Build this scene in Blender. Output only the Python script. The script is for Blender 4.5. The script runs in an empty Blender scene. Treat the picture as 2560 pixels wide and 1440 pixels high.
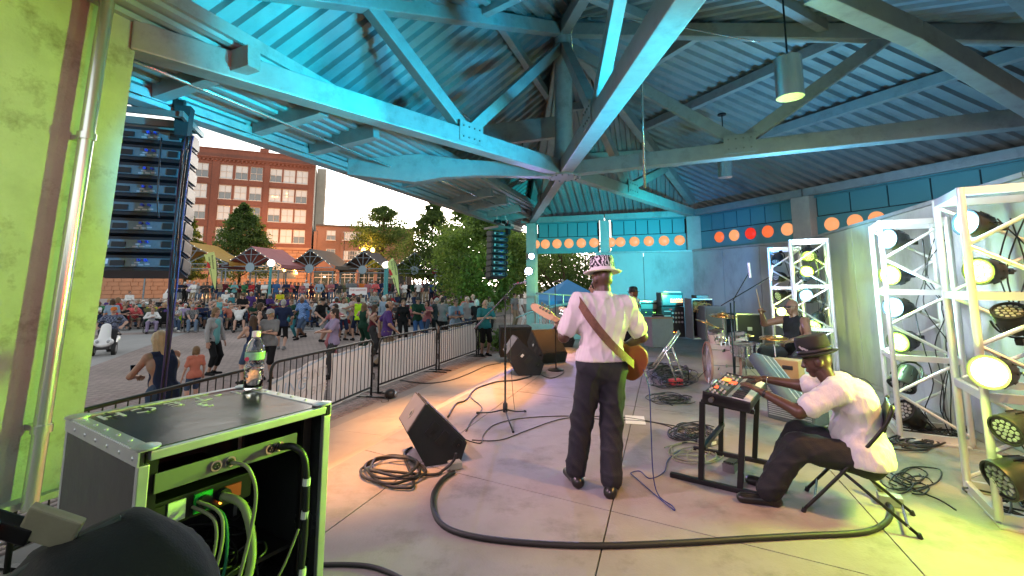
import bpy, bmesh, math, random
import numpy as np
from mathutils import Vector, Matrix, Quaternion
from math import radians, sin, cos, pi, atan2, sqrt

SC = bpy.context.scene
COL = SC.collection
random.seed(7)
RNG = np.random.default_rng(7)

# ------------------------------------------------------------------ camera
CAM_Z, FPX, CY, HOR = 1.68, 1138.0, 575.0, 712.0
PITCH = math.atan((HOR - CY) / FPX)
cd = bpy.data.cameras.new('camera')
cam = bpy.data.objects.new('camera', cd)
COL.objects.link(cam)
cam.location = (0, 0, CAM_Z)
cam.rotation_euler = (radians(90) + PITCH, 0, 0)
cd.sensor_width = 36.0
cd.lens = 36.0 * FPX / 2560.0
cd.shift_y = (CY - 720.0) / 2560.0
cd.clip_start = 0.05
cd.clip_end = 1500
SC.camera = cam

# ------------------------------------------------------------------ sky, sun, exposure
SUN_EL, SUN_AZ = radians(6.0), radians(-8)          # dusk: sun just over the roofs, beyond the far trees
world = bpy.data.worlds.new('World')
SC.world = world
world.use_nodes = True
_n = world.node_tree.nodes
_n.clear()
_out = _n.new('ShaderNodeOutputWorld')
_bg = _n.new('ShaderNodeBackground')
_sky = _n.new('ShaderNodeTexSky')
_sky.sky_type = 'NISHITA'
_sky.sun_disc = False
_sky.sun_elevation = SUN_EL
_sky.sun_rotation = SUN_AZ
_sky.air_density = 1.2
_sky.dust_density = 1.0
_sky.ozone_density = 1.0
_hs = _n.new('ShaderNodeHueSaturation')
_hs.inputs['Saturation'].default_value = 0.30
_bg.inputs['Strength'].default_value = 0.115
world.node_tree.links.new(_sky.outputs[0], _hs.inputs['Color'])
world.node_tree.links.new(_hs.outputs[0], _bg.inputs[0])
world.node_tree.links.new(_bg.outputs[0], _out.inputs[0])

sd = bpy.data.lights.new('sun', 'SUN')
sun = bpy.data.objects.new('sun', sd)
COL.objects.link(sun)
sd.energy = 0.25
sd.angle = radians(3)
sd.color = (1.0, 0.72, 0.5)
_d = Vector((sin(SUN_AZ) * cos(SUN_EL), cos(SUN_AZ) * cos(SUN_EL), sin(SUN_EL)))
sun.rotation_euler = _d.to_track_quat('Z', 'Y').to_euler()

SC.view_settings.view_transform = 'Standard'
SC.view_settings.look = 'None'
SC.view_settings.gamma = 1.0
SC.view_settings.use_curve_mapping = False
SC.view_settings.exposure = 2.45
SC.render.engine = 'CYCLES'
SC.cycles.use_denoising = True
SC.cycles.max_bounces = 6
SC.cycles.diffuse_bounces = 3
SC.cycles.glossy_bounces = 3
SC.cycles.transmission_bounces = 6
SC.cycles.transparent_max_bounces = 8
SC.cycles.caustics_reflective = False
SC.cycles.caustics_refractive = False
SC.cycles.sample_clamp_indirect = 6.0

# ------------------------------------------------------------------ stage lamps (the fixtures are built further down; rose, amber, red spots are added without one)
LAMP_SCALE = 0.30                                    # the picture is exposed for dusk: small lamps, long exposure
CYAN, GREEN, WARM = (0.0, 0.62, 1.0), (0.50, 1.0, 0.03), (1.0, 0.62, 0.38)


def spot(name, p, target, watts, color, deg, blend=0.6, r=0.06):
 l = bpy.data.lights.new(name, 'SPOT')
 l.energy = watts * LAMP_SCALE
 l.color = color
 l.spot_size = radians(deg)
 l.spot_blend = blend
 l.shadow_soft_size = r
 o = bpy.data.objects.new(name, l)
 COL.objects.link(o)
 o.location = p
 o.rotation_euler = (Vector(target) - Vector(p)).to_track_quat('-Z', 'Y').to_euler()
 return o


LAMPS = [
 # name, position, target, watts, colour, cone, blend, radius
 ('cyan_wash', (4.2, 5.4, 2.3), (-2.6, 7.6, 5.4), 1500, (0.0, 0.58, 1.0), 56, 0.8, 0.30),
 ('cyan_wash', (3.3, 3.2, 2.2), (-1.6, 6.4, 5.0), 1100, (0.0, 0.74, 0.95), 58, 0.8, 0.25),
 ('cyan_wash', (3.2, 2.6, 2.2), (1.2, 5.6, 4.6), 380, (0.0, 0.60, 1.0), 80, 0.9, 0.1),
 ('cyan_wash', (3.3, 3.6, 2.3), (-4.3, 5.4, 2.7), 2600, (0.0, 0.45, 1.0), 22, 0.5, 0.1),
 ('cyan_wash', (4.6, 8.6, 2.3), (2.5, 15.5, 3.0), 1500, (0.0, 0.86, 0.92), 70, 0.9, 0.1),
 ('blue_wash', (4.6, 7.9, 2.0), (5.4, 15.0, 3.0), 600, (0.02, 0.36, 1.0), 60, 0.9, 0.1),
 ('blue_wash', (4.7, 8.0, 2.4), (6.0, 8.0, 6.5), 400, (0.10, 0.46, 0.80), 150, 0.9, 0.15),
 ('white_wash', (3.6, 5.0, 2.3), (5.6, 6.6, 1.4), 320, (0.72, 0.86, 1.0), 100, 0.9, 0.1),
 ('green_wash', (4.1, 5.2, 1.8), (-2.4, 2.5, 2.0), 1500, (0.42, 1.0, 0.02), 46, 0.6, 0.08),
 ('green_wash', (3.25, 3.3, 1.0), (2.6, 2.9, 0.1), 75, (0.40, 1.0, 0.03), 120, 0.8, 0.08),
 ('green_wash', (4.6, 9.3, 1.5), (-2.9, 27.0, 2.4), 2200, (0.45, 1.0, 0.10), 17, 0.9, 0.08),
 ('rose_key', (-3.3, 3.2, 3.6), (1.6, 4.6, 0.6), 430, (1.0, 0.60, 0.80), 80, 0.8, 0.12),
 ('amber_wash', (-0.45, 7.2, 3.7), (-1.0, 7.6, -.5), 1700, (1.0, 0.40, 0.09), 52, 0.9, 0.15),
 ('amber_wash', (0.75, 11.0, 3.8), (0.1, 11.4, -.5), 1500, (1.0, 0.40, 0.09), 56, 0.9, 0.15),
 ('amber_wash', (-1.5, 4.5, 3.8), (-1.9, 4.9, -.5), 1300, (1.0, 0.40, 0.10), 52, 0.9, 0.15),
 ('amber_wash', (4.2, 1.6, 3.9), (3.05, 3.3, 0.0), 650, (1.0, 0.50, 0.12), 70, 0.5, 0.10),
 ('rose_key', (-1.4, 10.5, 4.0), (2.2, 7.6, 0.0), 300, (1.0, 0.45, 0.55), 60, 0.8, 0.1),
 ('green_wash', (3.10, 3.28, 1.78), (-.75, 1.55, .95), 620, (0.42, 1.0, 0.02), 24, 0.5, 0.06),
 ('rose_key', (-1.7, -1.4, 3.9), (1.5, 5.2, 1.2), 520, (1.0, 0.48, 0.82), 44, 0.8, 0.12),
 ('cyan_wash', (3.3, 3.7, 2.3), (-2.5, 5.3, 4.15), 2200, (0.0, 0.80, 0.95), 21, 0.6, 0.06),
 ('rose_key', (0.6, 6.2, 3.7), (-2.4, 9.0, 0.0), 420, (1.0, 0.66, 0.62), 75, 0.9, 0.1),  # extra spot without a fixture, added to brighten the barrier banners
 ('red_wash', (3.6, -1.2, 2.6), (-3.8, 3.6, 3.0), 380, (1.0, 0.06, 0.02), 40, 0.8, 0.1),
 ('violet_spot', (0.62, 15.7, 2.4), (2.2, 6.0, 0.3), 900, (0.42, 0.36, 1.0), 60, 0.8, 0.08),
]
for L in LAMPS:
 spot(*L)

# ------------------------------------------------------------------ helpers: from a pixel of the photograph to a place in the world
CP, SP = cos(PITCH), sin(PITCH)


def ray(px, py):
 u, v = (px - 1280.0) / FPX, (CY - py) / FPX
 return Vector((u, CP - SP * v, SP + CP * v))


def gp(px, py, z=0.0):
 r = ray(px, py)
 return Vector((0, 0, CAM_Z)) + r * ((z - CAM_Z) / r.z)


def at(px, py, Y):
 r = ray(px, py)
 return Vector((0, 0, CAM_Z)) + r * (Y / r.y)


def proj(p):
 x, y, z = p[0], p[1], p[2] - CAM_Z
 d = y * CP + z * SP
 up = -y * SP + z * CP
 return 1280 + FPX * x / d, CY - FPX * up / d


V = Vector
# ------------------------------------------------------------------ materials
_MATS = {}


def mat(name, col, rough=0.6, metal=0.0, var=0.12, scale=6.0, bump=0.0, bscale=40.0, emit=None, estr=0.0, spec=0.5,
  trans=0.0, ior=1.45, alpha=1.0, stretch=(1, 1, 1), rvar=0.0, stain=None, stain_amt=0.0, stain_scale=1.2):
 if name in _MATS:
  return _MATS[name]
 m = bpy.data.materials.new(name)
 m.use_nodes = True
 nt = m.node_tree
 N, Lk = nt.nodes, nt.links
 b = N['Principled BSDF']
 b.inputs['Base Color'].default_value = (*col, 1)
 b.inputs['Roughness'].default_value = rough
 b.inputs['Metallic'].default_value = metal
 b.inputs['Specular IOR Level'].default_value = spec
 b.inputs['IOR'].default_value = ior
 if trans:
  b.inputs['Transmission Weight'].default_value = trans
 if alpha < 1:
  b.inputs['Alpha'].default_value = alpha
 if emit:
  b.inputs['Emission Color'].default_value = (*emit, 1)
  b.inputs['Emission Strength'].default_value = estr
 if var > 0 or bump > 0 or stain_amt > 0 or rvar > 0:
  tc = N.new('ShaderNodeTexCoord')
  mp = N.new('ShaderNodeMapping')
  mp.inputs['Scale'].default_value = stretch
  Lk.new(tc.outputs['Object'], mp.inputs['Vector'])
  src = None
  if var > 0:
   nz = N.new('ShaderNodeTexNoise')
   nz.inputs['Scale'].default_value = scale
   nz.inputs['Detail'].default_value = 6
   nz.inputs['Roughness'].default_value = 0.65
   Lk.new(mp.outputs[0], nz.inputs['Vector'])
   mx = N.new('ShaderNodeMix')
   mx.data_type = 'RGBA'
   mx.inputs['A'].default_value = (*[max(0, c * (1 - var * 1.6)) for c in col], 1)
   mx.inputs['B'].default_value = (*[min(1, c * (1 + var * 1.6)) for c in col], 1)
   Lk.new(nz.outputs['Fac'], mx.inputs['Factor'])
   src = mx.outputs['Result']
   if rvar > 0:
    mr = N.new('ShaderNodeMapRange')
    mr.inputs['To Min'].default_value = max(0, rough - rvar)
    mr.inputs['To Max'].default_value = min(1, rough + rvar)
    Lk.new(nz.outputs['Fac'], mr.inputs['Value'])
    Lk.new(mr.outputs[0], b.inputs['Roughness'])
  if stain_amt > 0:
   n2 = N.new('ShaderNodeTexNoise')
   n2.inputs['Scale'].default_value = stain_scale
   n2.inputs['Detail'].default_value = 8
   n2.inputs['Roughness'].default_value = 0.7
   Lk.new(mp.outputs[0], n2.inputs['Vector'])
   r2 = N.new('ShaderNodeMapRange')
   r2.inputs['From Min'].default_value = 0.52
   r2.inputs['From Max'].default_value = 0.72
   r2.inputs['To Max'].default_value = stain_amt
   Lk.new(n2.outputs['Fac'], r2.inputs['Value'])
   m2 = N.new('ShaderNodeMix')
   m2.data_type = 'RGBA'
   if src:
    Lk.new(src, m2.inputs['A'])
   else:
    m2.inputs['A'].default_value = (*col, 1)
   m2.inputs['B'].default_value = (*stain, 1)
   Lk.new(r2.outputs[0], m2.inputs['Factor'])
   src = m2.outputs['Result']
  if src:
   Lk.new(src, b.inputs['Base Color'])
  if bump > 0:
   n3 = N.new('ShaderNodeTexNoise')
   n3.inputs['Scale'].default_value = bscale
   n3.inputs['Detail'].default_value = 4
   Lk.new(mp.outputs[0], n3.inputs['Vector'])
   bp = N.new('ShaderNodeBump')
   bp.inputs['Strength'].default_value = bump
   bp.inputs['Distance'].default_value = 0.02
   Lk.new(n3.outputs['Fac'], bp.inputs['Height'])
   Lk.new(bp.outputs[0], b.inputs['Normal'])
 _MATS[name] = m
 return m


def mat_brick(name, c1, c2, mortar, scale, bw=0.5, bh=0.25, msize=0.02, rough=0.85, plane='xy', rot=0.0):
 """brick pattern in object space; plane chooses the two axes it runs along"""
 if name in _MATS:
  return _MATS[name]
 m = bpy.data.materials.new(name)
 m.use_nodes = True
 nt = m.node_tree
 N, Lk = nt.nodes, nt.links
 b = N['Principled BSDF']
 b.inputs['Roughness'].default_value = rough
 tc = N.new('ShaderNodeTexCoord')
 mp = N.new('ShaderNodeMapping')
 if plane == 'xz':
  mp.inputs['Rotation'].default_value = (radians(90), 0, 0)
 mp2 = N.new('ShaderNodeMapping')
 mp2.inputs['Rotation'].default_value = (0, 0, rot)
 Lk.new(tc.outputs['Object'], mp.inputs['Vector'])
 Lk.new(mp.outputs[0], mp2.inputs['Vector'])
 br = N.new('ShaderNodeTexBrick')
 br.inputs['Color1'].default_value = (*c1, 1)
 br.inputs['Color2'].default_value = (*c2, 1)
 br.inputs['Mortar'].default_value = (*mortar, 1)
 br.inputs['Scale'].default_value = scale
 br.inputs['Brick Width'].default_value = bw
 br.inputs['Row Height'].default_value = bh
 br.inputs['Mortar Size'].default_value = msize
 Lk.new(mp2.outputs[0], br.inputs['Vector'])
 nz = N.new('ShaderNodeTexNoise')
 nz.inputs['Scale'].default_value = 0.35 if plane == 'xy' else 0.15
 nz.inputs['Detail'].default_value = 6
 Lk.new(tc.outputs['Object'], nz.inputs['Vector'])
 hs = N.new('ShaderNodeMix')
 hs.data_type = 'RGBA'
 hs.blend_type = 'MULTIPLY'
 hs.inputs['Factor'].default_value = 1.0
 mr = N.new('ShaderNodeMapRange')
 mr.inputs['From Min'].default_value = 0.3
 mr.inputs['From Max'].default_value = 0.7
 mr.inputs['To Min'].default_value = 0.72
 mr.inputs['To Max'].default_value = 1.2
 Lk.new(nz.outputs['Fac'], mr.inputs['Value'])
 Lk.new(br.outputs['Color'], hs.inputs['A'])
 Lk.new(mr.outputs[0], hs.inputs['B'])
 Lk.new(hs.outputs['Result'], b.inputs['Base Color'])
 bp = N.new('ShaderNodeBump')
 bp.inputs['Strength'].default_value = 0.4
 bp.inputs['Distance'].default_value = 0.01
 bp.invert = True
 Lk.new(br.outputs['Fac'], bp.inputs['Height'])
 Lk.new(bp.outputs[0], b.inputs['Normal'])
 _MATS[name] = m
 return m


def mat_wave(name, c1, c2, scale, direction='X', dist=0.0, rough=0.8, checker=False, distortion=0.0):
 """striped or checked cloth"""
 if name in _MATS:
  return _MATS[name]
 m = bpy.data.materials.new(name)
 m.use_nodes = True
 N, Lk = m.node_tree.nodes, m.node_tree.links
 b = N['Principled BSDF']
 b.inputs['Roughness'].default_value = rough
 tc = N.new('ShaderNodeTexCoord')
 if checker:
  t = N.new('ShaderNodeTexChecker')
  t.inputs['Scale'].default_value = scale
  t.inputs['Color1'].default_value = (*c1, 1)
  t.inputs['Color2'].default_value = (*c2, 1)
  Lk.new(tc.outputs['Object'], t.inputs['Vector'])
  Lk.new(t.outputs['Color'], b.inputs['Base Color'])
 else:
  t = N.new('ShaderNodeTexWave')
  t.bands_direction = direction
  t.inputs['Scale'].default_value = scale
  t.inputs['Distortion'].default_value = distortion
  t.inputs['Detail'].default_value = 2
  Lk.new(tc.outputs['Object'], t.inputs['Vector'])
  mx = N.new('ShaderNodeMix')
  mx.data_type = 'RGBA'
  mx.inputs['A'].default_value = (*c1, 1)
  mx.inputs['B'].default_value = (*c2, 1)
  Lk.new(t.outputs['Fac'], mx.inputs['Factor'])
  Lk.new(mx.outputs['Result'], b.inputs['Base Color'])
 _MATS[name] = m
 return m


def emat(name, col, strength, base=None):
 if name in _MATS:
  return _MATS[name]
 m = bpy.data.materials.new(name)
 m.use_nodes = True
 N = m.node_tree.nodes
 b = N['Principled BSDF']
 b.inputs['Base Color'].default_value = (*(base or [min(c, .8) for c in col]), 1)
 b.inputs['Emission Color'].default_value = (*col, 1)
 b.inputs['Emission Strength'].default_value = strength * LAMP_SCALE
 _MATS[name] = m
 return m


# ------------------------------------------------------------------ objects
def link(name, data):
 o = bpy.data.objects.new(name, data)
 COL.objects.link(o)
 return o


def tag(o, label=None, cat=None, group=None, kind=None):
 if label:
  o['label'] = label
 if cat:
  o['category'] = cat
 if group:
  o['group'] = group
 if kind:
  o['kind'] = kind
 return o


def thing(name, label, cat, loc=(0, 0, 0), rz=0.0, group=None):
 o = bpy.data.objects.new(name, None)
 o.empty_display_size = 0.1
 COL.objects.link(o)
 o.location = loc
 o.rotation_euler = (0, 0, rz)
 return tag(o, label, cat, group)


CH = {}


def kids(o):
 return CH.get(o.name, [])


def adopt(c, p):
 c.parent = p
 CH.setdefault(p.name, []).append(c)
 return c


def dup(o, parent=None):
 c = o.copy()
 COL.objects.link(c)
 if parent is not None:
  adopt(c, parent)
 for k in list(kids(o)):
  dup(k, c)
 return c


class MB:
 """collects shapes into one mesh"""

 def __init__(s):
  s.v, s.f, s.mi, s.cur = [], [], [], 0

 def _add(s, vs, fs):
  n = len(s.v)
  s.v += [tuple(p) for p in vs]
  s.f += [tuple(i + n for i in f) for f in fs]
  s.mi += [s.cur] * len(fs)
  return s

 def m(s, i):
  s.cur = i
  return s

 def box(s, c, d, R=None, ch=0.0):
  hx, hy, hz = d[0] / 2, d[1] / 2, d[2] / 2
  c = V(c)
  if ch <= 0:
   vs = [V((x, y, z)) for x in (-hx, hx) for y in (-hy, hy) for z in (-hz, hz)]
   fs = [(0, 1, 3, 2), (4, 6, 7, 5), (0, 4, 5, 1), (2, 3, 7, 6), (0, 2, 6, 4), (1, 5, 7, 3)]
  else:
   ch = min(ch, hx * .9, hy * .9, hz * .9)
   vs, fs = [], []
   bm = bmesh.new()
   bmesh.ops.create_cube(bm, size=1)
   for vv in bm.verts:
    vv.co = V((vv.co.x * 2 * hx, vv.co.y * 2 * hy, vv.co.z * 2 * hz))
   bmesh.ops.bevel(bm, geom=bm.edges[:], offset=ch, segments=2, affect='EDGES', profile=0.6)
   bm.verts.index_update()
   vs = [vv.co.copy() for vv in bm.verts]
   fs = [[q.index for q in ff.verts] for ff in bm.faces]
   bm.free()
  if R is not None:
   vs = [R @ p for p in vs]
  return s._add([c + p for p in vs], fs)

 def bar(s, p, q, w, h, up=(0, 0, 1), ch=0.0):
  p, q = V(p), V(q)
  d = q - p
  L = d.length
  if L < 1e-6:
   return s
  x = d / L
  u = V(up)
  y = u.cross(x)
  if y.length < 1e-4:
   y = V((1, 0, 0)).cross(x)
   if y.length < 1e-4:
    y = V((0, 1, 0)).cross(x)
  y.normalize()
  z = x.cross(y)
  R = Matrix((x, y, z)).transposed()
  return s.box((p + q) / 2, (L, w, h), R, ch)

 def cyl(s, p, q, r1, r2=None, n=10, cap=True):
  p, q = V(p), V(q)
  r2 = r1 if r2 is None else r2
  d = (q - p)
  if d.length < 1e-7:
   return s
  d.normalize()
  a = d.orthogonal().normalized()
  b = d.cross(a)
  vs, fs = [], []
  for c, r in ((p, r1), (q, r2)):
   for i in range(n):
    t = 2 * pi * i / n
    vs.append(c + a * (r * cos(t)) + b * (r * sin(t)))
  for i in range(n):
   j = (i + 1) % n
   fs.append((i, j, n + j, n + i))
  if cap:
   fs.append(tuple(range(n - 1, -1, -1)))
   fs.append(tuple(range(n, 2 * n)))
  return s._add(vs, fs)

 def tube(s, pts, r, n=6, closed=False, cap=True):
  pts = [V(p) for p in pts]
  m = len(pts)
  rr = r if isinstance(r, (list, tuple)) else [r] * m
  vs, fs = [], []
  a = None
  for i, p in enumerate(pts):
   if closed:
    t = pts[(i + 1) % m] - pts[i - 1]
   else:
    t = pts[min(i + 1, m - 1)] - pts[max(i - 1, 0)]
   if t.length < 1e-9:
    t = V((0, 0, 1))
   t.normalize()
   if a is None:
    a = t.orthogonal().normalized()
   a = (a - t * a.dot(t))
   a = a.normalized() if a.length > 1e-6 else t.orthogonal().normalized()
   b = t.cross(a)
   for k in range(n):
    th = 2 * pi * k / n
    vs.append(p + a * (rr[i] * cos(th)) + b * (rr[i] * sin(th)))
  for i in range(m if closed else m - 1):
   i2 = (i + 1) % m
   for k in range(n):
    k2 = (k + 1) % n
    fs.append((i * n + k, i * n + k2, i2 * n + k2, i2 * n + k))
  if cap and not closed:
   fs.append(tuple(range(n - 1, -1, -1)))
   fs.append(tuple(range((m - 1) * n, m * n)))
  return s._add(vs, fs)

 def lathe(s, prof, c=(0, 0, 0), n=16, M=None, sx=1.0, sy=1.0):
  """prof: list of (radius, height)"""
  vs, fs = [], []
  c = V(c)
  for r, z in prof:
   for k in range(n):
    th = 2 * pi * k / n
    p = V((r * cos(th) * sx, r * sin(th) * sy, z))
    vs.append((M @ p if M is not None else p) + c)
  for i in range(len(prof) - 1):
   for k in range(n):
    k2 = (k + 1) % n
    fs.append((i * n + k, i * n + k2, (i + 1) * n + k2, (i + 1) * n + k))
  if prof[0][0] > 1e-5:
   fs.append(tuple(range(n - 1, -1, -1)))
  if prof[-1][0] > 1e-5:
   o = (len(prof) - 1) * n
   fs.append(tuple(range(o, o + n)))
  return s._add(vs, fs)

 def sphere(s, c, r, n=12, M=None):
  k = max(4, n // 2)
  rr = r if isinstance(r, (tuple, list)) else (r, r, r)
  vs, fs = [], []
  c = V(c)
  for i in range(k + 1):
   ph = pi * i / k
   for j in range(n):
    th = 2 * pi * j / n
    p = V((rr[0] * sin(ph) * cos(th), rr[1] * sin(ph) * sin(th), -rr[2] * cos(ph)))
    vs.append(c + (M @ p if M is not None else p))
  for i in range(k):
   for j in range(n):
    j2 = (j + 1) % n
    fs.append((i * n + j, i * n + j2, (i + 1) * n + j2, (i + 1) * n + j))
  return s._add(vs, fs)

 def quad(s, *p):
  return s._add(p, [tuple(range(len(p)))])

 def prism(s, pts, dv):
  """polygon pts (3D, planar) pushed along dv"""
  n = len(pts)
  dv = V(dv)
  vs = [V(p) for p in pts] + [V(p) + dv for p in pts]
  fs = [tuple(range(n - 1, -1, -1)), tuple(range(n, 2 * n))]
  for i in range(n):
   j = (i + 1) % n
   fs.append((i, j, n + j, n + i))
  return s._add(vs, fs)

 def data(s, name, mats, smooth=False, auto=None):
  me = bpy.data.meshes.new(name)
  me.from_pydata(s.v, [], s.f)
  ml = mats if isinstance(mats, (list, tuple)) else [mats]
  for m_ in ml:
   me.materials.append(m_)
  if len(ml) > 1:
   me.polygons.foreach_set('material_index', s.mi)
  if smooth or auto:
   me.polygons.foreach_set('use_smooth', [True] * len(me.polygons))
   if auto:
    try:
     me.set_sharp_from_angle(angle=radians(auto))
    except Exception:
     pass
  bm = bmesh.new()
  bm.from_mesh(me)
  bmesh.ops.recalc_face_normals(bm, faces=bm.faces[:])
  bm.to_mesh(me)
  bm.free()
  me.update()
  return me

 def build(s, name, mats, parent=None, smooth=False, auto=None, at=None):
  o = link(name, s.data(name, mats, smooth, auto))
  if parent is not None:
   adopt(o, parent)
  if at is not None:
   o.location = at
  return o


def part(name, me, parent, label=None, loc=None):
 o = link(name, me)
 adopt(o, parent)
 if loc is not None:
  o.location = loc
 if label:
  o['label'] = label
 return o


def struct(o):
 o['kind'] = 'structure'
 return o


def smoothpath(pts, sub=6, closed=False):
 """Catmull-Rom"""
 pts = [V(p) for p in pts]
 n = len(pts)
 out = []
 rng = range(n if closed else n - 1)
 for i in rng:
  if closed:
   p0, p1, p2, p3 = pts[i - 1], pts[i], pts[(i + 1) % n], pts[(i + 2) % n]
  else:
   p0, p1, p2, p3 = pts[max(i - 1, 0)], pts[i], pts[i + 1], pts[min(i + 2, n - 1)]
  for k in range(sub):
   t = k / sub
   out.append(0.5 * ((2 * p1) + (p2 - p0) * t + (2 * p0 - 5 * p1 + 4 * p2 - p3) * t * t + (3 * p1 - p0 - 3 * p2 + p3) * t ** 3))
 if not closed:
  out.append(pts[-1])
 return out


def text_obj(name, body, size, mtl, parent, M, extrude=0.0008, align='CENTER', font_shear=0.0, spacing=1.0):
 cu = bpy.data.curves.new(name, 'FONT')
 cu.body = body
 cu.size = size
 cu.extrude = extrude
 cu.align_x = align
 cu.align_y = 'CENTER'
 cu.shear = font_shear
 cu.space_character = spacing
 cu.resolution_u = 3
 tmp = bpy.data.objects.new('tmp', cu)
 COL.objects.link(tmp)
 me = bpy.data.meshes.new_from_object(tmp.evaluated_get(bpy.context.evaluated_depsgraph_get()))
 bpy.data.objects.remove(tmp)
 me.materials.clear()
 me.materials.append(mtl)
 o = link(name, me)
 if parent is not None:
  adopt(o, parent)
 o.matrix_local = M
 return o


def frame(o, x, y, z):
 """4x4 matrix with origin o and axes x,y,z"""
 x, y, z = V(x).normalized(), V(y).normalized(), V(z).normalized()
 return Matrix(((x.x, y.x, z.x, o[0]), (x.y, y.y, z.y, o[1]), (x.z, y.z, z.z, o[2]), (0, 0, 0, 1)))


def mesh_np(name, verts, quads, mats, smooth=False, mi=None, tri=False):
 me = bpy.data.meshes.new(name)
 k = 3 if tri else 4
 nv, nf = len(verts), len(quads)
 me.vertices.add(nv)
 me.vertices.foreach_set('co', np.asarray(verts, np.float32).ravel())
 me.loops.add(nf * k)
 me.polygons.add(nf)
 me.polygons.foreach_set('loop_start', np.arange(0, nf * k, k, dtype=np.int32))
 me.loops.foreach_set('vertex_index', np.asarray(quads, np.int32).ravel())
 for m_ in (mats if isinstance(mats, (list, tuple)) else [mats]):
  me.materials.append(m_)
 if mi is not None:
  me.polygons.foreach_set('material_index', np.asarray(mi, np.int32))
 if smooth:
  me.polygons.foreach_set('use_smooth', np.ones(nf, dtype=bool))
 me.update(calc_edges=True)
 me.validate()
 return me


# ------------------------------------------------------------------ smooth bodies: implicit surfaces turned into one continuous mesh
def cap(a, b, ra, rb, fl=None, s=1.0, m=0):
 return ('cap', np.array(a, float), np.array(b, float), ra, rb, None if fl is None else np.array(fl, float), s, m)


def ell(c, r, R=None, m=0):
 return ('ell', np.array(c, float), np.array(r, float), np.eye(3) if R is None else np.array(R, float), m)


def sub(c, r, R=None):
 return ('sub', np.array(c, float), np.array(r, float), np.eye(3) if R is None else np.array(R, float), 0)


def _bb(p, pad):
 if p[0] == 'cap':
  r = max(p[3], p[4]) + pad
  return np.minimum(p[1], p[2]) - r, np.maximum(p[1], p[2]) + r
 r = p[2].max() + pad
 return p[1] - r, p[1] + r


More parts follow.
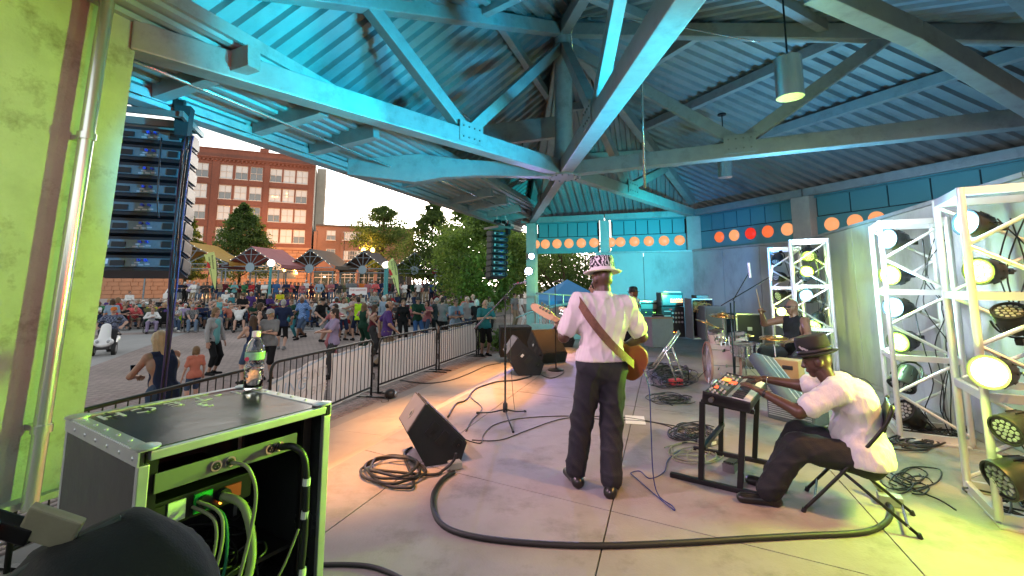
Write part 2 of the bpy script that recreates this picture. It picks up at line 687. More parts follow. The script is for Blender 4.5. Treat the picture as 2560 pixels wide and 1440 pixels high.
def sdf_mesh(prims, vox, k=0.03, disp=None, cut=None):
 lo = np.min([_bb(p, 0)[0] for p in prims if p[0] != 'sub'], axis=0) - 3 * vox - 0.02
 hi = np.max([_bb(p, 0)[1] for p in prims if p[0] != 'sub'], axis=0) + 3 * vox + 0.02
 n = np.ceil((hi - lo) / vox).astype(int) + 1
 D = np.full(n, 1.0, np.float32)
 best = np.full(n, 9.0, np.float32)
 Mi = np.zeros(n, np.int8)
 ax = [lo[i] + vox * np.arange(n[i]) for i in range(3)]
 for p in prims:
  a, b = _bb(p, k + 2.5 * vox)
  i0 = np.maximum(np.floor((a - lo) / vox).astype(int), 0)
  i1 = np.minimum(np.ceil((b - lo) / vox).astype(int) + 1, n)
  if np.any(i1 <= i0):
   continue
  sl = tuple(slice(i0[i], i1[i]) for i in range(3))
  X, Y, Z = np.meshgrid(*[ax[i][sl[i]] for i in range(3)], indexing='ij')
  P = np.stack([X, Y, Z], -1).astype(np.float32)
  if p[0] == 'cap':
   A, B = p[1], p[2]
   if p[5] is not None:
    f = p[5] / np.linalg.norm(p[5])
    g = (1 / p[6] - 1)
    mid = (A + B) / 2
    P = P + ((P - mid) @ f)[..., None] * f * g
    A = A + ((A - mid) @ f) * f * g
    B = B + ((B - mid) @ f) * f * g
   ab = B - A
   L2 = max(float(ab @ ab), 1e-9)
   t = np.clip(((P - A) @ ab) / L2, 0, 1)
   d = np.linalg.norm(P - A - t[..., None] * ab, axis=-1) - (p[3] + (p[4] - p[3]) * t)
  else:
   q = (P - p[1]) @ p[3]
   k0 = np.linalg.norm(q / p[2], axis=-1)
   k1 = np.linalg.norm(q / (p[2] ** 2), axis=-1) + 1e-9
   d = k0 * (k0 - 1) / k1
  cur = D[sl]
  if p[0] == 'sub':
   kk = k * 0.5
   h = np.maximum(kk - np.abs(cur + d), 0) / kk
   D[sl] = np.maximum(cur, -d) + h * h * kk / 4
   continue
  h = np.maximum(k - np.abs(cur - d), 0) / k
  D[sl] = np.minimum(cur, d) - h * h * k / 4
  mk = d < best[sl]
  bs = best[sl]
  bs[mk] = d[mk]
  ms = Mi[sl]
  ms[mk] = p[-1]
 if disp is not None or cut is not None:
  X, Y, Z = np.meshgrid(*ax, indexing='ij')
  if disp is not None:
   D = D + disp(X, Y, Z)
  if cut is not None:
   D = np.maximum(D, cut(X, Y, Z))
 S = D < 0
 # surface nets
 c = S[:-1, :-1, :-1].astype(np.int8)
 tot = np.zeros(c.shape, np.int8)
 for dx in (0, 1):
  for dy in (0, 1):
   for dz in (0, 1):
    tot += S[dx:n[0] - 1 + dx, dy:n[1] - 1 + dy, dz:n[2] - 1 + dz]
 act = (tot > 0) & (tot < 8)
 idx = np.argwhere(act)
 vid = np.full(act.shape, -1, np.int64)
 vid[act] = np.arange(len(idx))
 acc = np.zeros((len(idx), 3))
 cnt = np.zeros(len(idx))
 corners = [(0, 0, 0), (1, 0, 0), (0, 1, 0), (1, 1, 0), (0, 0, 1), (1, 0, 1), (0, 1, 1), (1, 1, 1)]
 edges = [(0, 1), (2, 3), (4, 5), (6, 7), (0, 2), (1, 3), (4, 6), (5, 7), (0, 4), (1, 5), (2, 6), (3, 7)]
 val = [D[idx[:, 0] + c_[0], idx[:, 1] + c_[1], idx[:, 2] + c_[2]] for c_ in corners]
 for e0, e1 in edges:
  v0, v1 = val[e0], val[e1]
  x = (v0 < 0) != (v1 < 0)
  t = np.where(x, v0 / np.where(np.abs(v0 - v1) < 1e-9, 1e-9, v0 - v1), 0)
  p0, p1 = np.array(corners[e0]), np.array(corners[e1])
  acc += np.where(x[:, None], p0 + t[:, None] * (p1 - p0), 0)
  cnt += x
 pos = lo + vox * (idx + acc / cnt[:, None])
 quads = []
 for a in range(3):
  b, c2 = (a + 1) % 3, (a + 2) % 3
  sA = [slice(None)] * 3
  sB = [slice(None)] * 3
  sA[a], sB[a] = slice(0, -1), slice(1, None)
  ch = S[tuple(sA)] != S[tuple(sB)]
  e = np.argwhere(ch)
  e = e[(e[:, b] > 0) & (e[:, c2] > 0) & (e[:, b] < n[b] - 1) & (e[:, c2] < n[c2] - 1)]
  ins = S[e[:, 0], e[:, 1], e[:, 2]]
  ob, oc = np.zeros(3, int), np.zeros(3, int)
  ob[b], oc[c2] = 1, 1
  g = lambda o: vid[o[:, 0], o[:, 1], o[:, 2]]
  q = np.stack([g(e), g(e - ob), g(e - ob - oc), g(e - oc)], 1)
  q[ins] = q[ins][:, ::-1]
  quads.append(q)
 quads = np.concatenate(quads)
 quads = quads[(quads >= 0).all(1)][:, ::-1]
 mi = Mi[idx[:, 0], idx[:, 1], idx[:, 2]]
 return pos, quads, mi[quads[:, 0]]


def rot3(rx=0, ry=0, rz=0):
 return np.array(Matrix.Rotation(rz, 3, 'Z') @ Matrix.Rotation(ry, 3, 'Y') @ Matrix.Rotation(rx, 3, 'X'))
# ------------------------------------------------------------------ materials of the place
M_CONC = mat('stage_concrete', (0.265, 0.24, 0.225), 0.75, var=0.16, scale=2.6, bump=0.16, bscale=60, stain=(0.12, 0.105, 0.09), stain_amt=0.8, stain_scale=1.7)
M_CONC_STEP = mat('step_concrete', (0.36, 0.33, 0.30), 0.8, var=0.12, scale=2.2, bump=0.15, bscale=50, stain=(0.2, 0.18, 0.16), stain_amt=0.5, stain_scale=1.3)
M_CONC_GREY = mat('kerb_concrete', (0.27, 0.265, 0.26), 0.85, var=0.12, scale=2, bump=0.2, bscale=40)
M_JOINT = mat('joint_filler', (0.035, 0.032, 0.03), 0.95, var=0)
M_WALLC = mat('cast_concrete', (0.36, 0.37, 0.36), 0.7, var=0.12, scale=2.0, bump=0.18, bscale=25, stain=(0.21, 0.21, 0.2), stain_amt=0.7, stain_scale=1.5, stretch=(1, 1, 0.5))
M_PILLAR = mat('pillar_concrete', (0.36, 0.38, 0.32), 0.75, var=0.22, scale=2.4, bump=0.3, bscale=45, stain=(0.09, 0.08, 0.05), stain_amt=0.8, stain_scale=2.8)
M_COL = mat('column_concrete', (0.38, 0.37, 0.35), 0.75, var=0.15, scale=5, bump=0.15, bscale=40)
M_STEEL = mat('galvanised_steel', (0.31, 0.33, 0.335), 0.5, metal=0.3, var=0.16, scale=5, bump=0.05, bscale=30, rvar=0.1, stain=(0.15, 0.15, 0.145), stain_amt=0.6, stain_scale=3)
M_DECK = mat('deck_steel', (0.29, 0.32, 0.335), 0.5, metal=0.35, var=0.22, scale=1.1, rvar=0.12, stain=(0.12, 0.125, 0.125), stain_amt=0.65, stain_scale=0.8)
M_TEAL = mat('teal_panel', (0.075, 0.27, 0.31), 0.45, var=0.06, scale=1.5)
M_SEAM = mat('panel_gap', (0.01, 0.03, 0.04), 0.7, var=0)
M_PIPE = mat('conduit_steel', (0.62, 0.62, 0.60), 0.25, metal=0.85, var=0.05, scale=3)
M_BLACK = mat('black_plastic', (0.012, 0.012, 0.013), 0.45, var=0.1, scale=20)
M_BLACKM = mat('black_steel', (0.012, 0.012, 0.013), 0.4, metal=0.2, var=0.05, scale=20)
M_RUB = mat('black_rubber', (0.015, 0.015, 0.017), 0.55, var=0.05, scale=10)
M_CHROME = mat('chrome', (0.75, 0.75, 0.75), 0.12, metal=1.0, var=0)
M_ALU = mat('truss_aluminium', (0.66, 0.66, 0.67), 0.38, metal=0.6, var=0.05, scale=8)
M_ASPH = mat('asphalt', (0.05, 0.05, 0.052), 0.9, var=0.1, scale=3, bump=0.1, bscale=80)
M_PAVER = mat_brick('brick_pavers', (0.30, 0.235, 0.215), (0.245, 0.19, 0.175), (0.11, 0.09, 0.08), 1.0, 0.22, 0.11, 0.008, plane='xy', rot=radians(19))

A_DIR = V((0.3134, 0.9496, 0))          # along the front edge of the stage
N_OUT = V((-0.9496, 0.3134, 0))         # from the stage out to the plaza
PZ = -0.53                              # plaza level


def front(s, o, z=0.0):
 """s metres along the stage front (0 at Y about 4.38), o metres outside the top step edge"""
 return V((-1.69, 4.38, 0)) + A_DIR * s + N_OUT * o + V((0, 0, z))


# ------------------------------------------------------------------ ground
def sheet(name, pts, m, z=None):
 b = MB()
 b.quad(*[V((p[0], p[1], p[2] if z is None else z)) for p in pts])
 return struct(b.build(name, m))


sheet('ground', [(-700, -60, 0), (700, -60, 0), (700, 900, 0), (-700, 900, 0)], mat('far_ground', (0.09, 0.085, 0.075), 0.95, var=0.2, scale=0.05), PZ - 0.35)
b = MB()
b.box((-15, 21, PZ - 0.15), (110, 66, 0.30))
plaza = struct(b.build('plaza_paving', M_PAVER))
b = MB()
b.box((-20, 68, PZ - 0.23), (260, 27, 0.2))
street = struct(b.build('street', M_ASPH))
b = MB()
b.box((-60, 84, PZ - 0.17), (170, 6, 0.3))
struct(b.build('pavement', M_CONC_GREY))
b = MB()
b.box((45, 105, PZ - 0.235), (110, 48, 0.2))
struct(b.build('parking_lot', mat('lot_asphalt', (0.06, 0.06, 0.062), 0.9, var=0.12, scale=2)))


def band(pix):
 b = MB()
 top = [gp(x, y, PZ + 0.004) for x, y in pix]
 b.prism(top, (0, 0, -0.05))
 return struct(b.build('concrete_band', M_CONC_GREY))


band([(150, 945), (400, 853), (470, 832), (300, 838), (180, 872)])
band([(300, 832), (470, 828), (700, 827), (1000, 826), (1300, 818), (1300, 806), (1000, 812), (700, 815), (470, 816), (300, 820)])
# raised edge of the seating terrace with its low wall
b = MB()
b.box((-14, 41.5, -0.19), (76, 13, 0.86))
struct(b.build('terrace', mat('terrace_concrete', (0.24, 0.23, 0.22), 0.85, var=0.1, scale=1)))

# individual pavers near the barrier, real pieces with joints
vs, fs = [], []
n = 0
ca, sa = cos(radians(19)), sin(radians(19))
for i in range(-2, 64):
 for j in range(0, 50):
  u = i * 0.22 + (0.11 if j % 2 else 0)
  v_ = j * 0.11
  c = front(0, 2.28) + A_DIR * (u - 3.0) + N_OUT * v_
  hz = PZ + 0.012 + random.uniform(-0.002, 0.003)
  q = [c + A_DIR * (a * 0.104) + N_OUT * (b_ * 0.0495) for a, b_ in ((-1, -1), (1, -1), (1, 1), (-1, 1))]
  for p in q:
   vs.append((p.x, p.y, hz))
  for p in q:
   vs.append((p.x, p.y, PZ + 0.001))
  fs += [(n, n + 1, n + 2, n + 3), (n, n + 4, n + 5, n + 1), (n + 1, n + 5, n + 6, n + 2), (n + 2, n + 6, n + 7, n + 3), (n + 3, n + 7, n + 4, n)]
  n += 8
me = mesh_np('pavers', vs, fs, mat('paver_clay', (0.25, 0.20, 0.19), 0.9, var=0.25, scale=4.5, bump=0.1, bscale=60))
pv = part('pavers', me, plaza)
pv['kind'] = 'stuff'

# ------------------------------------------------------------------ stage floor of cast slabs, steps down to the plaza
C_DIR = V((0.87, -0.49, 0))
stage = struct(thing('stage_floor', 'pale cast concrete stage floor with saw cut joints', 'stage'))
b = MB()
b.prism([front(-8, -0.02, -0.02), front(16.5, -0.02, -0.02), V((14, 22, -0.02)), V((16, -6, -0.02)), V((-2, -6, -0.02))], (0, 0, -0.4))
b.build('slab_bed', M_JOINT, stage)
for i in range(0, 8):                              # strips along the front
 for j in range(-4, 7):
  a0 = 0.005 if i == 0 else 0.72 + (i - 1) * 1.82
  a1 = 0.72 + i * 1.82
  base = front(j * 3.1 + 0.55, 0)
  g = 0.005

  def P_(aa, ss):
   return base + C_DIR * (aa / 0.98) + A_DIR * ss
  q = [P_(a0 + g, g), P_(a1 - g, g), P_(a1 - g, 3.1 - g), P_(a0 + g, 3.1 - g)]
  cen = sum(q, V()) / 4
  if cen.x > 11 or cen.y > 19 or cen.y < -6:
   continue
  b = MB()
  b.prism(q, (0, 0, -0.02))
  b.build('floor_slab', M_CONC, stage)
steps = struct(thing('stage_steps', 'three broad concrete steps along the stage front', 'steps'))
for k, (o0, o1, z) in enumerate(((0.0, 0.37, -0.177), (0.37, 0.74, -0.354))):
 for j in range(-4, 8):
  b = MB()
  q = [front(j * 2.4 + 0.003, o0 + .002, z), front(j * 2.4 + 2.397, o0 + .002, z), front(j * 2.4 + 2.397, o1, z), front(j * 2.4 + 0.003, o1, z)]
  b.prism(q, (0, 0, -0.4))
  b.build('step_slab', M_CONC_STEP, steps)
for j in range(-4, 8):
 b = MB()
 q = [front(j * 2.4 + 0.003, 0.742, PZ + .02), front(j * 2.4 + 2.397, 0.742, PZ + .02), front(j * 2.4 + 2.397, 1.95, PZ + .02), front(j * 2.4 + 0.003, 1.95, PZ + .02)]
 b.prism(q, (0, 0, -0.1))
 b.build('landing_slab', M_CONC_STEP, steps)
b = MB()
b.prism([front(-10, 1.953, PZ + .016), front(18, 1.953, PZ + .016), front(18, 2.22, PZ + .016), front(-10, 2.22, PZ + .016)], (0, 0, -0.1))
b.build('kerb', M_CONC_GREY, steps)

# ------------------------------------------------------------------ bandshell
shell = thing('bandshell', 'open bandshell with steel roof trusses over the concrete stage', 'pavilion')
H = V((1.1, 9.44, 4.1))
P = V((1.13, 9.44, 7.3))
A = V((-3.7, 4.15, 4.05))
B = V((.72, 16.4, 4.0))
C = V((3.2, 15.6, 4.0))
D = V((5.9, 14.7, 4.0))
E = V((7.45, 11.4, 4.0))
F = V((10.6, 4.8, 4.05))
G = V((1.66, -0.4, 4.1))
Mf = V((-3.17, 8.4, 4.1))
A2 = V((.339, .941, 0))
IN2 = V((.941, -.339, 0))
PD = V((1.13, 9.44, 7.6))
KA, KB = Mf - A2 * 5.5, Mf + A2 * 10.3
KD, KF, KG = V((6.7, 15.8, 4.25)), V((11.8, 4.5, 4.25)), V((1.9, -2.2, 4.3))


def corrugated(name, poly, d, period=0.27, h=0.075, parent=shell):
 """ribbed steel deck cut to a convex polygon; ribs run along d"""
 poly = [V(p) for p in poly]
 nrm = (poly[1] - poly[0]).cross(poly[2] - poly[0]).normalized()
 if nrm.z < 0:
  nrm = -nrm
 d = V(d)
 d = (d - nrm * d.dot(nrm)).normalized()
 u = nrm.cross(d).normalized()
 o = poly[0]
 us = [(p - o).dot(u) for p in poly]
 dsv = [(p - o).dot(d) for p in poly]
 brk = []
 x = math.floor(min(us) / period) * period
 while x < max(us):
  for f_, hh in ((0.0, 0), (0.42, 0), (0.52, -h), (0.9, -h)):
   brk.append((x + f_ * period, hh))
  x += period
 segs = []
 npy = len(poly)
 for uu, hh in brk:
  ts = []
  for i in range(npy):
   j = (i + 1) % npy
   a, c = us[i] - uu, us[j] - uu
   if (a <= 0 < c) or (c <= 0 < a):
    t = a / (a - c)
    ts.append(dsv[i] + (dsv[j] - dsv[i]) * t)
  segs.append((uu, hh, min(ts), max(ts)) if len(ts) >= 2 else None)
 b = MB()
 for s0, s1 in zip(segs, segs[1:]):
  if s0 is None or s1 is None:
   continue
  q = [o + u * s0[0] + d * s0[2] + nrm * s0[1], o + u * s1[0] + d * s1[2] + nrm * s1[1],
    o + u * s1[0] + d * s1[3] + nrm * s1[1], o + u * s0[0] + d * s0[3] + nrm * s0[1]]
  b.quad(*q)
 return b.build(name, M_DECK, parent)


# a sheet above each deck keeps the sky out
def facet(poly, d):
 corrugated('roof_deck', poly, d)
 b = MB()
 b.prism([V(p) + V((0, 0, 0.05)) for p in poly], (0, 0, 0.06))
 b.build('roof_sheet', M_DECK, shell)


up_f = V((IN2.x, IN2.y, .93))
facet([KA, KB, PD], up_f + A2 * 0.42)
facet([KB, KD, PD], PD - (KB + KD) / 2)
facet([KD, KF, PD], PD - (KD + KF) / 2)
facet([KF, KG, PD], PD - (KF + KG) / 2)
facet([KG, KA, PD], PD - (KG + KA) / 2)
# lower soffit along the front eave
SO = lambda s, i, z: V((Mf.x, Mf.y, 0)) + A2 * s + IN2 * i + V((0, 0, z))
corrugated('soffit_deck', [SO(-5.6, 0.0, 4.02), SO(10.4, 0.0, 4.02), SO(10.4, 1.45, 4.30), SO(-5.6, 1.45, 4.30)], A2, 0.17, 0.045)
b = MB()
b.bar(SO(-5.6, -0.03, 4.0), SO(10.4, -0.03, 4.0), 0.10, 0.30)
b.bar(SO(-5.6, 0.02, 3.80), SO(10.4, 0.02, 3.80), 0.22, 0.05)
b.build('fascia', M_STEEL, shell)
b = MB()
b.bar(SO(-5.6, 0.11, 3.90), SO(10.4, 0.11, 3.90), 0.02, 0.10)
b.bar(SO(-5.6, 1.46, 4.36), SO(10.4, 1.46, 4.36), 0.05, 0.14)
b.build('gutter', M_STEEL, shell)
# sprinkler pipe along the soffit
b = MB()
b.tube([SO(-5.4, 0.75, 3.93), SO(0.6, 0.75, 3.93)], 0.022, 8)
b.build('sprinkler_pipe', M_PIPE, shell, smooth=True)
b = MB()
b.tube([SO(0.9, 0.95, 4.0), SO(6, 0.95, 4.0)], 0.018, 8)
b.build('sprinkler_pipe', M_PIPE, shell, smooth=True)


def fascia_s(px):
 lo, hi = -5.4, 10.0
 for _ in range(50):
  m_ = (lo + hi) / 2
  if proj(SO(m_, 0.05, 3.85))[0] < px:
   lo = m_
  else:
   hi = m_
 return lo


for px, ln in ((385, 1.5), (632, 1.22), (772, 1.28), (1003, 1.3), (1122, 1.2), (1168, 1.2), (1215, 1.1), (1248, 1.1)):
 s_ = fascia_s(px)
 b = MB()
 b.bar(SO(s_, 0.12, 3.98), SO(s_, 0.12 + ln, 4.12), 0.16, 0.24, ch=0.006)
 b.box(SO(s_, 0.07, 3.95), (0.3, 0.02, 0.22), Matrix.Rotation(atan2(A2.y, A2.x), 3, 'Z'))
 b.build('joist', M_STEEL, shell)


def beam(p, q, w, h, name='beam', up=(0, 0, 1)):
 b = MB()
 b.bar(p, q, w, h, up, ch=min(w, h) * 0.06)
 return b.build(name, M_STEEL, shell)


def lerp(a, c, t):
 return V(a) + (V(c) - V(a)) * t


def find(a, c, px):
 lo, hi = 0.0, 1.0
 s = proj(lerp(a, c, .001))[0] < proj(lerp(a, c, .6))[0]
 for _ in range(40):
  m_ = (lo + hi) / 2
  if (proj(lerp(a, c, m_))[0] < px) == s:
   lo = m_
  else:
   hi = m_
 return lerp(a, c, lo)


AT, BT, DT, FT, GT = V((A.x, A.y, 4.78)), V((B.x, B.y, 4.55)), V((D.x, D.y, 4.4)), V((F.x, F.y, 4.4)), V((G.x, G.y, 4.55))
# bottom chords from the hub plate
for q, w, h in ((A, .26, .30), (B, .22, .24), (D, .22, .26), (F, .24, .28), (G, .26, .28)):
 dq = (q - H).normalized()
 beam(H + dq * 0.22, q, w, h, 'tie_beam')
# haunched beam out to the front eave
Mq = V((-3.1, 8.42, 3.96))
b = MB()
dm = (Mq - H)
dm.normalize()
sd_ = V((0, 0, 1)).cross(dm).normalized() * 0.11
L_ = (Mq - H).length
prof = [(0.25, -.12), (1.9, -.14), (2.6, -.20), (3.1, -.30), (L_, -.18), (L_, .12), (3.0, .26), (2.2, .18), (0.25, .12)]
b.prism([H + dm * t + V((0, 0, z - 0.05)) - sd_ for t, z in prof], sd_ * 2)
b.build('haunched_beam', M_STEEL, shell)
# rafters under the hips
for q in (AT, BT, DT, FT, GT):
 beam(P + (q - P).normalized() * .12 + V((0, 0, -.05)), q, .2, .26, 'rafter')
# hub, king post
b = MB()
b.cyl(H + V((0, 0, -.17)), H + V((0, 0, -.13)), .36, n=32)
b.cyl(H + V((0, 0, -.13)), H + V((0, 0, .16)), .25, n=24)
b.build('hub_plate', M_STEEL, shell, auto=40)
b = MB()
b.cyl(H + V((0, 0, .1)), P, .19, n=28)
b.build('king_post', M_STEEL, shell, auto=40)
# webs
nA = find(H, A, 1165)
nF = find(H, F, 1850)
nD = find(H, D, 1572)
nG = find(H, G, 1490)
nB = lerp(H, B, .5)
Z1 = V((0, 0, .12))
for n_, rt, px, fr in ((nA, AT, 925, None), (nF, FT, 2215, None), (nD, DT, None, .72), (nG, GT, 1590, None), (nB, BT, None, .75)):
 beam(n_ + Z1, P + V((0, 0, -.35)) + (n_ - P).normalized() * .2, .17, .2, 'web_strut')
 r_ = find(P, rt, px) if px else lerp(P, rt, fr)
 beam(n_ + Z1, r_ + V((0, 0, -.1)), .17, .2, 'web_strut')
b_ = at(2050, -20, 4.6)
beam(at(2030, -30, 4.5), at(2285, 85, 5.2), .2, .26, 'rafter')
beam(at(2285, 85, 5.2), at(2640, 300, 6.0), .2, .26, 'rafter')
# gusset plates and bolts where the members meet
M_BOLT = mat('bolt_steel', (.22, .23, .23), .45, metal=.6, var=.1)
for n_, q in ((nA, A), (nF, F), (nD, D), (nG, G), (nB, B)):
 d_ = (q - H).normalized()
 sdv = d_.cross(V((0, 0, 1))).normalized()
 for s_ in (-1, 1):
  mb = MB()
  c_ = n_ + sdv * (.137 * s_) + V((0, 0, .09))
  mb.bar(c_ - d_ * .26, c_ + d_ * .26, .012, .34)
  g = mb.build('gusset_plate', M_STEEL, shell)
  mb = MB()
  for k in range(4):
   for z_ in (-.09, .09):
    b0_ = c_ + d_ * (-.18 + .12 * k) + V((0, 0, z_))
    mb.cyl(b0_, b0_ + sdv * (.022 * s_), .016, n=6)
  o = mb.build('bolts', M_BOLT, g)
  o['kind'] = 'stuff'
mb = MB()
for k in range(14):
 a_ = 2 * pi * k / 14
 mb.cyl(H + V((.30 * cos(a_), .30 * sin(a_), -.19)), H + V((.30 * cos(a_), .30 * sin(a_), -.165)), .017, n=6)
o = mb.build('bolts', M_BOLT, shell)
o['kind'] = 'stuff'
# rim beams
B0 = B - (C - B).normalized() * 0.4
for p, q in ((B0, C), (C, D), (D, E), (E, F)):
 e_ = (q - p).normalized() * 0.02
 beam(p + e_, q - e_, .2, .2, 'rim_beam')
beam(B + V((0.1, -.1, .0)), at(1185, 412, 12.0), .18, .2, 'rim_beam')
# ring purlins under the decks


def purlins(r0, r1, fr, drop=.22):
 for f_ in fr:
  beam(lerp(P, r0, f_) + V((0, 0, -.03 + 0.10)), lerp(P, r1, f_) + V((0, 0, -.03 + .10)), .14, .2, 'purlin')


purlins(DT, FT, (.28, .5, .74))
purlins(BT, DT, (.35, .65))
purlins(FT, GT, (.2, .45, .7))
purlins(GT, AT, (.35, .7))
purlins(AT, BT, (.3,))
# dark box beam crossing behind the king post, and a drain pipe
beam(at(1180, 345, 10.4), at(1400, 318, 10.2), .16, .5, 'cross_beam')
b = MB()
b.tube([at(1603, 130, 8.0), at(1612, 470, 8.6)], .022, 8)
b.build('drop_pipe', M_PIPE, shell, smooth=True)
b = MB()
b.tube(smoothpath([at(1900, 105, 7.0), at(1470, 40, 8.5), at(1430, 130, 9.2)], 8), .012, 6)
b.build('ceiling_conduit', M_PIPE, shell, smooth=True)
b = MB()
b.tube([at(1080, 225, 7.2), at(1190, 310, 8.2)], .018, 8)
b.build('ceiling_conduit', M_PIPE, shell, smooth=True)


# bird spikes on top of the ties: thin wire, uncountable
def spikes(p, q, n, h=.13):
 b = MB()
 for i in range(n):
  c = lerp(p, q, (i + .5) / n)
  dd = (V(q) - V(p)).normalized()
  for s in (-1, 1):
   t = c + V((0, 0, h)) + dd * s * .03 + V((random.uniform(-.04, .04), random.uniform(-.04, .04), random.uniform(-.02, .02)))
   pp = dd.cross(V((0, 0, 1))) * .0035
   b._add([c - pp, c + pp, t, c + V((0, 0, .004))], [(0, 1, 2), (1, 3, 2)])
 o = b.build('bird_spikes', M_PIPE, shell)
 o['kind'] = 'stuff'


for q, f0, f1, n in ((A, .06, .42, 60), (A, .86, .99, 14), (F, .12, .99, 130), (D, .1, .9, 60), (G, .25, .9, 70)):
 o_ = V((0, 0, .145))
 spikes(lerp(H, q, f0) + o_, lerp(H, q, f1) + o_, n)

# columns
for c, w, nm, z0, mt in ((B, .34, 'column', PZ, M_COL), (C, .30, 'column', 0, M_COL), (D, .42, 'column', 0, M_COL), (E, .46, 'column', 0, M_COL), (F, .46, 'column', 0, M_COL)):
 b = MB()
 b.box((c.x, c.y, (z0 + 3.88) / 2), (w, w, 3.88 - z0), Matrix.Rotation(radians(-18 if c is not E else -65), 3, 'Z'), ch=.015)
 b.build(nm, mt, shell)
# the big front pillar by the camera: stage side faces the lamps
Q = V((-3.60, 4.32, 0)) - A_DIR * .31
LEAN = A_DIR * .03 * 4.9 + V((0, 0, 4.9))            # the pier is battered a little
b = MB()
b.prism([Q, Q - A_DIR * 1.7, Q - A_DIR * 1.7 + N_OUT * .75, Q + N_OUT * .75], LEAN)
b.prism([Q + A_DIR * .003 - N_OUT * .05, Q - A_DIR * .22 - N_OUT * .05, Q - A_DIR * .22 - N_OUT * .001, Q + A_DIR * .003 - N_OUT * .001], LEAN)
b.build('pillar', M_PILLAR, shell)
b = MB()
c0 = Q - A_DIR * .33 - N_OUT * .17
b.cyl(c0, c0 + LEAN, .052, n=20)
for z in (0.55, 2.9):
 c1 = c0 + LEAN * (z / 4.9)
 b.cyl(c1, c1 + LEAN * .012, .066, n=20)
 b.bar(c1 + V((0, 0, .03)), c1 + V((0, 0, .03)) + N_OUT * .17, .05, .04)
b.build('conduit', M_PIPE, shell, auto=40)
b = MB()
b.prism([Q - A_DIR * 1.8 - N_OUT * .12, Q + A_DIR * .06 - N_OUT * .12, Q + A_DIR * .06 + N_OUT * .85, Q - A_DIR * 1.8 + N_OUT * .85], (0, 0, .05))
b.build('pillar_plinth', M_PILLAR, shell)


# teal band with round orange lights, seams in the metal
def glow(i):
 return (emat('round_light_pale', (1.0, .40, .16), .62, (.2, .05, .02)), emat('round_light_orange', (1.0, .18, .05), .58, (.2, .04, .01)), emat('round_light_red', (.95, .03, .012), .55, (.2, .02, .01)))[i]


def teal_wall(p, q, npan, lights):
 p, q = V(p), V(q)
 d = (q - p).normalized()
 L = (q - p).length
 nin = d.cross(V((0, 0, 1))).normalized()        # towards the stage
 if nin.dot(H - p) < 0:
  nin = -nin
 back = p - nin * .12
 w = thing('wall_band', None, None)
 adopt(w, shell)
 del_ = .26
 b = MB()
 b.bar(back + d * .2 + V((0, 0, -.60)), back + d * (L - .2) + V((0, 0, -.60)), .1, 1.2)
 b.build('band_backing', M_SEAM, w)
 b = MB()
 b.bar(back + d * .2 + V((0, 0, -.92)) + nin * .07, back + d * (L - .2) + V((0, 0, -.92)) + nin * .07, .03, .55)
 b.bar(back + d * .2 + V((0, 0, -1.19)) + nin * .08, back + d * (L - .2) + V((0, 0, -1.19)) + nin * .08, .08, .05)
 b.build('band_fascia', M_TEAL, w)
 pw = (L - .5) / npan
 for i in range(npan):
  b = MB()
  c = back + d * (.25 + pw * (i + .5)) + V((0, 0, -.38)) + nin * .065
  b.bar(c - d * (pw / 2 - .014), c + d * (pw / 2 - .014), .03, .48, ch=.004)
  b.build('wall_panel', M_TEAL, w)
 b = MB()
 b.bar(back + d * .2 + V((0, 0, -.10)) + nin * .07, back + d * (L - .2) + V((0, 0, -.10)) + nin * .07, .05, .06)
 b.tube([back + d * .2 + V((0, 0, -.16)) + nin * .13, back + d * (L - .2) + V((0, 0, -.16)) + nin * .13], .012, 6)
 b.build('band_rail', M_TEAL, w)
 for px, py, k in lights:
  lo, hi = 0.0, L
  for _ in range(40):
   m_ = (lo + hi) / 2
   if proj(p + d * m_ + V((0, 0, -.9)))[0] < px:
    lo = m_
   else:
    hi = m_
  c = back + d * lo + V((0, 0, -.87)) + nin * .085
  b = MB()
  b.cyl(c, c + nin * .022, .165, n=28)
  b.lathe([(.165, .022), (.14, .06), (.09, .085), (.04, .095), (0, .097)], c=c, n=28, M=nin.to_track_quat('Z', 'Y').to_matrix())
  b.build('round_light', glow(k), w, auto=50)


teal_wall(B, C, 6, [(1338, 0, 0), (1363, 0, 0), (1392, 0, 0), (1422, 0, 0), (1453, 0, 0), (1485, 0, 0)])
teal_wall(C, D, 6, [(1527, 0, 0), (1551, 0, 0), (1586, 0, 0), (1622, 0, 0), (1660, 0, 0), (1699, 0, 0)])
teal_wall(D, E, 7, [(1797, 0, 1), (1834, 0, 0), (1875, 0, 2), (1918, 0, 1), (1967, 0, 0), (2006, 0, 1)])
teal_wall(E, F, 9, [(2078, 0, 0), (2136, 0, 0), (2190, 0, 0)])

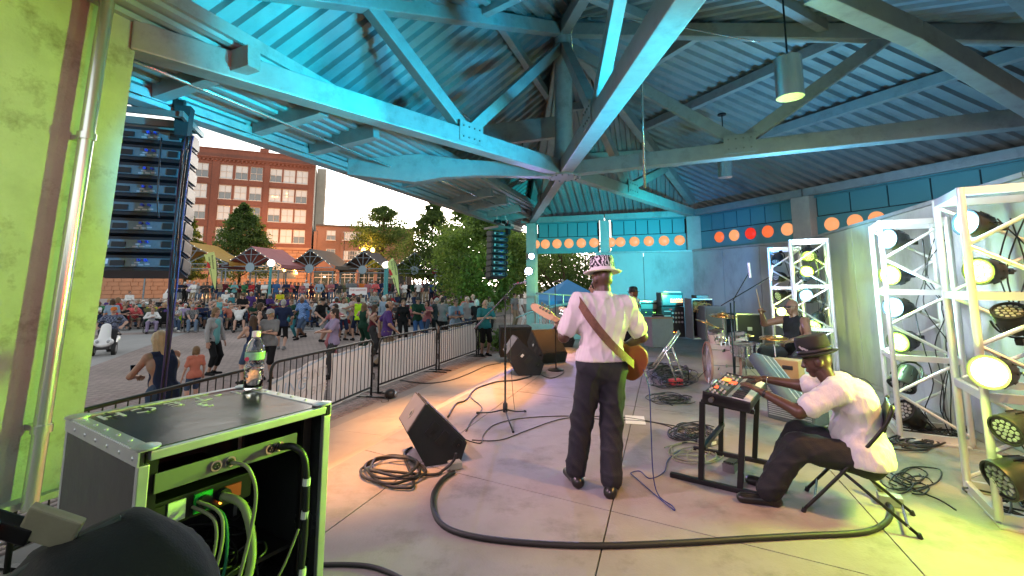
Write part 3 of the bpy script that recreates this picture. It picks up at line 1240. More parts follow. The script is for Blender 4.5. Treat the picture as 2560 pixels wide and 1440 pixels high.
# cast concrete back wall, one panel per formwork lift
wall = thing('concrete_wall', 'tall grey cast concrete wall curving behind the stage', 'wall')
poly = [V((2.85, 15.45, 0)), V((5.8, 14.5, 0)), V((7.25, 11.2, 0)), V((5.95, 6.9, 0)), V((5.1, 4.3, 0)), V((4.75, 2.6, 0)), V((4.7, .5, 0)), V((4.0, -2.0, 0)), V((1.2, -3.6, 0)), V((-2.6, -3.6, 0)), V((-5.4, -1.6, 0))]  # the run behind the camera is unseen, added to keep out sky light
for p, q in zip(poly, poly[1:]):
 L = (q - p).length
 k = max(1, round(L / 1.35))
 d = (q - p) / L
 for i in range(k):
  b = MB()
  b.bar(p + d * (L * i / k + .006) + V((0, 0, 1.36)), p + d * (L * (i + 1) / k - .006) + V((0, 0, 1.36)), .22, 2.72, ch=.008)
  b.build('concrete_panel', M_WALLC, wall)
 b = MB()
 b.bar(p + V((0, 0, 2.75)), q + V((0, 0, 2.75)), .27, .05)
 b.build('wall_coping', M_STEEL, wall)
 b = MB()
 b.bar(p + V((0, 0, 1.3)), q + V((0, 0, 1.3)), .16, 2.6)
 b.build('wall_core', M_JOINT, wall)


# pendant lamps
def pendant(px0, py, dep, r, top_py, label):
 c = V((0, 0, CAM_Z)) + ray(px0, py) * dep
 t = thing('pendant_lamp', label, 'pendant lamp', (c.x, c.y, c.z), 0, 'cylinder pendant lamps')
 b = MB()
 hh = r * 1.65
 b.lathe([(r * .98, -hh), (r, -hh), (r, hh), (0, hh)], n=32)
 b.build('lamp_shade', M_PIPE, t, auto=40)
 b = MB()
 b.cyl((0, 0, -hh + .012), (0, 0, -hh + .016), r * .95, n=32)
 b.build('diffuser', emat('pendant_glow', (1, .80, .62), 3.0), t)
 ct = at(px0, top_py, c.y)
 b = MB()
 b.cyl((0, 0, hh), (0, 0, ct.z - c.z), .011, n=8)
 b.build('cord', M_BLACKM, t)
 b = MB()
 b.lathe([(0.09, ct.z - c.z - .03), (0.09, ct.z - c.z), (0, ct.z - c.z)], n=16)
 b.build('ceiling_rose', M_BLACKM, t)
 l = bpy.data.lights.new('pendant_bulb', 'SPOT')
 l.energy = 110 * LAMP_SCALE
 l.color = WARM
 l.spot_size = radians(95)
 l.spot_blend = .8
 l.shadow_soft_size = r
 lo = link('pendant_bulb', l)
 lo.parent = t
 lo.location = (0, 0, -hh - .02)


pendant(1972, 195, 5.5, .15, -60, 'large cylinder pendant lamp above the keyboard player')
pendant(1812, 417, 10.0, .145, 285, 'smaller cylinder pendant lamp below the long bird spiked tie beam')
pendant(1306, 435, 12.5, .115, 330, 'smallest cylinder pendant lamp left of the hub plate')
# ------------------------------------------------------------------ buildings across the street
M_BRICK = mat_brick('red_brick', (0.25, 0.085, 0.055), (0.20, 0.065, 0.045), (0.17, 0.09, 0.07), 1.0, 0.24, 0.085, 0.012, plane='xz')
M_BRICK2 = mat_brick('salmon_brick', (0.33, 0.16, 0.11), (0.28, 0.13, 0.09), (0.24, 0.14, 0.1), 1.0, 0.24, 0.085, 0.012, plane='xz')
M_SAND = mat('sandstone', (0.36, 0.20, 0.13), 0.9, var=0.2, scale=.8, bump=.6, bscale=4)
M_STONE2 = mat('pale_wall', (0.48, 0.43, 0.36), 0.9, var=0.15, scale=1)
M_FRAME = mat('window_frame_paint', (0.55, 0.50, 0.47), 0.6, var=0)
M_BLIND = mat('window_blind', (0.58, 0.60, 0.62), 0.35, var=0.06, scale=.6, spec=.6)
M_PANE = mat('window_glass', (0.13, 0.15, 0.17), 0.08, var=0.15, scale=.5, spec=.8)
M_DARKGL = mat('shop_glass', (0.05, 0.065, 0.055), 0.1, var=0.3, scale=.6, spec=.7)
FD = V((.93, .37, 0)).normalized()
FN = V((FD.y, -FD.x, 0))                # facade normal, towards the plaza
C0 = V((-35.4, 80, 0))
RF = Matrix((FD, -FN, V((0, 0, 1)))).transposed()      # x along the facade, y inwards, z up


def fac(px, py=600, off=0.0):
 """metres to the left of the corner along the facade at this pixel column"""
 o, r = C0 + FN * off, ray(px, py)
 # solve (o - FD*s).x*r.y == (o - FD*s).y*r.x
 return (o.x * r.y - o.y * r.x) / (FD.x * r.y - FD.y * r.x)


def fpos(s, z, off=0.0):
 return C0 - FD * s + FN * off + V((0, 0, z))


def fz(s, py):
 """height of a facade point seen at pixel row py"""
 p = fpos(s, 0)
 lo, hi = -3, 40
 for _ in range(40):
  m_ = (lo + hi) / 2
  if proj((p.x, p.y, m_))[1] > py:
   lo = m_
  else:
   hi = m_
 return lo


def fbox(mb, s0, s1, z0, z1, o0, o1):
 c = fpos((s0 + s1) / 2, (z0 + z1) / 2, (o0 + o1) / 2)
 mb.box(c, (abs(s1 - s0), abs(o1 - o0), abs(z1 - z0)), RF)


def win_data(w, h, kind):
 f, lo_, up_ = MB(), MB(), MB()
 t = .07
 for x in (-w / 2 + t / 2, w / 2 - t / 2, 0):
  f.box((x, 0, 0), (t if x else .05, .1, h))
 for z in (-h / 2 + t / 2, h / 2 - t / 2, 0.0):
  f.box((0, -.002, z), (w, .1, t if z else .08))
 f.box((0, -.08, -h / 2 - .06), (w + .2, .22, .12))
 for x in (-w / 4, w / 4):
  up_.box((x, .03, h / 4), (w / 2 - t, .02, h / 2 - t))
  lo_.box((x, .03, -h / 4), (w / 2 - t, .02, h / 2 - t))
 a, b_ = {'both': (M_BLIND, M_BLIND), 'half': (M_BLIND, M_PANE), 'dark': (M_PANE, M_PANE)}[kind]
 return f.data('window_frame', M_FRAME), up_.data('pane_upper', a), lo_.data('pane_lower', b_)


_wd = {}


def window(parent, s, z, w, h, kind, off=-.12):
 key = (round(w, 2), round(h, 2), kind)
 if key not in _wd:
  _wd[key] = win_data(w, h, kind)
 f, u, l = _wd[key]
 o = part('window', f, parent)
 p = fpos(s, z, off)
 o.matrix_local = Matrix.Translation(p) @ RF.to_4x4()
 part('pane', u, o)
 part('pane', l, o)


bl = thing('brick_building', 'tall red brick block with rows of paired sash windows and a flat cornice', 'building')
S_L = fac(230)
ZT = fz(fac(675), 386)
ZB = 7.6
mb = MB()
fbox(mb, 0.02, S_L, ZB, ZT, -14, -.28)
mb.build('wall', M_BRICK, bl)
rows = [fz(fac(675), y) for y in (438, 487, 537, 589)]
cols = [fac(p) for p in (452, 490, 553, 592, 630, 680, 714, 747)]
ww, wh = 1.85, 2.35
bays = [(fac(400), fac(520)), (fac(532), fac(653)), (fac(661), fac(764))]
# piers and floor bands stand proud of the window plane
mb = MB()
for p0, p1 in ((517, 536), (650, 664), (762, 787)):
 fbox(mb, fac(p1, 600) if p1 < 787 else 0, fac(p0), ZB, rows[0] + 2.1, -.28, .16)
mb.build('pier', M_BRICK, bl)
lv = rows + [rows[-1] - 3.4]
for k in range(4):
 zt_ = lv[k] - wh / 2
 zb_ = lv[k + 1] + wh / 2 if k < 3 else ZB
 mb = MB()
 fbox(mb, 0, S_L, zb_, zt_ - .02, -.27, .02)
 mb.build('spandrel', M_BRICK, bl)
 mb = MB()
 fbox(mb, 0, S_L, zb_ + .0, zb_ + .22, .02, .10)
 mb.build('lintel_course', M_BRICK, bl)
mb = MB()
fbox(mb, 0, S_L, rows[0] + wh / 2, ZT, -.27, .05)
mb.build('parapet_wall', M_BRICK, bl)
# narrow mullion piers between the windows
for c0_, c1_ in zip(sorted(cols), sorted(cols)[1:]):
 mb = MB()
 for r_ in rows:
  fbox(mb, c0_ + ww / 2, c1_ - ww / 2, r_ - wh / 2 - .01, r_ + wh / 2 + .01, -.27, .0)
 mb.build('mullion_pier', M_BRICK, bl)
mb = MB()
for r_ in rows:
 fbox(mb, 0, min(cols) - ww / 2, r_ - wh / 2 - .01, r_ + wh / 2 + .01, -.27, .0)
mb.build('mullion_pier', M_BRICK, bl)
kinds = ['half', 'half', 'both', 'half', 'dark', 'half', 'both', 'both', 'half', 'both', 'half', 'both', 'half', 'both', 'both', 'half']
i = 0
for r_ in rows:
 for c_ in cols:
  window(bl, c_, r_, ww, wh, kinds[i % 16])
  i += 1
# lit lamps behind two windows of the second row
mb = MB()
for p_, dz in ((674, -.3), (680, -.35), (686, -.3), (710, .4), (710, -.1)):
 s_ = fac(p_)
 mb.box(fpos(s_, rows[1] + dz, -.1), (.25, .03, .2), RF)
mb.build('lit_lamp', emat('indoor_lamp', (1, .5, .2), 2.5), bl)
# cornice: slabs, dentils, raised blocks
for z0, z1, o in ((ZT - 1.75, ZT - 1.55, .32), (ZT - 1.55, ZT - 1.35, .48), (ZT - .02, ZT + .18, .14)):
 mb = MB()
 fbox(mb, -.06, S_L, z0, z1, -.2, o)
 mb.build('cornice', M_BRICK, bl)
mb = MB()
s_ = .1
while s_ < S_L:
 fbox(mb, s_, s_ + .28, ZT - 2.05, ZT - 1.75, .04, .3)
 s_ += .62
o = mb.build('dentils', M_BRICK, bl)
o['kind'] = 'stuff'
for p0, p1 in ((650, 672), (765, 785)):
 mb = MB()
 fbox(mb, fac(p1, 380) if p1 < 780 else -.02, fac(p0, 380), ZT + .18, ZT + .85, -.3, .1)
 mb.build('parapet_block', M_BRICK, bl)
# the pale side wall round the corner
mb = MB()
sw = [fpos(-.02, ZB - 4, 0), fpos(-.02, ZB - 4, -22), fpos(-.02, ZT - 2.5, -22), fpos(-.02, ZT + .1, 0)]
mb.prism(sw, -FD * .5)
mb.prism([p + FD * 1.7 - FN * 8 for p in sw], -FD * 1.6)
mb.build('side_wall', M_STONE2, bl)
wdt = MB().box((0, 0, 0), (.05, 1.0, 1.9)).data('side_window', M_PANE)
for r_ in rows:
 for k in range(5):
  o = part('window', wdt, bl)
  o.matrix_local = Matrix.Translation(fpos(-1.75, r_ - .2 * k, -9.5 - 2.4 * k)) @ RF.to_4x4()
# sandstone base of big rough blocks
mb = MB()
fbox(mb, 0, S_L, -1, ZB + .2, -3, -.35)
mb.build('base_wall', M_SAND, bl)
blk = [MB().box((0, 0, 0), (1.42, .4, .60), None, .05).data('stone', M_SAND), MB().box((0, 0, 0), (.92, .42, .60), None, .05).data('stone', M_SAND)]
zc, ri = -0.4, 0
sill_w = [(fac(560), 3.4), (fac(715), 4.6), (fac(650), 3.2)]
while zc < ZB:
 s_ = .75 if ri % 2 else .5
 while s_ < min(S_L, 34):
  big = random.random() < .6
  w_ = 1.45 if big else .95
  cs = s_ + w_ / 2
  inwin = any(abs(cs - ws) < wd_ / 2 and 2.4 < zc < 6.2 for ws, wd_ in sill_w)
  if not inwin:
   o = part('stone', blk[0 if big else 1], bl)
   o.matrix_local = Matrix.Translation(fpos(cs, zc + .31, -.17 + random.uniform(-.05, .04))) @ RF.to_4x4()
  s_ += w_
 zc += .63
 ri += 1
for ws, wd_ in sill_w:
 window(bl, ws, 4.3, wd_ - .2, 3.5, 'half', -.2)
mb = MB()
fbox(mb, 0, S_L, ZB + .1, ZB + .5, -.3, .2)
mb.build('string_course', M_SAND, bl)

b2 = thing('salmon_brick_building', 'low salmon brick building with shop windows beside the tall block', 'building')
S2 = fac(1035)
Z2 = fz(fac(830), 566)
mb = MB()
fbox(mb, -.62, S2, 4.2, Z2, -14, -.2)
mb.build('wall', M_BRICK2, b2)
mb = MB()
fbox(mb, -.60, S2, Z2, Z2 + .3, -.5, .05)
mb.build('coping', mat('roof_edge', (.09, .08, .08), .7, var=0), b2)
for p0 in (784, 852, 938):
 mb = MB()
 fbox(mb, fac(p0 + 8), fac(p0), 4.2, Z2 - 1.0, -.2, .06)
 mb.build('pier', M_BRICK2, b2)
for px, py, w_, h_, k in ((827, 588, 1.5, 1.7, 'half'), (868, 590, 1.6, 1.5, 'both'), (884, 590, 1.6, 1.5, 'both'), (900, 591, 1.6, 1.5, 'both'), (920, 592, 1.6, 1.5, 'both'),
       (828, 635, 1.5, 1.8, 'dark'), (866, 638, 1.5, 1.6, 'both'), (882, 638, 1.5, 1.6, 'dark'), (898, 638, 1.5, 1.6, 'both'), (960, 600, 1.6, 1.5, 'half')):
 s_ = fac(px)
 window(b2, s_, fz(s_, py), w_, h_, k, -.12)
mb = MB()
fbox(mb, -.6, S2, -1, 4.3, -14, -1.2)
mb.build('shop_interior', mat('shop_dark', (.05, .045, .04), .8, var=.2), b2)
for p0, p1 in ((776, 789), (843, 852), (893, 902), (938, 946), (985, 993)):
 mb = MB()
 fbox(mb, fac(p1), fac(p0), -1, 4.25, -1.1, .04)
 mb.build('pier', M_BRICK2, b2)
for p0, p1 in ((789, 843), (852, 893), (902, 938), (946, 985)):
 mb = MB()
 s0, s1 = fac(p1), fac(p0)
 fbox(mb, s0, s1, .1, 3.9, -.5, -.46)
 o = mb.build('shop_window', M_DARKGL, b2)
 mb = MB()
 for t_ in (0, .33, .66, 1):
  ss = s0 + (s1 - s0) * t_
  fbox(mb, ss - .05, ss + .05, .1, 3.9, -.46, -.36)
 fbox(mb, s0, s1, 2.9, 3.02, -.46, -.37)
 fbox(mb, s0, s1, .0, .12, -.46, -.34)
 mb.build('window_frame', M_FRAME, o)
mb = MB()
fbox(mb, fac(846), fac(802), 3.35, 3.5, .0, .06)
fbox(mb, fac(893), fac(860), 3.45, 3.6, .0, .06)
mb.build('sign_band', M_FRAME, b2)
mb = MB()
fbox(mb, fac(818), fac(813), 3.0, 3.2, -.3, -.2)
mb.build('shop_lamp', emat('shop_lamp', (1, .75, .45), 4), b2)

# ------------------------------------------------------------------ trees
M_BARK = mat('tree_bark', (0.06, 0.045, 0.035), 0.95, var=.3, scale=6, bump=.5, bscale=18)
M_BARK2 = mat('brown_bark', (0.10, 0.055, 0.035), 0.95, var=.3, scale=6, bump=.5, bscale=18)


def translucent(m, c, f):
 N, Lk = m.node_tree.nodes, m.node_tree.links
 tr, mx = N.new('ShaderNodeBsdfTranslucent'), N.new('ShaderNodeMixShader')
 tr.inputs['Color'].default_value = (*c, 1)
 mx.inputs[0].default_value = f
 Lk.new(N['Principled BSDF'].outputs[0], mx.inputs[1])
 Lk.new(tr.outputs[0], mx.inputs[2])
 Lk.new(mx.outputs[0], N['Material Output'].inputs['Surface'])
 return m


def leafmat(n, c):
 m = mat(n, c, .55, var=.35, scale=1.1, spec=.3)
 return translucent(m, (c[0] * 2.6, c[1] * 2.4, c[2] * 1.2), .45)


LEAF = [leafmat('leaf_deep', (.045, .08, .028)), leafmat('leaf_mid', (.07, .12, .038)), leafmat('leaf_light', (.10, .15, .05))]
LEAF2 = [leafmat('leaf_fresh_deep', (.06, .11, .03)), leafmat('leaf_fresh', (.10, .17, .045)), leafmat('leaf_fresh_light', (.15, .22, .07))]


def tree(name, loc, h, wd, trunk_h, shape, label, nleaf=9000, leaf=.2, mats=LEAF, seed=1, bark=M_BARK, tr=.22, nclump=110, lean=(0, 0), group='trees round the plaza'):
 rng = np.random.default_rng(seed)
 t = thing(name, label, 'tree', loc, 0, group)
 mb = MB()
 top = V((lean[0], lean[1], h * .93))
 pts = [V((0, 0, -.2)), V((lean[0] * .1, lean[1] * .1, trunk_h)), V((lean[0] * .5, lean[1] * .5, (trunk_h + h) / 2)), top]
 pts = smoothpath(pts, 5)
 mb.tube(pts, [tr * (1.25 if i == 0 else 1) * (1 - .9 * i / (len(pts) - 1)) for i in range(len(pts))], 8)
 cl = []
 for k in range(nclump):
  f = rng.random() ** .8
  z = trunk_h + (h - trunk_h) * f
  if shape == 'cone':
   R = wd / 2 * (min(1, f * 5 + .45)) * (1 - f) ** .72 + .12
  elif shape == 'round':
   R = wd / 2 * sqrt(max(.02, 1 - (2 * f - .95) ** 2))
  else:
   R = wd / 2 * (.55 + .45 * sin(f * pi)) * (1 if f < .8 else .6)
  r = R * sqrt(rng.uniform(.12, 1))
  th = rng.random() * 2 * pi
  cl.append((r * cos(th) + lean[0] * f, r * sin(th) + lean[1] * f, z, R))
 for k in range(0, nclump, 4):                 # limbs out to the clumps
  c = V(cl[k][:3])
  zb = max(trunk_h * .9, c.z - .5 * V((c.x, c.y, 0)).length - .2)
  f = min(1, max(0, (zb - trunk_h) / (h - trunk_h)))
  p0 = V((lean[0] * f, lean[1] * f, zb))
  mid = (p0 + c) / 2 + V((0, 0, .15))
  mb.tube([p0, mid, c], [tr * .32 * (1 - .6 * f), tr * .2, tr * .06], 5)
 mb.build('trunk', bark, t, smooth=True)
 cl = np.array(cl)
 ci = rng.integers(0, nclump, nleaf)
 cr = np.clip(cl[ci, 3] * (.27 if shape == 'cone' else .30), .16, wd * .12)
 g = rng.normal(size=(nleaf, 3)) * np.array([1, 1, .62]) * .55
 c = cl[ci, :3] + g * cr[:, None]
 n_ = rng.normal(size=(nleaf, 3)) + np.array([0, 0, .7])
 n_ /= np.linalg.norm(n_, axis=1)[:, None]
 a = np.cross(n_, rng.normal(size=(nleaf, 3)))
 a /= np.linalg.norm(a, axis=1)[:, None] + 1e-9
 bb = np.cross(n_, a)
 sz = leaf * rng.uniform(.55, 1.25, nleaf)[:, None]
 v = np.stack([c - a * sz * .5, c + bb * sz * .32, c + a * sz * .5, c - bb * sz * .32], 1).reshape(-1, 3)
 q = np.arange(nleaf * 4).reshape(-1, 4)
 cm = rng.integers(0, 3, nclump)
 mi = np.where(rng.random(nleaf) < .6, cm[ci], rng.integers(0, 3, nleaf))
 part('crown', mesh_np('crown', v, q, mats, mi=mi), t)
 return t


def ground_at(px, Y, z):
 p = at(px, 700, Y)
 return (p.x, p.y, z)


TZ = 0.24
tree('plaza_tree', ground_at(598, 52, TZ), 10.8, 8.0, 2.2, 'cone', 'dark conical tree in front of the tall brick block', 24000, .25, seed=3, nclump=260)
tree('plaza_tree', ground_at(462, 54, TZ), 9.6, 5.6, 2.2, 'cone', 'conical tree half hidden behind the hanging speaker column', 9000, .30, seed=5)
tree('plaza_tree', ground_at(955, 60, TZ), 11.8, 8.4, 3.2, 'loose', 'loose open crowned tree behind the amber street lamp', 17000, .27, seed=8, nclump=130)
tree('plaza_tree', ground_at(1078, 50, TZ), 10.6, 8.0, 2.2, 'cone', 'tall conical tree beyond the gabled shelter right of the second flag', 24000, .24, seed=11, nclump=260)
tree('bright_tree', ground_at(1215, 27, PZ), 6.4, 6.0, 1.0, 'loose', 'bushy bright green tree behind the far speaker column', 30000, .19, mats=LEAF2, seed=14, nclump=210, tr=.16)
tree('plaza_tree', ground_at(1165, 42, PZ), 9.6, 5.4, 2.0, 'loose', 'tall green tree rising behind the bushy tree', 9000, .26, mats=LEAF2, seed=17)
tree('plaza_tree', ground_at(1285, 62, -.5), 9.5, 8.0, 1.2, 'round', 'dark broad tree far off behind the column', 9000, .4, seed=21)
tree('plaza_tree', ground_at(1120, 95, -.5), 10, 13, 1.5, 'round', 'far dark tree beyond the parked cars', 7000, .6, seed=23, nclump=120)
tree('plaza_tree', ground_at(1000, 100, -.5), 9, 10, 1.2, 'round', 'far dark tree left of the parked cars', 6000, .6, seed=24, nclump=100)
tree('plaza_tree', ground_at(1350, 78, -.5), 10.5, 13, 1.0, 'round', 'far dark tree seen under the bandshell roof', 7000, .6, seed=25, nclump=120)

# the many stemmed tree seen through the open bay
t = thing('spreading_tree', 'many stemmed brown tree behind the railing in the open bay', 'tree', ground_at(1440, 27, -.4), 0, 'trees round the plaza')
mb = MB()
rg = random.Random(4)
tips = []
for k in range(9):
 th = -pi * .05 + k * pi * 1.1 / 8 + rg.uniform(-.15, .15)
 p = [V((rg.uniform(-.12, .12), rg.uniform(-.1, .1), -.1))]
 dirv = V((cos(th) * .55, rg.uniform(-.5, .5), .9))
 for s_ in range(5):
  p.append(p[-1] + dirv * .85)
  dirv = V((dirv.x * 1.08 + rg.uniform(-.14, .14), dirv.y + rg.uniform(-.1, .1), dirv.z))
 p = smoothpath(p, 4)
 mb.tube(p, [.17 * (1 - .8 * i / (len(p) - 1)) for i in range(len(p))], 7)
 tips += p[8::2]
 for j in range(5):
  s0 = p[6 + j * 3]
  e = s0 + V((rg.uniform(-1, 1), rg.uniform(-.6, .6), rg.uniform(.4, 1.2)))
  mb.tube([s0, (s0 + e) / 2 + V((0, 0, .1)), e], [.045, .03, .01], 5)
  tips.append(e)
mb.build('trunk', M_BARK2, t, smooth=True)
nl = 15000
tp = np.array([list(p) for p in tips])
rng = np.random.default_rng(9)
c = tp[rng.integers(0, len(tp), nl)] + rng.normal(size=(nl, 3)) * .42
c = c[c[:, 2] > 1.3]
nl = len(c)
a = rng.normal(size=(nl, 3))
a /= np.linalg.norm(a, axis=1)[:, None]
bb = np.cross(a, rng.normal(size=(nl, 3)))
bb /= np.linalg.norm(bb, axis=1)[:, None]
v = np.stack([c - a * .07, c + bb * .045, c + a * .07, c - bb * .045], 1).reshape(-1, 3)
part('crown', mesh_np('crown', v, np.arange(nl * 4).reshape(-1, 4), LEAF, mi=rng.integers(0, 3, nl)), t)

# ------------------------------------------------------------------ gabled shade shelters
M_GREYST = mat('grey_painted_steel', (.16, .20, .24), .5, metal=.2, var=.05)
M_TEALP = mat('teal_paint', (.05, .25, .27), .5, var=.08)


def shelter(px, Y, w, zb, rise, col, name_c, label, dep=5.0, rz=0.0):
 c = at(px, 668, Y)
 t = thing('shade_shelter', label, 'shelter', (c.x, c.y, 0), rz, 'gabled shade shelters')
 h = w / 2
 fab = mat('shade_cloth_' + name_c, col, .85, var=.12, scale=1.2, bump=.15, bscale=3)
 for s in (-1, 1):
  mb = MB()
  n_ = 6
  for i in range(n_):
   f0, f1 = i / n_, (i + 1) / n_
   sag = lambda f: -.16 * sin(f * pi)
   a, b_ = (s * (h + .15) * (1 - f0), zb + .12 + rise * f0 + sag(f0)), (s * (h + .15) * (1 - f1), zb + .12 + rise * f1 + sag(f1))
   mb.prism([V((a[0], -.1, a[1])), V((b_[0], -.1, b_[1])), V((b_[0], dep, b_[1])), V((a[0], dep, a[1]))], (0, 0, .02))
  mb.prism([V((s * (h + .15), -.1, zb + .13)), V((s * (h + .15), dep, zb + .13)), V((s * (h + .15), dep, zb - .2)), V((s * (h + .15), -.1, zb - .2))], (s * .02, 0, 0))
  mb.build('canopy', fab, t)
 for y in (0, dep - .1):
  for s in (-1, 1):
   mb = MB()
   mb.bar((s * h, y, zb), (0, y, zb + rise), .09, .09)
   mb.build('rafter', M_GREYST, t)
   mb = MB()
   mb.bar((s * h * .96, y, TZ - .1 if Y > 35 else PZ), (s * h * .96, y, zb - .4), .1, .1)
   mb.build('post', M_GREYST, t)
  for dz in (0, -.42):
   mb = MB()
   mb.bar((-h, y + .005, zb + dz), (h, y + .005, zb + dz), .08, .08)
   mb.build('chord', M_GREYST, t)
  if y > 0:
   continue
  for k in range(5):
   th = radians(28 + k * 31)
   dx, dz = cos(th), sin(th)
   L = rise / (dz + abs(dx) * rise / h)
   mb = MB()
   mb.bar((dx * .3, y, zb + dz * .3), (dx * L, y, zb + dz * L), .06, .06)
   mb.build('spoke', M_GREYST, t)
  mb = MB()
  mb.bar((-h * .38, y + .01, zb + rise * .63), (h * .38, y + .01, zb + rise * .63), .05, .05)
  mb.build('collar', M_GREYST, t)
  mb = MB()
  mb.cyl((0, y - .08, zb - .12), (0, y - .02, zb - .12), .45, n=20)
  mb.build('roundel', mat('roundel_paint', (.22, .30, .36), .5, var=.05), t)
 # bulbs along the near rafters
 mb = MB()
 for s in (-1, 1):
  for k in range(1, 6):
   f = k / 6
   mb.sphere((s * h * (1 - f), -.12, zb + rise * f + .05), .03, 6)
 o = mb.build('bulbs', emat('bulb', (1, .85, .6), 2.5), t)
 o['kind'] = 'stuff'


shelter(466, 42, 7.2, 3.6, 1.9, (.42, .26, .06), 'yellow', 'gabled shelter with a yellow canopy beside the first flag', rz=.1)
shelter(626, 43, 5.9, 3.42, 1.75, (.36, .14, .15), 'rose', 'gabled shelter with a faded rose canopy behind the lamp post', rz=-.1)
shelter(774, 46, 5.1, 3.42, 1.75, (.14, .11, .09), 'brown', 'gabled shelter with a thin brown canopy before the sandstone base', rz=-.08)
shelter(907, 49, 5.0, 3.40, 1.85, (.10, .075, .07), 'dark', 'gabled shelter with a dark canopy under the amber street lamp', rz=-.05)
shelter(1036, 48, 4.7, 3.30, 1.75, (.26, .17, .08), 'tan', 'gabled shelter with a tan canopy right of the second flag', rz=-.05)
shelter(1142, 46, 4.6, 3.0, 1.7, (.32, .035, .05), 'red', 'gabled shelter with a red canopy partly behind the bushy tree', rz=-.05)

# ------------------------------------------------------------------ lamp posts


def lamp_post(px, py, Y, label, dz=0.0, pair=False):
 c = at(px, py, Y)
 t = thing('lamp_post', label, 'lamp post', (c.x, c.y, PZ), 0, 'teal lamp posts with globes')
 hh = c.z - PZ - .22
 mb = MB()
 mb.lathe([(.13, 0), (.13, .3), (.085, .34), (.075, hh - .1), (.11, hh - .06), (.11, hh), (0, hh)], n=14)
 mb.build('post', M_TEALP, t, auto=40)
 mb = MB()
 mb.sphere((0, 0, hh + .2), .22, 18)
 mb.build('globe', emat('globe_glow', (1, .80, .66), 2.2), t, smooth=True)
 return t


lamp_post(678, 657, 28, 'teal lamp post with a glowing globe before the rose shelter')
lamp_post(964, 662, 30, 'nearer teal lamp post beside the second flag')
lamp_post(969, 660, 33, 'teal lamp post just behind the one beside the second flag')
c = at(920, 627, 57)
t = thing('street_lamp', 'twin globe street lamp glowing amber over the dark shelter', 'street lamp', (c.x, c.y, -.5), 0)
mb = MB()
hh = c.z + .5
mb.lathe([(.2, 0), (.2, .5), (.1, .6), (.07, hh - .4), (0, hh - .35)], n=12)
mb.bar((-.6, 0, hh - .45), (.6, 0, hh - .45), .07, .07)
mb.build('post', M_BLACKM, t)
for s in (-1, 1):
 mb = MB()
 mb.lathe([(.06, hh - .45), (.12, hh - .3), (.26, hh + .05), (.2, hh + .32), (0, hh + .42)], c=(s * .58, 0, 0), n=14)
 mb.build('globe', emat('amber_globe', (1, .50, .12), 9.0), t, smooth=True)
l = bpy.data.lights.new('street_lamp_light', 'POINT')
l.energy, l.color, l.shadow_soft_size = 260, (1, .42, .10), .4
lo = link('street_lamp_light', l)
lo.parent = t
lo.location = (0, -.9, hh + .1)
# a second lamp of the kind stands behind the rose shelter and lights the sandstone
c = at(712, 655, 66)
t = thing('street_lamp', 'street lamp close to the sandstone base behind the rose shelter', 'street lamp', (c.x, c.y, -.5), 0)
mb = MB()
mb.lathe([(.12, 0), (.07, .6), (.06, 4.0), (0, 4.05)], n=10)
mb.build('post', M_BLACKM, t)
mb = MB()
mb.lathe([(.06, 4.0), (.2, 4.3), (.16, 4.5), (0, 4.6)], n=12)
mb.build('globe', emat('amber_globe', (1, .50, .12), 9.0), t, smooth=True)
l = bpy.data.lights.new('street_lamp_light', 'POINT')
l.energy, l.color, l.shadow_soft_size = 2600, (1, .42, .10), .4
lo = link('street_lamp_light', l)
lo.parent = t
lo.location = (0, 0, 4.9)

# ------------------------------------------------------------------ feather flags
M_FLAG = mat('flag_cloth', (.50, .56, .20), .8, var=.06, scale=1.5)
M_INK = mat('flag_ink', (.03, .03, .03), .8, var=0)
M_REDINK = mat('flag_red', (.42, .03, .03), .8, var=0)


def feather(pts_px, Y, label, lean, txt_c, red_c):
 base = at(pts_px[-1][0], pts_px[-1][1], Y)
 t = thing('feather_flag', label, 'flag', (base.x, base.y, PZ), 0, 'yellow feather flags')
 loc = V((base.x, base.y, PZ))
 P3 = [at(x, y, Y) - loc for x, y in pts_px]
 n_ = len(P3)
 mb = MB()
 mb.prism(P3, (0, .012, 0))
 mb.build('flag_cloth', M_FLAG, t)
 mb = MB()
 pole = [V((0.03, .02, 0))] + [p + V((.02, .01, 0)) for p in reversed(P3[:-1]) if p.x > -99][:lean]
 mb.tube(smoothpath(pole, 5), .022, 6)
 mb.build('pole', M_BLACKM, t, smooth=True)
 k = Y / FPX
 for s, (x, y), sz in txt_c:
  p = at(x, y, Y - .02) - loc
  tx = text_obj('flag_lettering', s, sz * k * 1.15, M_INK, t, frame(p, (.20, 0, -1), (1, 0, .20), (0, -1, 0)), .002, font_shear=.1)
 x, y = red_c
 mb = MB()
 q = [at(x + a, y + b_, Y - .025) - loc for a, b_ in ((-5, -9), (0, -5), (3, 2), (5, 8), (-1, 9), (-4, 3))]
 mb.prism(q, (0, .006, 0))
 mb.build('flag_emblem', M_REDINK, t)
 q = [at(x + a, y + b_, Y - .02) - loc for a, b_ in ((-8, -31), (-4, -28), (-6, -26))]
 mb = MB()
 mb.prism(q, (0, .006, 0))
 mb.build('flag_emblem', M_REDINK, t)


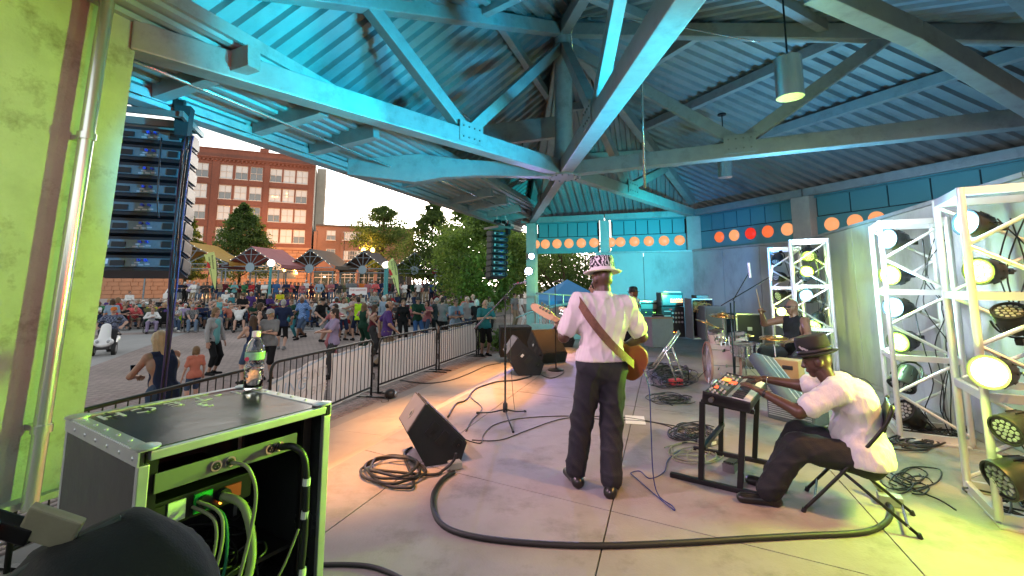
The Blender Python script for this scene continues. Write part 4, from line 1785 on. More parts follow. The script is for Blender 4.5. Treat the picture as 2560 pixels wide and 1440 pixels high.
feather([(510, 637), (520, 632), (535, 629.5), (539, 645), (541, 665), (541.5, 690), (540, 710), (538, 727), (531, 708), (522, 676), (515, 652)], 30,
  'yellow feather flag before the yellow shelter', 7, [('kiss my', (524, 652), 6.0), ('Smokehouse', (532, 655), 6.0)], (522, 662))
feather([(968, 657), (975, 650), (982, 644), (988, 655), (993, 672), (995, 690), (997, 715), (999, 744), (990, 722), (981, 698), (972, 675)], 25,
  'yellow feather flag beside the pair of teal lamp posts', 7, [('kiss my', (981, 664), 6.5), ('Smokehouse', (988, 668), 6.5)], (977, 680))

# ------------------------------------------------------------------ cars
M_TYRE = mat('tyre', (.015, .015, .015), .8, var=0)
M_RIM = mat('wheel_rim', (.4, .4, .42), .35, metal=.7, var=0)
M_CARGL = mat('car_glass', (.03, .04, .045), .08, var=0, spec=.8)
M_HEADL = mat('headlight', (.30, .32, .34), .15, var=0)
M_TAIL = emat('tail_light', (.9, .04, .03), .7)


def car_protos():
 out = {}
 spec = {
  'saloon': (4.6, 1.75, [(-2.3, .35), (-2.3, .75), (-2.1, .95), (-1.5, 1.0), (1.0, .98), (2.0, .86), (2.28, .65), (2.3, .35)], [(-1.65, .98), (-.95, 1.42), (.25, 1.45), (1.15, .96)]),
  'suv': (4.8, 1.9, [(-2.4, .4), (-2.4, 1.0), (-2.3, 1.1), (1.0, 1.12), (2.15, 1.02), (2.38, .8), (2.4, .4)], [(-2.3, 1.08), (-2.05, 1.72), (.1, 1.75), (1.05, 1.1)]),
  'pickup': (5.5, 1.9, [(-2.75, .45), (-2.75, 1.1), (-.7, 1.12), (1.2, 1.12), (2.5, 1.05), (2.72, .8), (2.75, .45)], [(-.75, 1.1), (-.65, 1.78), (.55, 1.8), (1.35, 1.1)]),
 }
 for k, (L, W, body, cab) in spec.items():
  mb = MB()
  mb.prism([V((x, -W / 2, z)) for x, z in body], (0, W, 0))
  c = [(x * .98, z) for x, z in cab]
  vs = [V((x, -W / 2 + (.02 if i in (0, 3) else .2), z)) for i, (x, z) in enumerate(c)]
  vs += [V((x, W / 2 - (.02 if i in (0, 3) else .2), z)) for i, (x, z) in enumerate(c)]
  mb._add(vs, [(0, 1, 2, 3), (7, 6, 5, 4), (1, 5, 6, 2), (0, 4, 5, 1), (3, 2, 6, 7)])
  me = mb.data('car_body', M_CARGL)
  g = MB()
  zs = [z for x, z in cab]
  for s in (-1, 1):
   x0, x1, x2, x3 = [x for x, z in c]
   zb, zt = min(zs) + .07, max(zs) - .09
   y0, y1 = s * (W / 2 - .005), s * (W / 2 - .165)
   xm = (x1 + x2) / 2
   for xa, xb, xc, xd in ((x0 + .28, x1 + .12, xm - .05, xm - .05), (xm + .05, xm + .05, x2 - .06, x3 - .32)):
    g.prism([V((xa, y0, zb)), V((xb, y1, zt)), V((xc, y1, zt)), V((xd, y0, zb))], (0, s * .012, 0))
  x0, x3 = c[0][0], c[3][0]
  for i0, i1, sg in ((0, 1, -1), (3, 2, 1)):
   a, b_ = V((c[i0][0], 0, c[i0][1])), V((c[i1][0], 0, c[i1][1]))
   p0, p1 = lerp(a, b_, .12), lerp(a, b_, .88)
   hw0, hw1 = W / 2 - .14, W / 2 - .26
   o = V((sg * .014, 0, .012))
   g.quad(p0 + V((0, -hw0, 0)) + o, p0 + V((0, hw0, 0)) + o, p1 + V((0, hw1, 0)) + o, p1 + V((0, -hw1, 0)) + o)
  gl = g.data('car_windows', M_CARGL)
  wm = MB()
  wm.cyl((0, -.1, 0), (0, .1, 0), .34, n=18)
  wm.m(1).cyl((0, -.108, 0), (0, .108, 0), .2, n=14)
  wh_ = wm.data('wheel', [M_TYRE, M_RIM])
  hl = MB().box((L / 2 - .03, -W / 2 + .25, .74), (.1, .36, .16)).data('headlight', M_HEADL)
  tl = MB().box((-L / 2 + .03, -W / 2 + .2, .82), (.1, .26, .2)).data('tail_light', M_TAIL)
  out[k] = (me, gl, wh_, hl, tl, L, W)
 return out


CARS = car_protos()


def car(kind, loc, rz, col, cname, label, group='parked cars', small=False):
 me, gl, wh_, hl, tl, L, W = CARS[kind]
 t = thing('parked_car', label, 'car', loc, rz, group)
 o = part('car_body', me, t)
 o.material_slots[0].link = 'OBJECT'
 o.material_slots[0].material = mat('car_paint_' + cname, col, .3, var=.02, spec=.6)
 part('car_windows', gl, t)
 for x in (-L / 2 + .85, L / 2 - .9):
  for s in (-1, 1):
   part('wheel', wh_, t, loc=(x, s * (W / 2 - .09), .34))
 for s in (1, -1):
  h_ = part('headlight', hl, t)
  h_.scale = (1, s, 1)
  h_ = part('tail_light', tl, t)
  h_.scale = (1, s, 1)


WHT, SLV, GRY, BLU, MAR = (.68, .68, .69), (.42, .43, .44), (.18, .19, .2), (.28, .36, .46), (.16, .03, .03)
SZ = -.53
car('pickup', ground_at(790, 70, SZ), .10, WHT, 'white', 'white pickup truck parked before the shop windows')
car('suv', ground_at(843, 69, SZ), .12, WHT, 'white', 'white estate van parked right of the white pickup truck')
car('saloon', ground_at(888, 67, SZ), .12, WHT, 'white', 'white saloon car between the white estate van and the second flag')
car('saloon', ground_at(958, 62, SZ), .1, WHT, 'white', 'white saloon car just left of the second flag')
car('suv', ground_at(1035, 58, SZ), pi + .15, SLV, 'silver', 'silver estate car under the tan shelter')
car('saloon', ground_at(1008, 74, SZ), .3, BLU, 'paleblue', 'pale blue saloon car right behind the second flag')
car('pickup', ground_at(1117, 64, SZ), 2.6, MAR, 'maroon', 'maroon pickup truck with glowing tail light near the bushy tree')
car('saloon', ground_at(1090, 66, SZ), .2, BLU, 'blue', 'blue saloon car left of the maroon pickup truck')
car('saloon', ground_at(600, 64, SZ), .12, WHT, 'white', 'white car behind the terrace seen under the rose shelter')
car('suv', ground_at(470, 62, SZ), .12, WHT, 'white', 'white estate car behind the terrace under the yellow shelter')
kk = 0
cols_ = [(WHT, 'white'), (SLV, 'silver'), (GRY, 'grey'), (WHT, 'white'), (BLU, 'paleblue'), (WHT, 'white')]
for Y in (80, 88, 97, 106):
 for i_ in range(9):
  px = 1000 + i_ * (17 if Y > 85 else 21) + (Y % 7)
  c_, n_ = cols_[(kk * 5 + i_) % 6]
  car(('saloon', 'suv', 'saloon')[(kk + i_) % 3], ground_at(px, Y, SZ), 1.4 + random.uniform(-.06, .06), c_, n_,
   '%s %s, %s from left, %s row of the far car park' % ({'white': 'white', 'silver': 'silver', 'grey': 'dark grey', 'paleblue': 'pale blue'}[n_], ('saloon', 'estate car', 'saloon')[(kk + i_) % 3],
                   ('first', 'second', 'third', 'fourth', 'fifth', 'sixth', 'seventh', 'eighth', 'last')[i_], ('nearest', 'second', 'third', 'farthest')[kk]), 'cars in the far car park')
 kk += 1

# low planter walls where the back rows stand
M_PLANT = mat('planter_concrete', (.26, .25, .23), .85, var=.15, scale=2, bump=.2, bscale=20)
for p0, p1, Y in ((770, 835, 33), (840, 905, 33.5), (930, 992, 33), (1005, 1075, 34), (1080, 1150, 34.5), (560, 640, 34), (470, 545, 34.5), (660, 760, 34)):
 a, c = ground_at(p0, Y, 0), ground_at(p1, Y + .4, 0)
 t = thing('planter_wall', 'low concrete planter wall %s' % {770: 'before the white pickup truck', 840: 'left of the lamp posts', 930: 'behind the second flag', 1005: 'before the silver estate car', 1080: 'before the maroon pickup truck', 560: 'before the rose shelter', 470: 'before the yellow shelter', 660: 'right of the glowing globe lamp'}[p0], 'wall', (0, 0, 0), 0, 'low planter walls')
 mb = MB()
 mb.bar((a[0], a[1], -.16), (c[0], c[1], -.16), .5, .72)
 mb.build('wall_body', M_PLANT, t)
 mb = MB()
 mb.bar((a[0], a[1], .24), (c[0], c[1], .24), .6, .08)
 mb.build('wall_coping', M_PLANT, t)
# white hand lettered sign in the crowd
c = at(895, 728, 27)
t = thing('paper_banner', 'white banner with red hand lettering hung in the crowd', 'banner', (c.x, c.y, c.z), 0)
mb = MB()
mb.box((0, 0, 0), (1.05, .012, .42))
mb.build('banner_sheet', mat('banner_white', (.7, .66, .68), .8, var=.05), t)
text_obj('banner_lettering', 'THE GROOVE', .15, M_REDINK, t, frame((0, -.012, .06), (1, 0, 0), (0, 0, 1), (0, -1, 0)), .001)
mb = MB()
for s in (-.5, .5):
 mb.cyl((s, .02, -1.0), (s, .02, .22), .012, n=6)
mb.build('pole', M_BLACKM, t)
# ------------------------------------------------------------------ flight case racks in the foreground
M_LAM = mat('case_laminate', (0.034, 0.036, 0.038), 0.24, var=.25, scale=3.0, bump=.08, bscale=9, rvar=.14, stain=(.09, .09, .10), stain_amt=.3, stain_scale=5, stretch=(1, 1, 1))
M_CASEIN = mat('case_inside', (.018, .018, .018), .8, var=.1)
M_EDGE = mat('case_edge_aluminium', (.56, .57, .58), .36, metal=.75, var=.08, scale=12, rvar=.1)
M_RACKP = mat('rack_panel_grey', (.16, .16, .15), .5, metal=.4, var=.08)
M_WHITEP = mat('white_paint', (.62, .62, .60), .7, var=.08)
RZ_A = atan2(A_DIR.y, A_DIR.x)
RZ_R = RZ_A - radians(14)
RX, RY = V((cos(RZ_R), sin(RZ_R), 0)), V((-sin(RZ_R), cos(RZ_R), 0))
W_, D_, H_ = .56, .56, .62
RK = V((-.95, 1.22, 0))


def tex(body, size, m, parent, M, **k):
 return text_obj(body and 'lettering', body, size, m, parent, M, **k)


def rack(z0, label, top):
 t = thing('equipment_case', label, 'flight case', (RK.x, RK.y, z0), RZ_R, 'stacked flight cases')
 th = .012
 for nm, c, d in (('side_panel', (th / 2, D_ / 2, H_ / 2), (th, D_, H_)), ('side_panel', (W_ - th / 2, D_ / 2, H_ / 2), (th, D_, H_)),
      ('back_panel', (W_ / 2, D_ - th / 2, H_ / 2), (W_ - 2 * th, th, H_ - .02)), ('bottom_panel', (W_ / 2, D_ / 2, th / 2), (W_ - 2 * th, D_ - 2 * th, th)),
      ('top_panel', (W_ / 2, D_ / 2, H_ - th / 2), (W_ - 2 * th, D_ - 2 * th, th))):
  mb = MB()
  mb.box(c, d, ch=.0015)
  mb.build(nm, M_LAM, t)
 e = .036
 for x in (0, W_):                                 # edge angles along the two sides, riveted
  s = 1 if x == 0 else -1
  mb = MB()
  mb.box((x + s * e / 2, D_ / 2, H_ + .001), (e, D_ + .006, .004))
  mb.box((x - s * .001, D_ / 2, H_ - e / 2), (.004, D_ + .006, e))
  mb.build('edge_trim', M_EDGE, t)
  mb = MB()
  for k in range(6):
   mb.sphere((x + s * e * .55, .03 + k * .088, H_ + .004), (.006, .006, .003), 8)
   mb.sphere((x - s * .003, .03 + k * .088, H_ - e * .55), (.003, .006, .006), 8)
  o = mb.build('rivets', M_EDGE, t, smooth=True)
  o['kind'] = 'stuff'
  for z in (0, H_):
   mb = MB()
   mb.box((x, 0, z), (.05, .05, .05), ch=.012)
   if z == 0 or top:
    pass
  for y in (0, D_):
   mb = MB()
   mb.box((x + s * .012, y + (.006 if y == 0 else -.006), H_ / 2 - .01), (.026, .018, H_ - .05), ch=.003)
   mb.build('edge_trim', M_EDGE, t)
 for z in (H_ - .014, .014):                       # valance round the opening
  mb = MB()
  mb.box((W_ / 2, .002, z), (W_ - .045, .022, .024), ch=.003)
  mb.box((W_ / 2, -.004, z + (.004 if z > .3 else -.004)), (W_ - .045, .012, .008))
  mb.build('valance', M_EDGE, t)
 mb = MB()
 mb.box((W_ / 2, D_ - .014, H_ + .002), (W_ - .07, .028, .004))
 mb.build('edge_trim', M_EDGE, t)
 for x in (.02, W_ - .02):
  for y in (.02, D_ - .02):
   mb = MB()
   mb.lathe([(.033, 0), (.033, .004), (.012, .008), (0, .009)], c=(x, y, H_ + .003), n=14)
   mb.build('corner_plate', M_EDGE, t, auto=40)
 # inside: rack rails, patch panel, amplifier backs
 for x in (.05, W_ - .05):
  mb = MB()
  mb.box((x, .06, H_ / 2), (.03, .015, H_ - .05))
  mb.build('rack_rail', M_BLACKM, t)
 mb = MB()
 mb.box((W_ / 2 - .02, .045, H_ - .105), (W_ - .15, .006, .052), ch=.002)
 pp = mb.build('patch_panel', M_RACKP, t)
 for x in (.207, .246, .37, .40):
  mb = MB()
  mb.cyl((x, .042, H_ - .105), (x, .036, H_ - .105), .016, n=16)
  mb.m(1).cyl((x, .0385, H_ - .105), (x, .0335, H_ - .105), .0105, n=14)
  for k in range(3):
   a = radians(90 + 120 * k)
   mb.m(0).cyl((x + .005 * cos(a), .034, H_ - .105 + .005 * sin(a)), (x + .005 * cos(a), .032, H_ - .105 + .005 * sin(a)), .0016, n=6)
  mb.build('socket', [M_CHROME, M_BLACK], pp, auto=40)
 if not top:
  return t
 for k, zc in enumerate((H_ - .225,)):
  mb = MB()
  mb.box((.215, .29, zc), (.29, .34, .075), ch=.003)
  am = mb.build('amplifier', M_BLACKM, t)
  if k == 0:
   for x, w_, m_ in ((.145, .045, M_WHITEP), (.215, .05, mat('connector_green', (.02, .35, .06), .4, var=0)), (.10, .03, M_BLACK), (.30, .05, mat('red_label', (.4, .05, .03), .5, var=0))):
    mb = MB()
    mb.box((x, .117, zc), (w_, .006, .055 if x != .30 else .04))
    mb.build('connector_plate', m_, am)
   mb = MB()
   for x in (.215, .27):
    mb.cyl((x, .116, zc), (x, .10, zc), .02, n=16)
   mb.build('socket', M_BLACK, am)
   mb = MB()
   mb.cyl((.262, .112, zc - .02), (.262, .108, zc - .02), .004, n=8)
   mb.build('indicator', emat('amber_led', (1, .2, .02), 6), am)
 mb = MB()
 mb.box((W_ / 2, .28, .15), (W_ - .12, .36, .012))
 mb.build('shelf', M_BLACKM, t)
 return t


rk = rack(H_ + .015, 'top flight case with stencilled lid and open back full of cables', True)
rack(0, 'lower flight case under the stencilled one, only its corner in view', False)
ZT_ = H_ + .0032
for s, (x, y), sz in (('I', (.47, .475), .10), ('-', (.41, .475), .10), ('T', (.345, .475), .10), ('E', (.262, .475), .10), ('C', (.175, .475), .10), ('H', (.085, .475), .10), ('3', (.315, .375), .10)):
 text_obj('stencil_letter', s, sz, M_WHITEP, rk, frame((x, y, ZT_ - .002), (-1, 0, 0), (0, -1, 0), (0, 0, 1)), .0006)
# stencil bridges cut across the letters
for x, y in ((.085, .475), (.175, .475)):
 mb = MB()
 mb.box((x, y, ZT_), (.007, .10, .001))
 mb.build('stencil_bridge', M_LAM, rk)


def rk2w(x, y, z):
 return rk.location + RX * (x * W_ / .65) + RY * (y * .95) + V((0, 0, z))


def cable(name, pts, r, m, label, cat='cable', group=None, sub=7, n=7):
 mb = MB()
 mb.tube(smoothpath(pts, sub), r, n)
 o = mb.build(name, m, None, smooth=True)
 return tag(o, label, cat, group)


M_CAB = mat('black_cable', (.014, .014, .016), .42, var=.1, scale=15)
M_CABG = mat('green_cable', (.02, .18, .10), .45, var=0)
M_CABB = mat('blue_cable', (.02, .035, .16), .45, var=0)
M_CABY = mat('yellow_grey_cable', (.25, .26, .16), .45, var=.1)
g_ = 'cables inside the open flight case'
cable('power_cable', [rk2w(.465, .03, .515), rk2w(.48, -.03, .52), rk2w(.51, -.055, .46), rk2w(.515, -.06, .25), rk2w(.505, -.05, 0.0), rk2w(.50, -.05, -.35)], .011, M_CAB, 'thick black cable with taped bands hanging down from the right socket of the flight case', group=g_)
for z in (.40, .30, .13):
 mb = MB()
 mb.cyl(rk2w(.513, -.058, z), rk2w(.514, -.059, z + .022), .0125, n=10)
 o = mb.build('tape_band', M_WHITEP)
 tag(o, 'pale tape band on the thick hanging cable, %s' % {.40: 'the upper one', .30: 'the middle one', .13: 'the lowest one'}[z], 'tape')
cable('loop_cable', [rk2w(.285, .03, .515), rk2w(.31, -.03, .50), rk2w(.335, -.04, .40), rk2w(.30, -.03, .20), rk2w(.27, .0, .09), rk2w(.2, .05, .05)], .0055, M_CABY, 'thin grey cable hanging from the left pair of sockets', group=g_)
cable('fat_cable', [rk2w(.30, .10, .40), rk2w(.335, .02, .37), rk2w(.345, -.02, .22), rk2w(.25, -.035, .09), rk2w(.13, -.03, .12), rk2w(.08, .02, .22), rk2w(.075, .1, .3)], .0125, M_CABY, 'fat yellowish cable making a big loop in the open flight case', group=g_)
cable('green_cable', [rk2w(.245, .1, .39), rk2w(.275, .03, .36), rk2w(.28, .02, .22), rk2w(.24, .06, .10)], .005, M_CABG, 'green cable bent down from the amplifier', group=g_)
cable('thin_cable', [rk2w(.205, .1, .40), rk2w(.245, .03, .36), rk2w(.235, .02, .25), rk2w(.17, .03, .13), rk2w(.1, .06, .1)], .005, M_CABY, 'pale thin cable curving to the left wall of the case', group=g_)
cable('thin_cable', [rk2w(.22, .1, .41), rk2w(.262, .025, .37), rk2w(.25, .015, .24), rk2w(.16, .02, .10), rk2w(.1, .05, .07)], .005, M_CABY, 'pale thin cable just right of the one by the left wall of the case', group=g_)
cable('thin_cable', [rk2w(.512, -.03, .26), rk2w(.46, .0, .13), rk2w(.36, .03, .06), rk2w(.33, .06, .04)], .004, M_CABY, 'thin cable sloping away from the thick hanging cable', group=g_)
rg = random.Random(12)
mb = MB()
for k in range(22):
 c = V((rg.uniform(.12, .52), rg.uniform(.08, .4), .03))
 r = rg.uniform(.04, .12)
 a0 = rg.uniform(0, 6)
 pts = [rk2w(c.x + r * cos(a0 + i * .7) * 1.2, min(.52, max(.03, c.y + r * sin(a0 + i * .7))), .17 + rg.uniform(0, .06) + c.z * 0) if k % 2 else
   rk2w(min(.6, max(.05, c.x + r * cos(a0 + i * .7) * 1.2)), min(.52, max(.03, c.y + r * sin(a0 + i * .7))), .025 + rg.uniform(0, .1)) for i in range(8)]
 mb.tube(smoothpath(pts, 4), .0045, 5)
o = mb.build('cable_tangle', M_CAB, None, smooth=True)
tag(o, 'tangle of dark cables heaped inside the open flight case', 'cables', kind='stuff')

# bottle of water on the lid
bt = thing('water_bottle', 'half full clear water bottle with white cap on the flight case lid', 'bottle', gp(632, 973, 1.2565))
M_PET = mat('clear_plastic', (.95, .97, .97), .03, var=0, trans=1.0, ior=1.33)
prof = [(.028, .002), (.033, .008), (.032, .02), (.0335, .03), (.031, .036), (.0335, .045), (.031, .051), (.0335, .06), (.031, .066), (.0335, .075), (.033, .09), (.0285, .098), (.0325, .106), (.033, .135), (.031, .15), (.022, .172), (.0135, .183), (.013, .192)]
mb = MB()
mb.lathe(prof + [(.0115, .192), (.0125, .182), (.0205, .171), (.0295, .149), (.0315, .134), (.031, .106), (.027, .098), (.0315, .09), (.0318, .01), (.0, .006)], n=28)
mb.build('bottle_body', M_PET, bt, smooth=True)
mb = MB()
mb.lathe([(.0, .0065), (.0305, .0105), (.031, .075), (.0, .075)], n=24)
mb.build('water', mat('water', (.92, .96, .97), .0, var=0, trans=1.0, ior=1.33), bt, smooth=True)
mb = MB()
mb.lathe([(.015, .188), (.0152, .206), (.013, .208), (0, .208)], n=20)
mb.build('cap', mat('cap_white', (.75, .8, .78), .4, var=0), bt, auto=40)
mb = MB()
mb.lathe([(.0334, .107), (.0336, .108), (.0338, .134), (.0336, .135)], n=28)
lb = mb.build('bottle_label', mat('label_green', (.30, .62, .45), .4, var=.2, scale=30, alpha=.75), bt, smooth=True)
mb = MB()
mb.cyl((-.010, -.0337, .112), (-.010, -.0352, .112), .008, n=14)
mb.build('label_spot', mat('label_red', (.55, .06, .12), .5, var=0), lb)

bt.scale = (1.1, 1.1, 1.12)
# dark covered thing at the bottom left with a beige metal clip
cv, q, _ = sdf_mesh([cap((.03, 0, -.13), (.05, 0, 1.0), .17, .14), ell((.07, .02, 1.05), (.135, .15, .165)), cap((-.2, -.1, .6), (-.2, -.1, 1.0), .16, .12), cap((-.26, .0, 1.02), (.05, .05, 1.17), .03, .02)],
     .013, .06, disp=lambda x, y, z: -.009 * (1 - np.abs(np.sin(x * 17 + z * 21 + 2 * np.sin(y * 15)))) ** 2 - .007 * (1 - np.abs(np.sin(x * 9 - z * 26 + y * 14 + 1.5 * np.sin(x * 22)))) ** 2 + .006)
o = link('covered_equipment', mesh_np('covered_equipment', cv, q, mat('dark_canvas', (.008, .010, .009), .85, var=.3, scale=4, bump=.15, bscale=300), smooth=True))
o.location = (-.60, .62, .15)
mb = MB()
mb.tube(smoothpath([V((-.25, -.10, 1.06)), V((-.12, -.07, 1.09)), V((-.01, -.02, 1.175)), V((.07, .04, 1.215))], 6), .006, 6)
mb.tube(smoothpath([V((-.05, -.12, 1.08)), V((.06, -.13, 1.10)), V((.14, -.09, 1.07)), V((.20, -.02, .98))], 6), .004, 6)
adopt(mb.build('seam', mat('seam_dark_green', (.03, .045, .035), .6, var=.2), None, smooth=True), o)
tag(o, 'black canvas covered equipment at the pillar foot before the flight cases', 'covered equipment')
c = at(128, 1318, .62)
t = thing('metal_clip', 'beige clip plate sitting on the black canvas cover', 'clip', c, radians(20))
mb = MB()
R_ = Matrix.Rotation(radians(28), 3, 'Y') @ Matrix.Rotation(radians(25), 3, 'X')
mb.box((0, 0, 0), (.062, .010, .052), R_, ch=.003)
mb.build('clip_body', mat('beige_metal', (.30, .28, .19), .6, metal=.1, var=.15, scale=30), t)
mb = MB()
mb.box((-.055, .01, .008), (.075, .016, .028), R_, ch=.003)
mb.build('clip_arm', M_BLACKM, t)
mb = MB()
mb.cyl(V((-.055, -.002, .012)), V((-.055, -.008, .012)), .007, n=12)
mb.build('screw', M_CHROME, t)
mb = MB()
mb.bar((-.11, .0, -.018), (-.075, .0, -.008), .006, .01)
mb.build('indicator', emat('red_strip', (1, .06, .02), 2.0), t)

# ------------------------------------------------------------------ hung loudspeaker columns
M_CABI = mat('speaker_cabinet', (.012, .014, .018), .45, var=.15, scale=10)
M_PANEL = mat('speaker_panel', (.10, .15, .17), .4, metal=.2, var=.35, scale=14)
M_BLUEC = mat('blue_connector', (.02, .06, .5), .35, var=0)


def cabinet_parts(w, h, dp):
 b_ = MB()
 f = .62                                           # trapezoid seen from the side
 b_.prism([V((-w / 2, 0, -h / 2 * .86)), V((-w / 2, 0, h / 2 * .86)), V((-w / 2, dp, h / 2)), V((-w / 2, dp, -h / 2))], (w, 0, 0))
 b_.box((-w / 2 - .012, dp * .5, 0), (.022, dp * .9, h * .7), ch=.004)
 b_.box((w / 2 + .012, dp * .5, 0), (.022, dp * .9, h * .7), ch=.004)
 body = b_.data('cabinet', M_CABI)
 p_ = MB()
 p_.box((.0, -.012, 0), (w * .82, .03, h * .50), ch=.008)
 pan = p_.data('rear_panel', M_PANEL)
 g_ = MB()
 g_.box((w * .33, -.03, 0), (w * .12, .016, h * .36), ch=.006)
 g_.box((-w * .22, -.03, -.01), (w * .16, .014, h * .3), ch=.004)
 hnd = g_.data('handle', M_BLACK)
 l_ = MB()
 l_.box((-w * .355, -.0285, h * .04), (.045, .003, .06))
 lab = l_.data('sticker', mat('sticker_white', (.6, .62, .62), .6, var=0))
 k_ = MB()
 for x in (.02, .10):
  k_.cyl((w * x, -.02, h * .12), (w * x, -.065, h * .10), .016, n=10)
 con = k_.data('connector', M_BLUEC)
 d_ = MB()
 for x, z in ((-.03, -.16), (.05, -.14), (.0, -.02), (.12, -.1)):
  d_.box((w * x, -.0285, h * z), (.05, .003, .016))
 dt = d_.data('marking', mat('print_grey', (.3, .34, .36), .6, var=0))
 end = MB()
 end.box((-w / 2 + .01, -.02, 0), (.05, .05, h * .62), ch=.015)
 end.box((w / 2 - .01, -.02, 0), (.05, .05, h * .62), ch=.015)
 en = end.data('end_bumper', M_BLACK)
 return [('rear_panel', pan), ('handle', hnd), ('sticker', lab), ('connector', con), ('marking', dt), ('end_bumper', en)], body


def line_array(loc, rz, w, h, dp, n, label, curve, hooks, pitch0=0.0):
 t = thing('speaker_column', label, 'speakers', loc, rz, 'hung speaker columns')
 prts, body = cabinet_parts(w, h * .97, dp)
 z, y = 0.0, 0.0
 for k in range(n):
  a = pitch0 + curve * k
  o = part('cabinet', body, t)
  o.matrix_local = Matrix.Translation((0, y, z - h / 2)) @ Matrix.Rotation(a, 4, 'X')
  for nm, me in prts:
   part(nm, me, o)
  z -= h * cos(a)
  y += -h * sin(a) * .5
 fr = MB()
 fr.box((-w / 2, dp / 2 - .1, .09), (.04, dp + .5, .07))
 fr.box((w / 2, dp / 2 - .1, .09), (.04, dp + .5, .07))
 fr.box((0, -.3, .09), (w, .04, .07))
 fr.box((0, dp * .9, .09), (w, .04, .07))
 fr.box((0, dp * .3, .09), (w, .05, .09))
 fr.build('fly_frame', M_RACKP, t)
 for x, y_ in ((-w * .18, -.02), (w * .3, -.05)):
  mb = MB()
  mb.cyl((x - .11, y_, .30), (x + .11, y_, .30), .06, n=16)
  mb.box((x, y_, .30), (.10, .12, .13), ch=.02)
  mb.build('hoist', M_BLACK, t, auto=40)
 mb = MB()
 mb.prism([V((w * .34, -.16, .26)), V((w * .54, -.16, .26)), V((w * .52, -.16, -.12)), V((w * .37, -.16, -.12))], (0, .16, 0))
 mb.build('chain_bag', mat('chain_bag_cloth', (.015, .018, .02), .9, var=.2, bump=.3, bscale=20), t)
 for (x, y_), wp in zip(((-w * .18, -.02), (w * .3, -.05)), hooks):
  # chain from the hoist up to the roof, links one by one
  R = Matrix.Rotation(-rz, 3, 'Z')
  e = R @ (V(wp) - V(loc))
  s0 = V((x, y_, .36))
  L = (e - s0).length
  m_ = max(4, int(L / .05))
  mb = MB()
  for i in range(m_):
   c = lerp(s0, e, (i + .5) / m_)
   th = pi / 2 * (i % 2)
   u = V((cos(th), sin(th), 0)) * .013
   ln = [c + u * cos(a) + V((0, 0, .03)) * sin(a) for a in [2 * pi * k / 8 for k in range(8)]]
   mb.tube(ln, .0045, 5, closed=True)
  o = mb.build('chain', M_CHROME, t, smooth=True)
  for sx in (-.12, .12):
   mb = MB()
   mb.tube([e + V((0, 0, -.02)), e + V((sx, 0, .32))], .007, 6)
   mb.build('sling', M_CHROME, t)
  mb = MB()
  mb.sphere(e + V((.02, -.01, -.02)), (.025, .02, .04), 8)
  mb.build('shackle', mat('red_shackle', (.35, .03, .04), .4, var=0), t, smooth=True)
 return t


LA = at(372, 316, 5.35)
line_array(LA, radians(20), .85, .222, .36, 8, 'hung black speaker column by the left pillar, eight cabinets lit blue', -.03, [at(387, 218, 5.3), at(466, 190, 5.35)])
LB = at(1250, 577, 15.2)
line_array(LB, radians(38), .62, .195, .32, 8, 'far hung black speaker column in front of the bushy tree', -.03, [at(1246, 556, 15.2), at(1268, 556, 15.0)])
mb = MB()
rg = random.Random(3)
cb0 = [(475, 340), (462, 430), (448, 560), (437, 690), (424, 830), (408, 985)]
cbs = thing('cable_bundle', 'bundle of dark cables hanging from the left speaker column to the ground', 'cables', (0, 0, 0))
for k in range(9):
 ox = rg.uniform(-13, 9)
 pts = []
 for i, (x, y) in enumerate(cb0):
  f = (1, 1, .9, 1.0, .7, .55)[i]
  pts.append(at(x + ox * f + rg.uniform(-3, 3) * (1 if i < 4 else .4), y, 5.22 + rg.uniform(-.04, .04)))
 pts.append(V((pts[-1].x - .02, pts[-1].y, PZ + .05)))
 mb = MB()
 mb.tube(smoothpath(pts, 5), .009 if k < 6 else .006, 6)
 mb.build('cable', (M_CAB, M_CAB, mat('violet_cable', (.05, .03, .12), .4, var=0))[k % 3], cbs, smooth=True)
mb = MB()
mb.tube(smoothpath([at(404, 345, 5.15), at(398, 420, 5.1), at(394, 500, 5.1), at(397, 545, 5.15)], 5), .009, 6)
mb.build('cable', M_CAB, cbs, smooth=True)

# ------------------------------------------------------------------ crowd barriers with banner cloth
M_BAR = mat('barrier_black', (.014, .014, .015), .45, metal=.2, var=.05)
BO = 2.60
L_b = 2.58


def barrier_data():
 f = MB()
 r = .12
 path = []
 x0, x1, z0, z1 = .04, L_b - .04, .18, 1.10
 for cx, cz, a0 in ((x1 - r, z1 - r, 0), (x0 + r, z1 - r, 90)):
  for k in range(6):
   a = radians(a0 + k * 18)
   path.append(V((cx + r * cos(a), 0, cz + r * sin(a))))
 path = [V((x1, 0, .02))] + path + [V((x0, 0, .02))]
 f.tube(path, .021, 8)
 f.tube([V((x0, 0, z0)), V((x1, 0, z0))], .019, 8)
 fr = f.data('barrier_frame', M_BAR, smooth=True)
 br = MB().cyl((0, 0, .18), (0, 0, 1.09), .0075, n=6).data('bar', M_BAR)
 ft = MB()
 ft.bar((0, -.32, .015), (0, .32, .015), .05, .02)
 ft.bar((0, -.05, .01), (0, .05, .01), .06, .06)
 foot = ft.data('foot', M_BAR)
 hk = MB()
 hk.tube(smoothpath([V((0, 0, .05)), V((.07, 0, .05)), V((.07, 0, -.07))], 4), .012, 6)
 hook = hk.data('hook', M_BAR, smooth=True)
 return fr, br, foot, hook


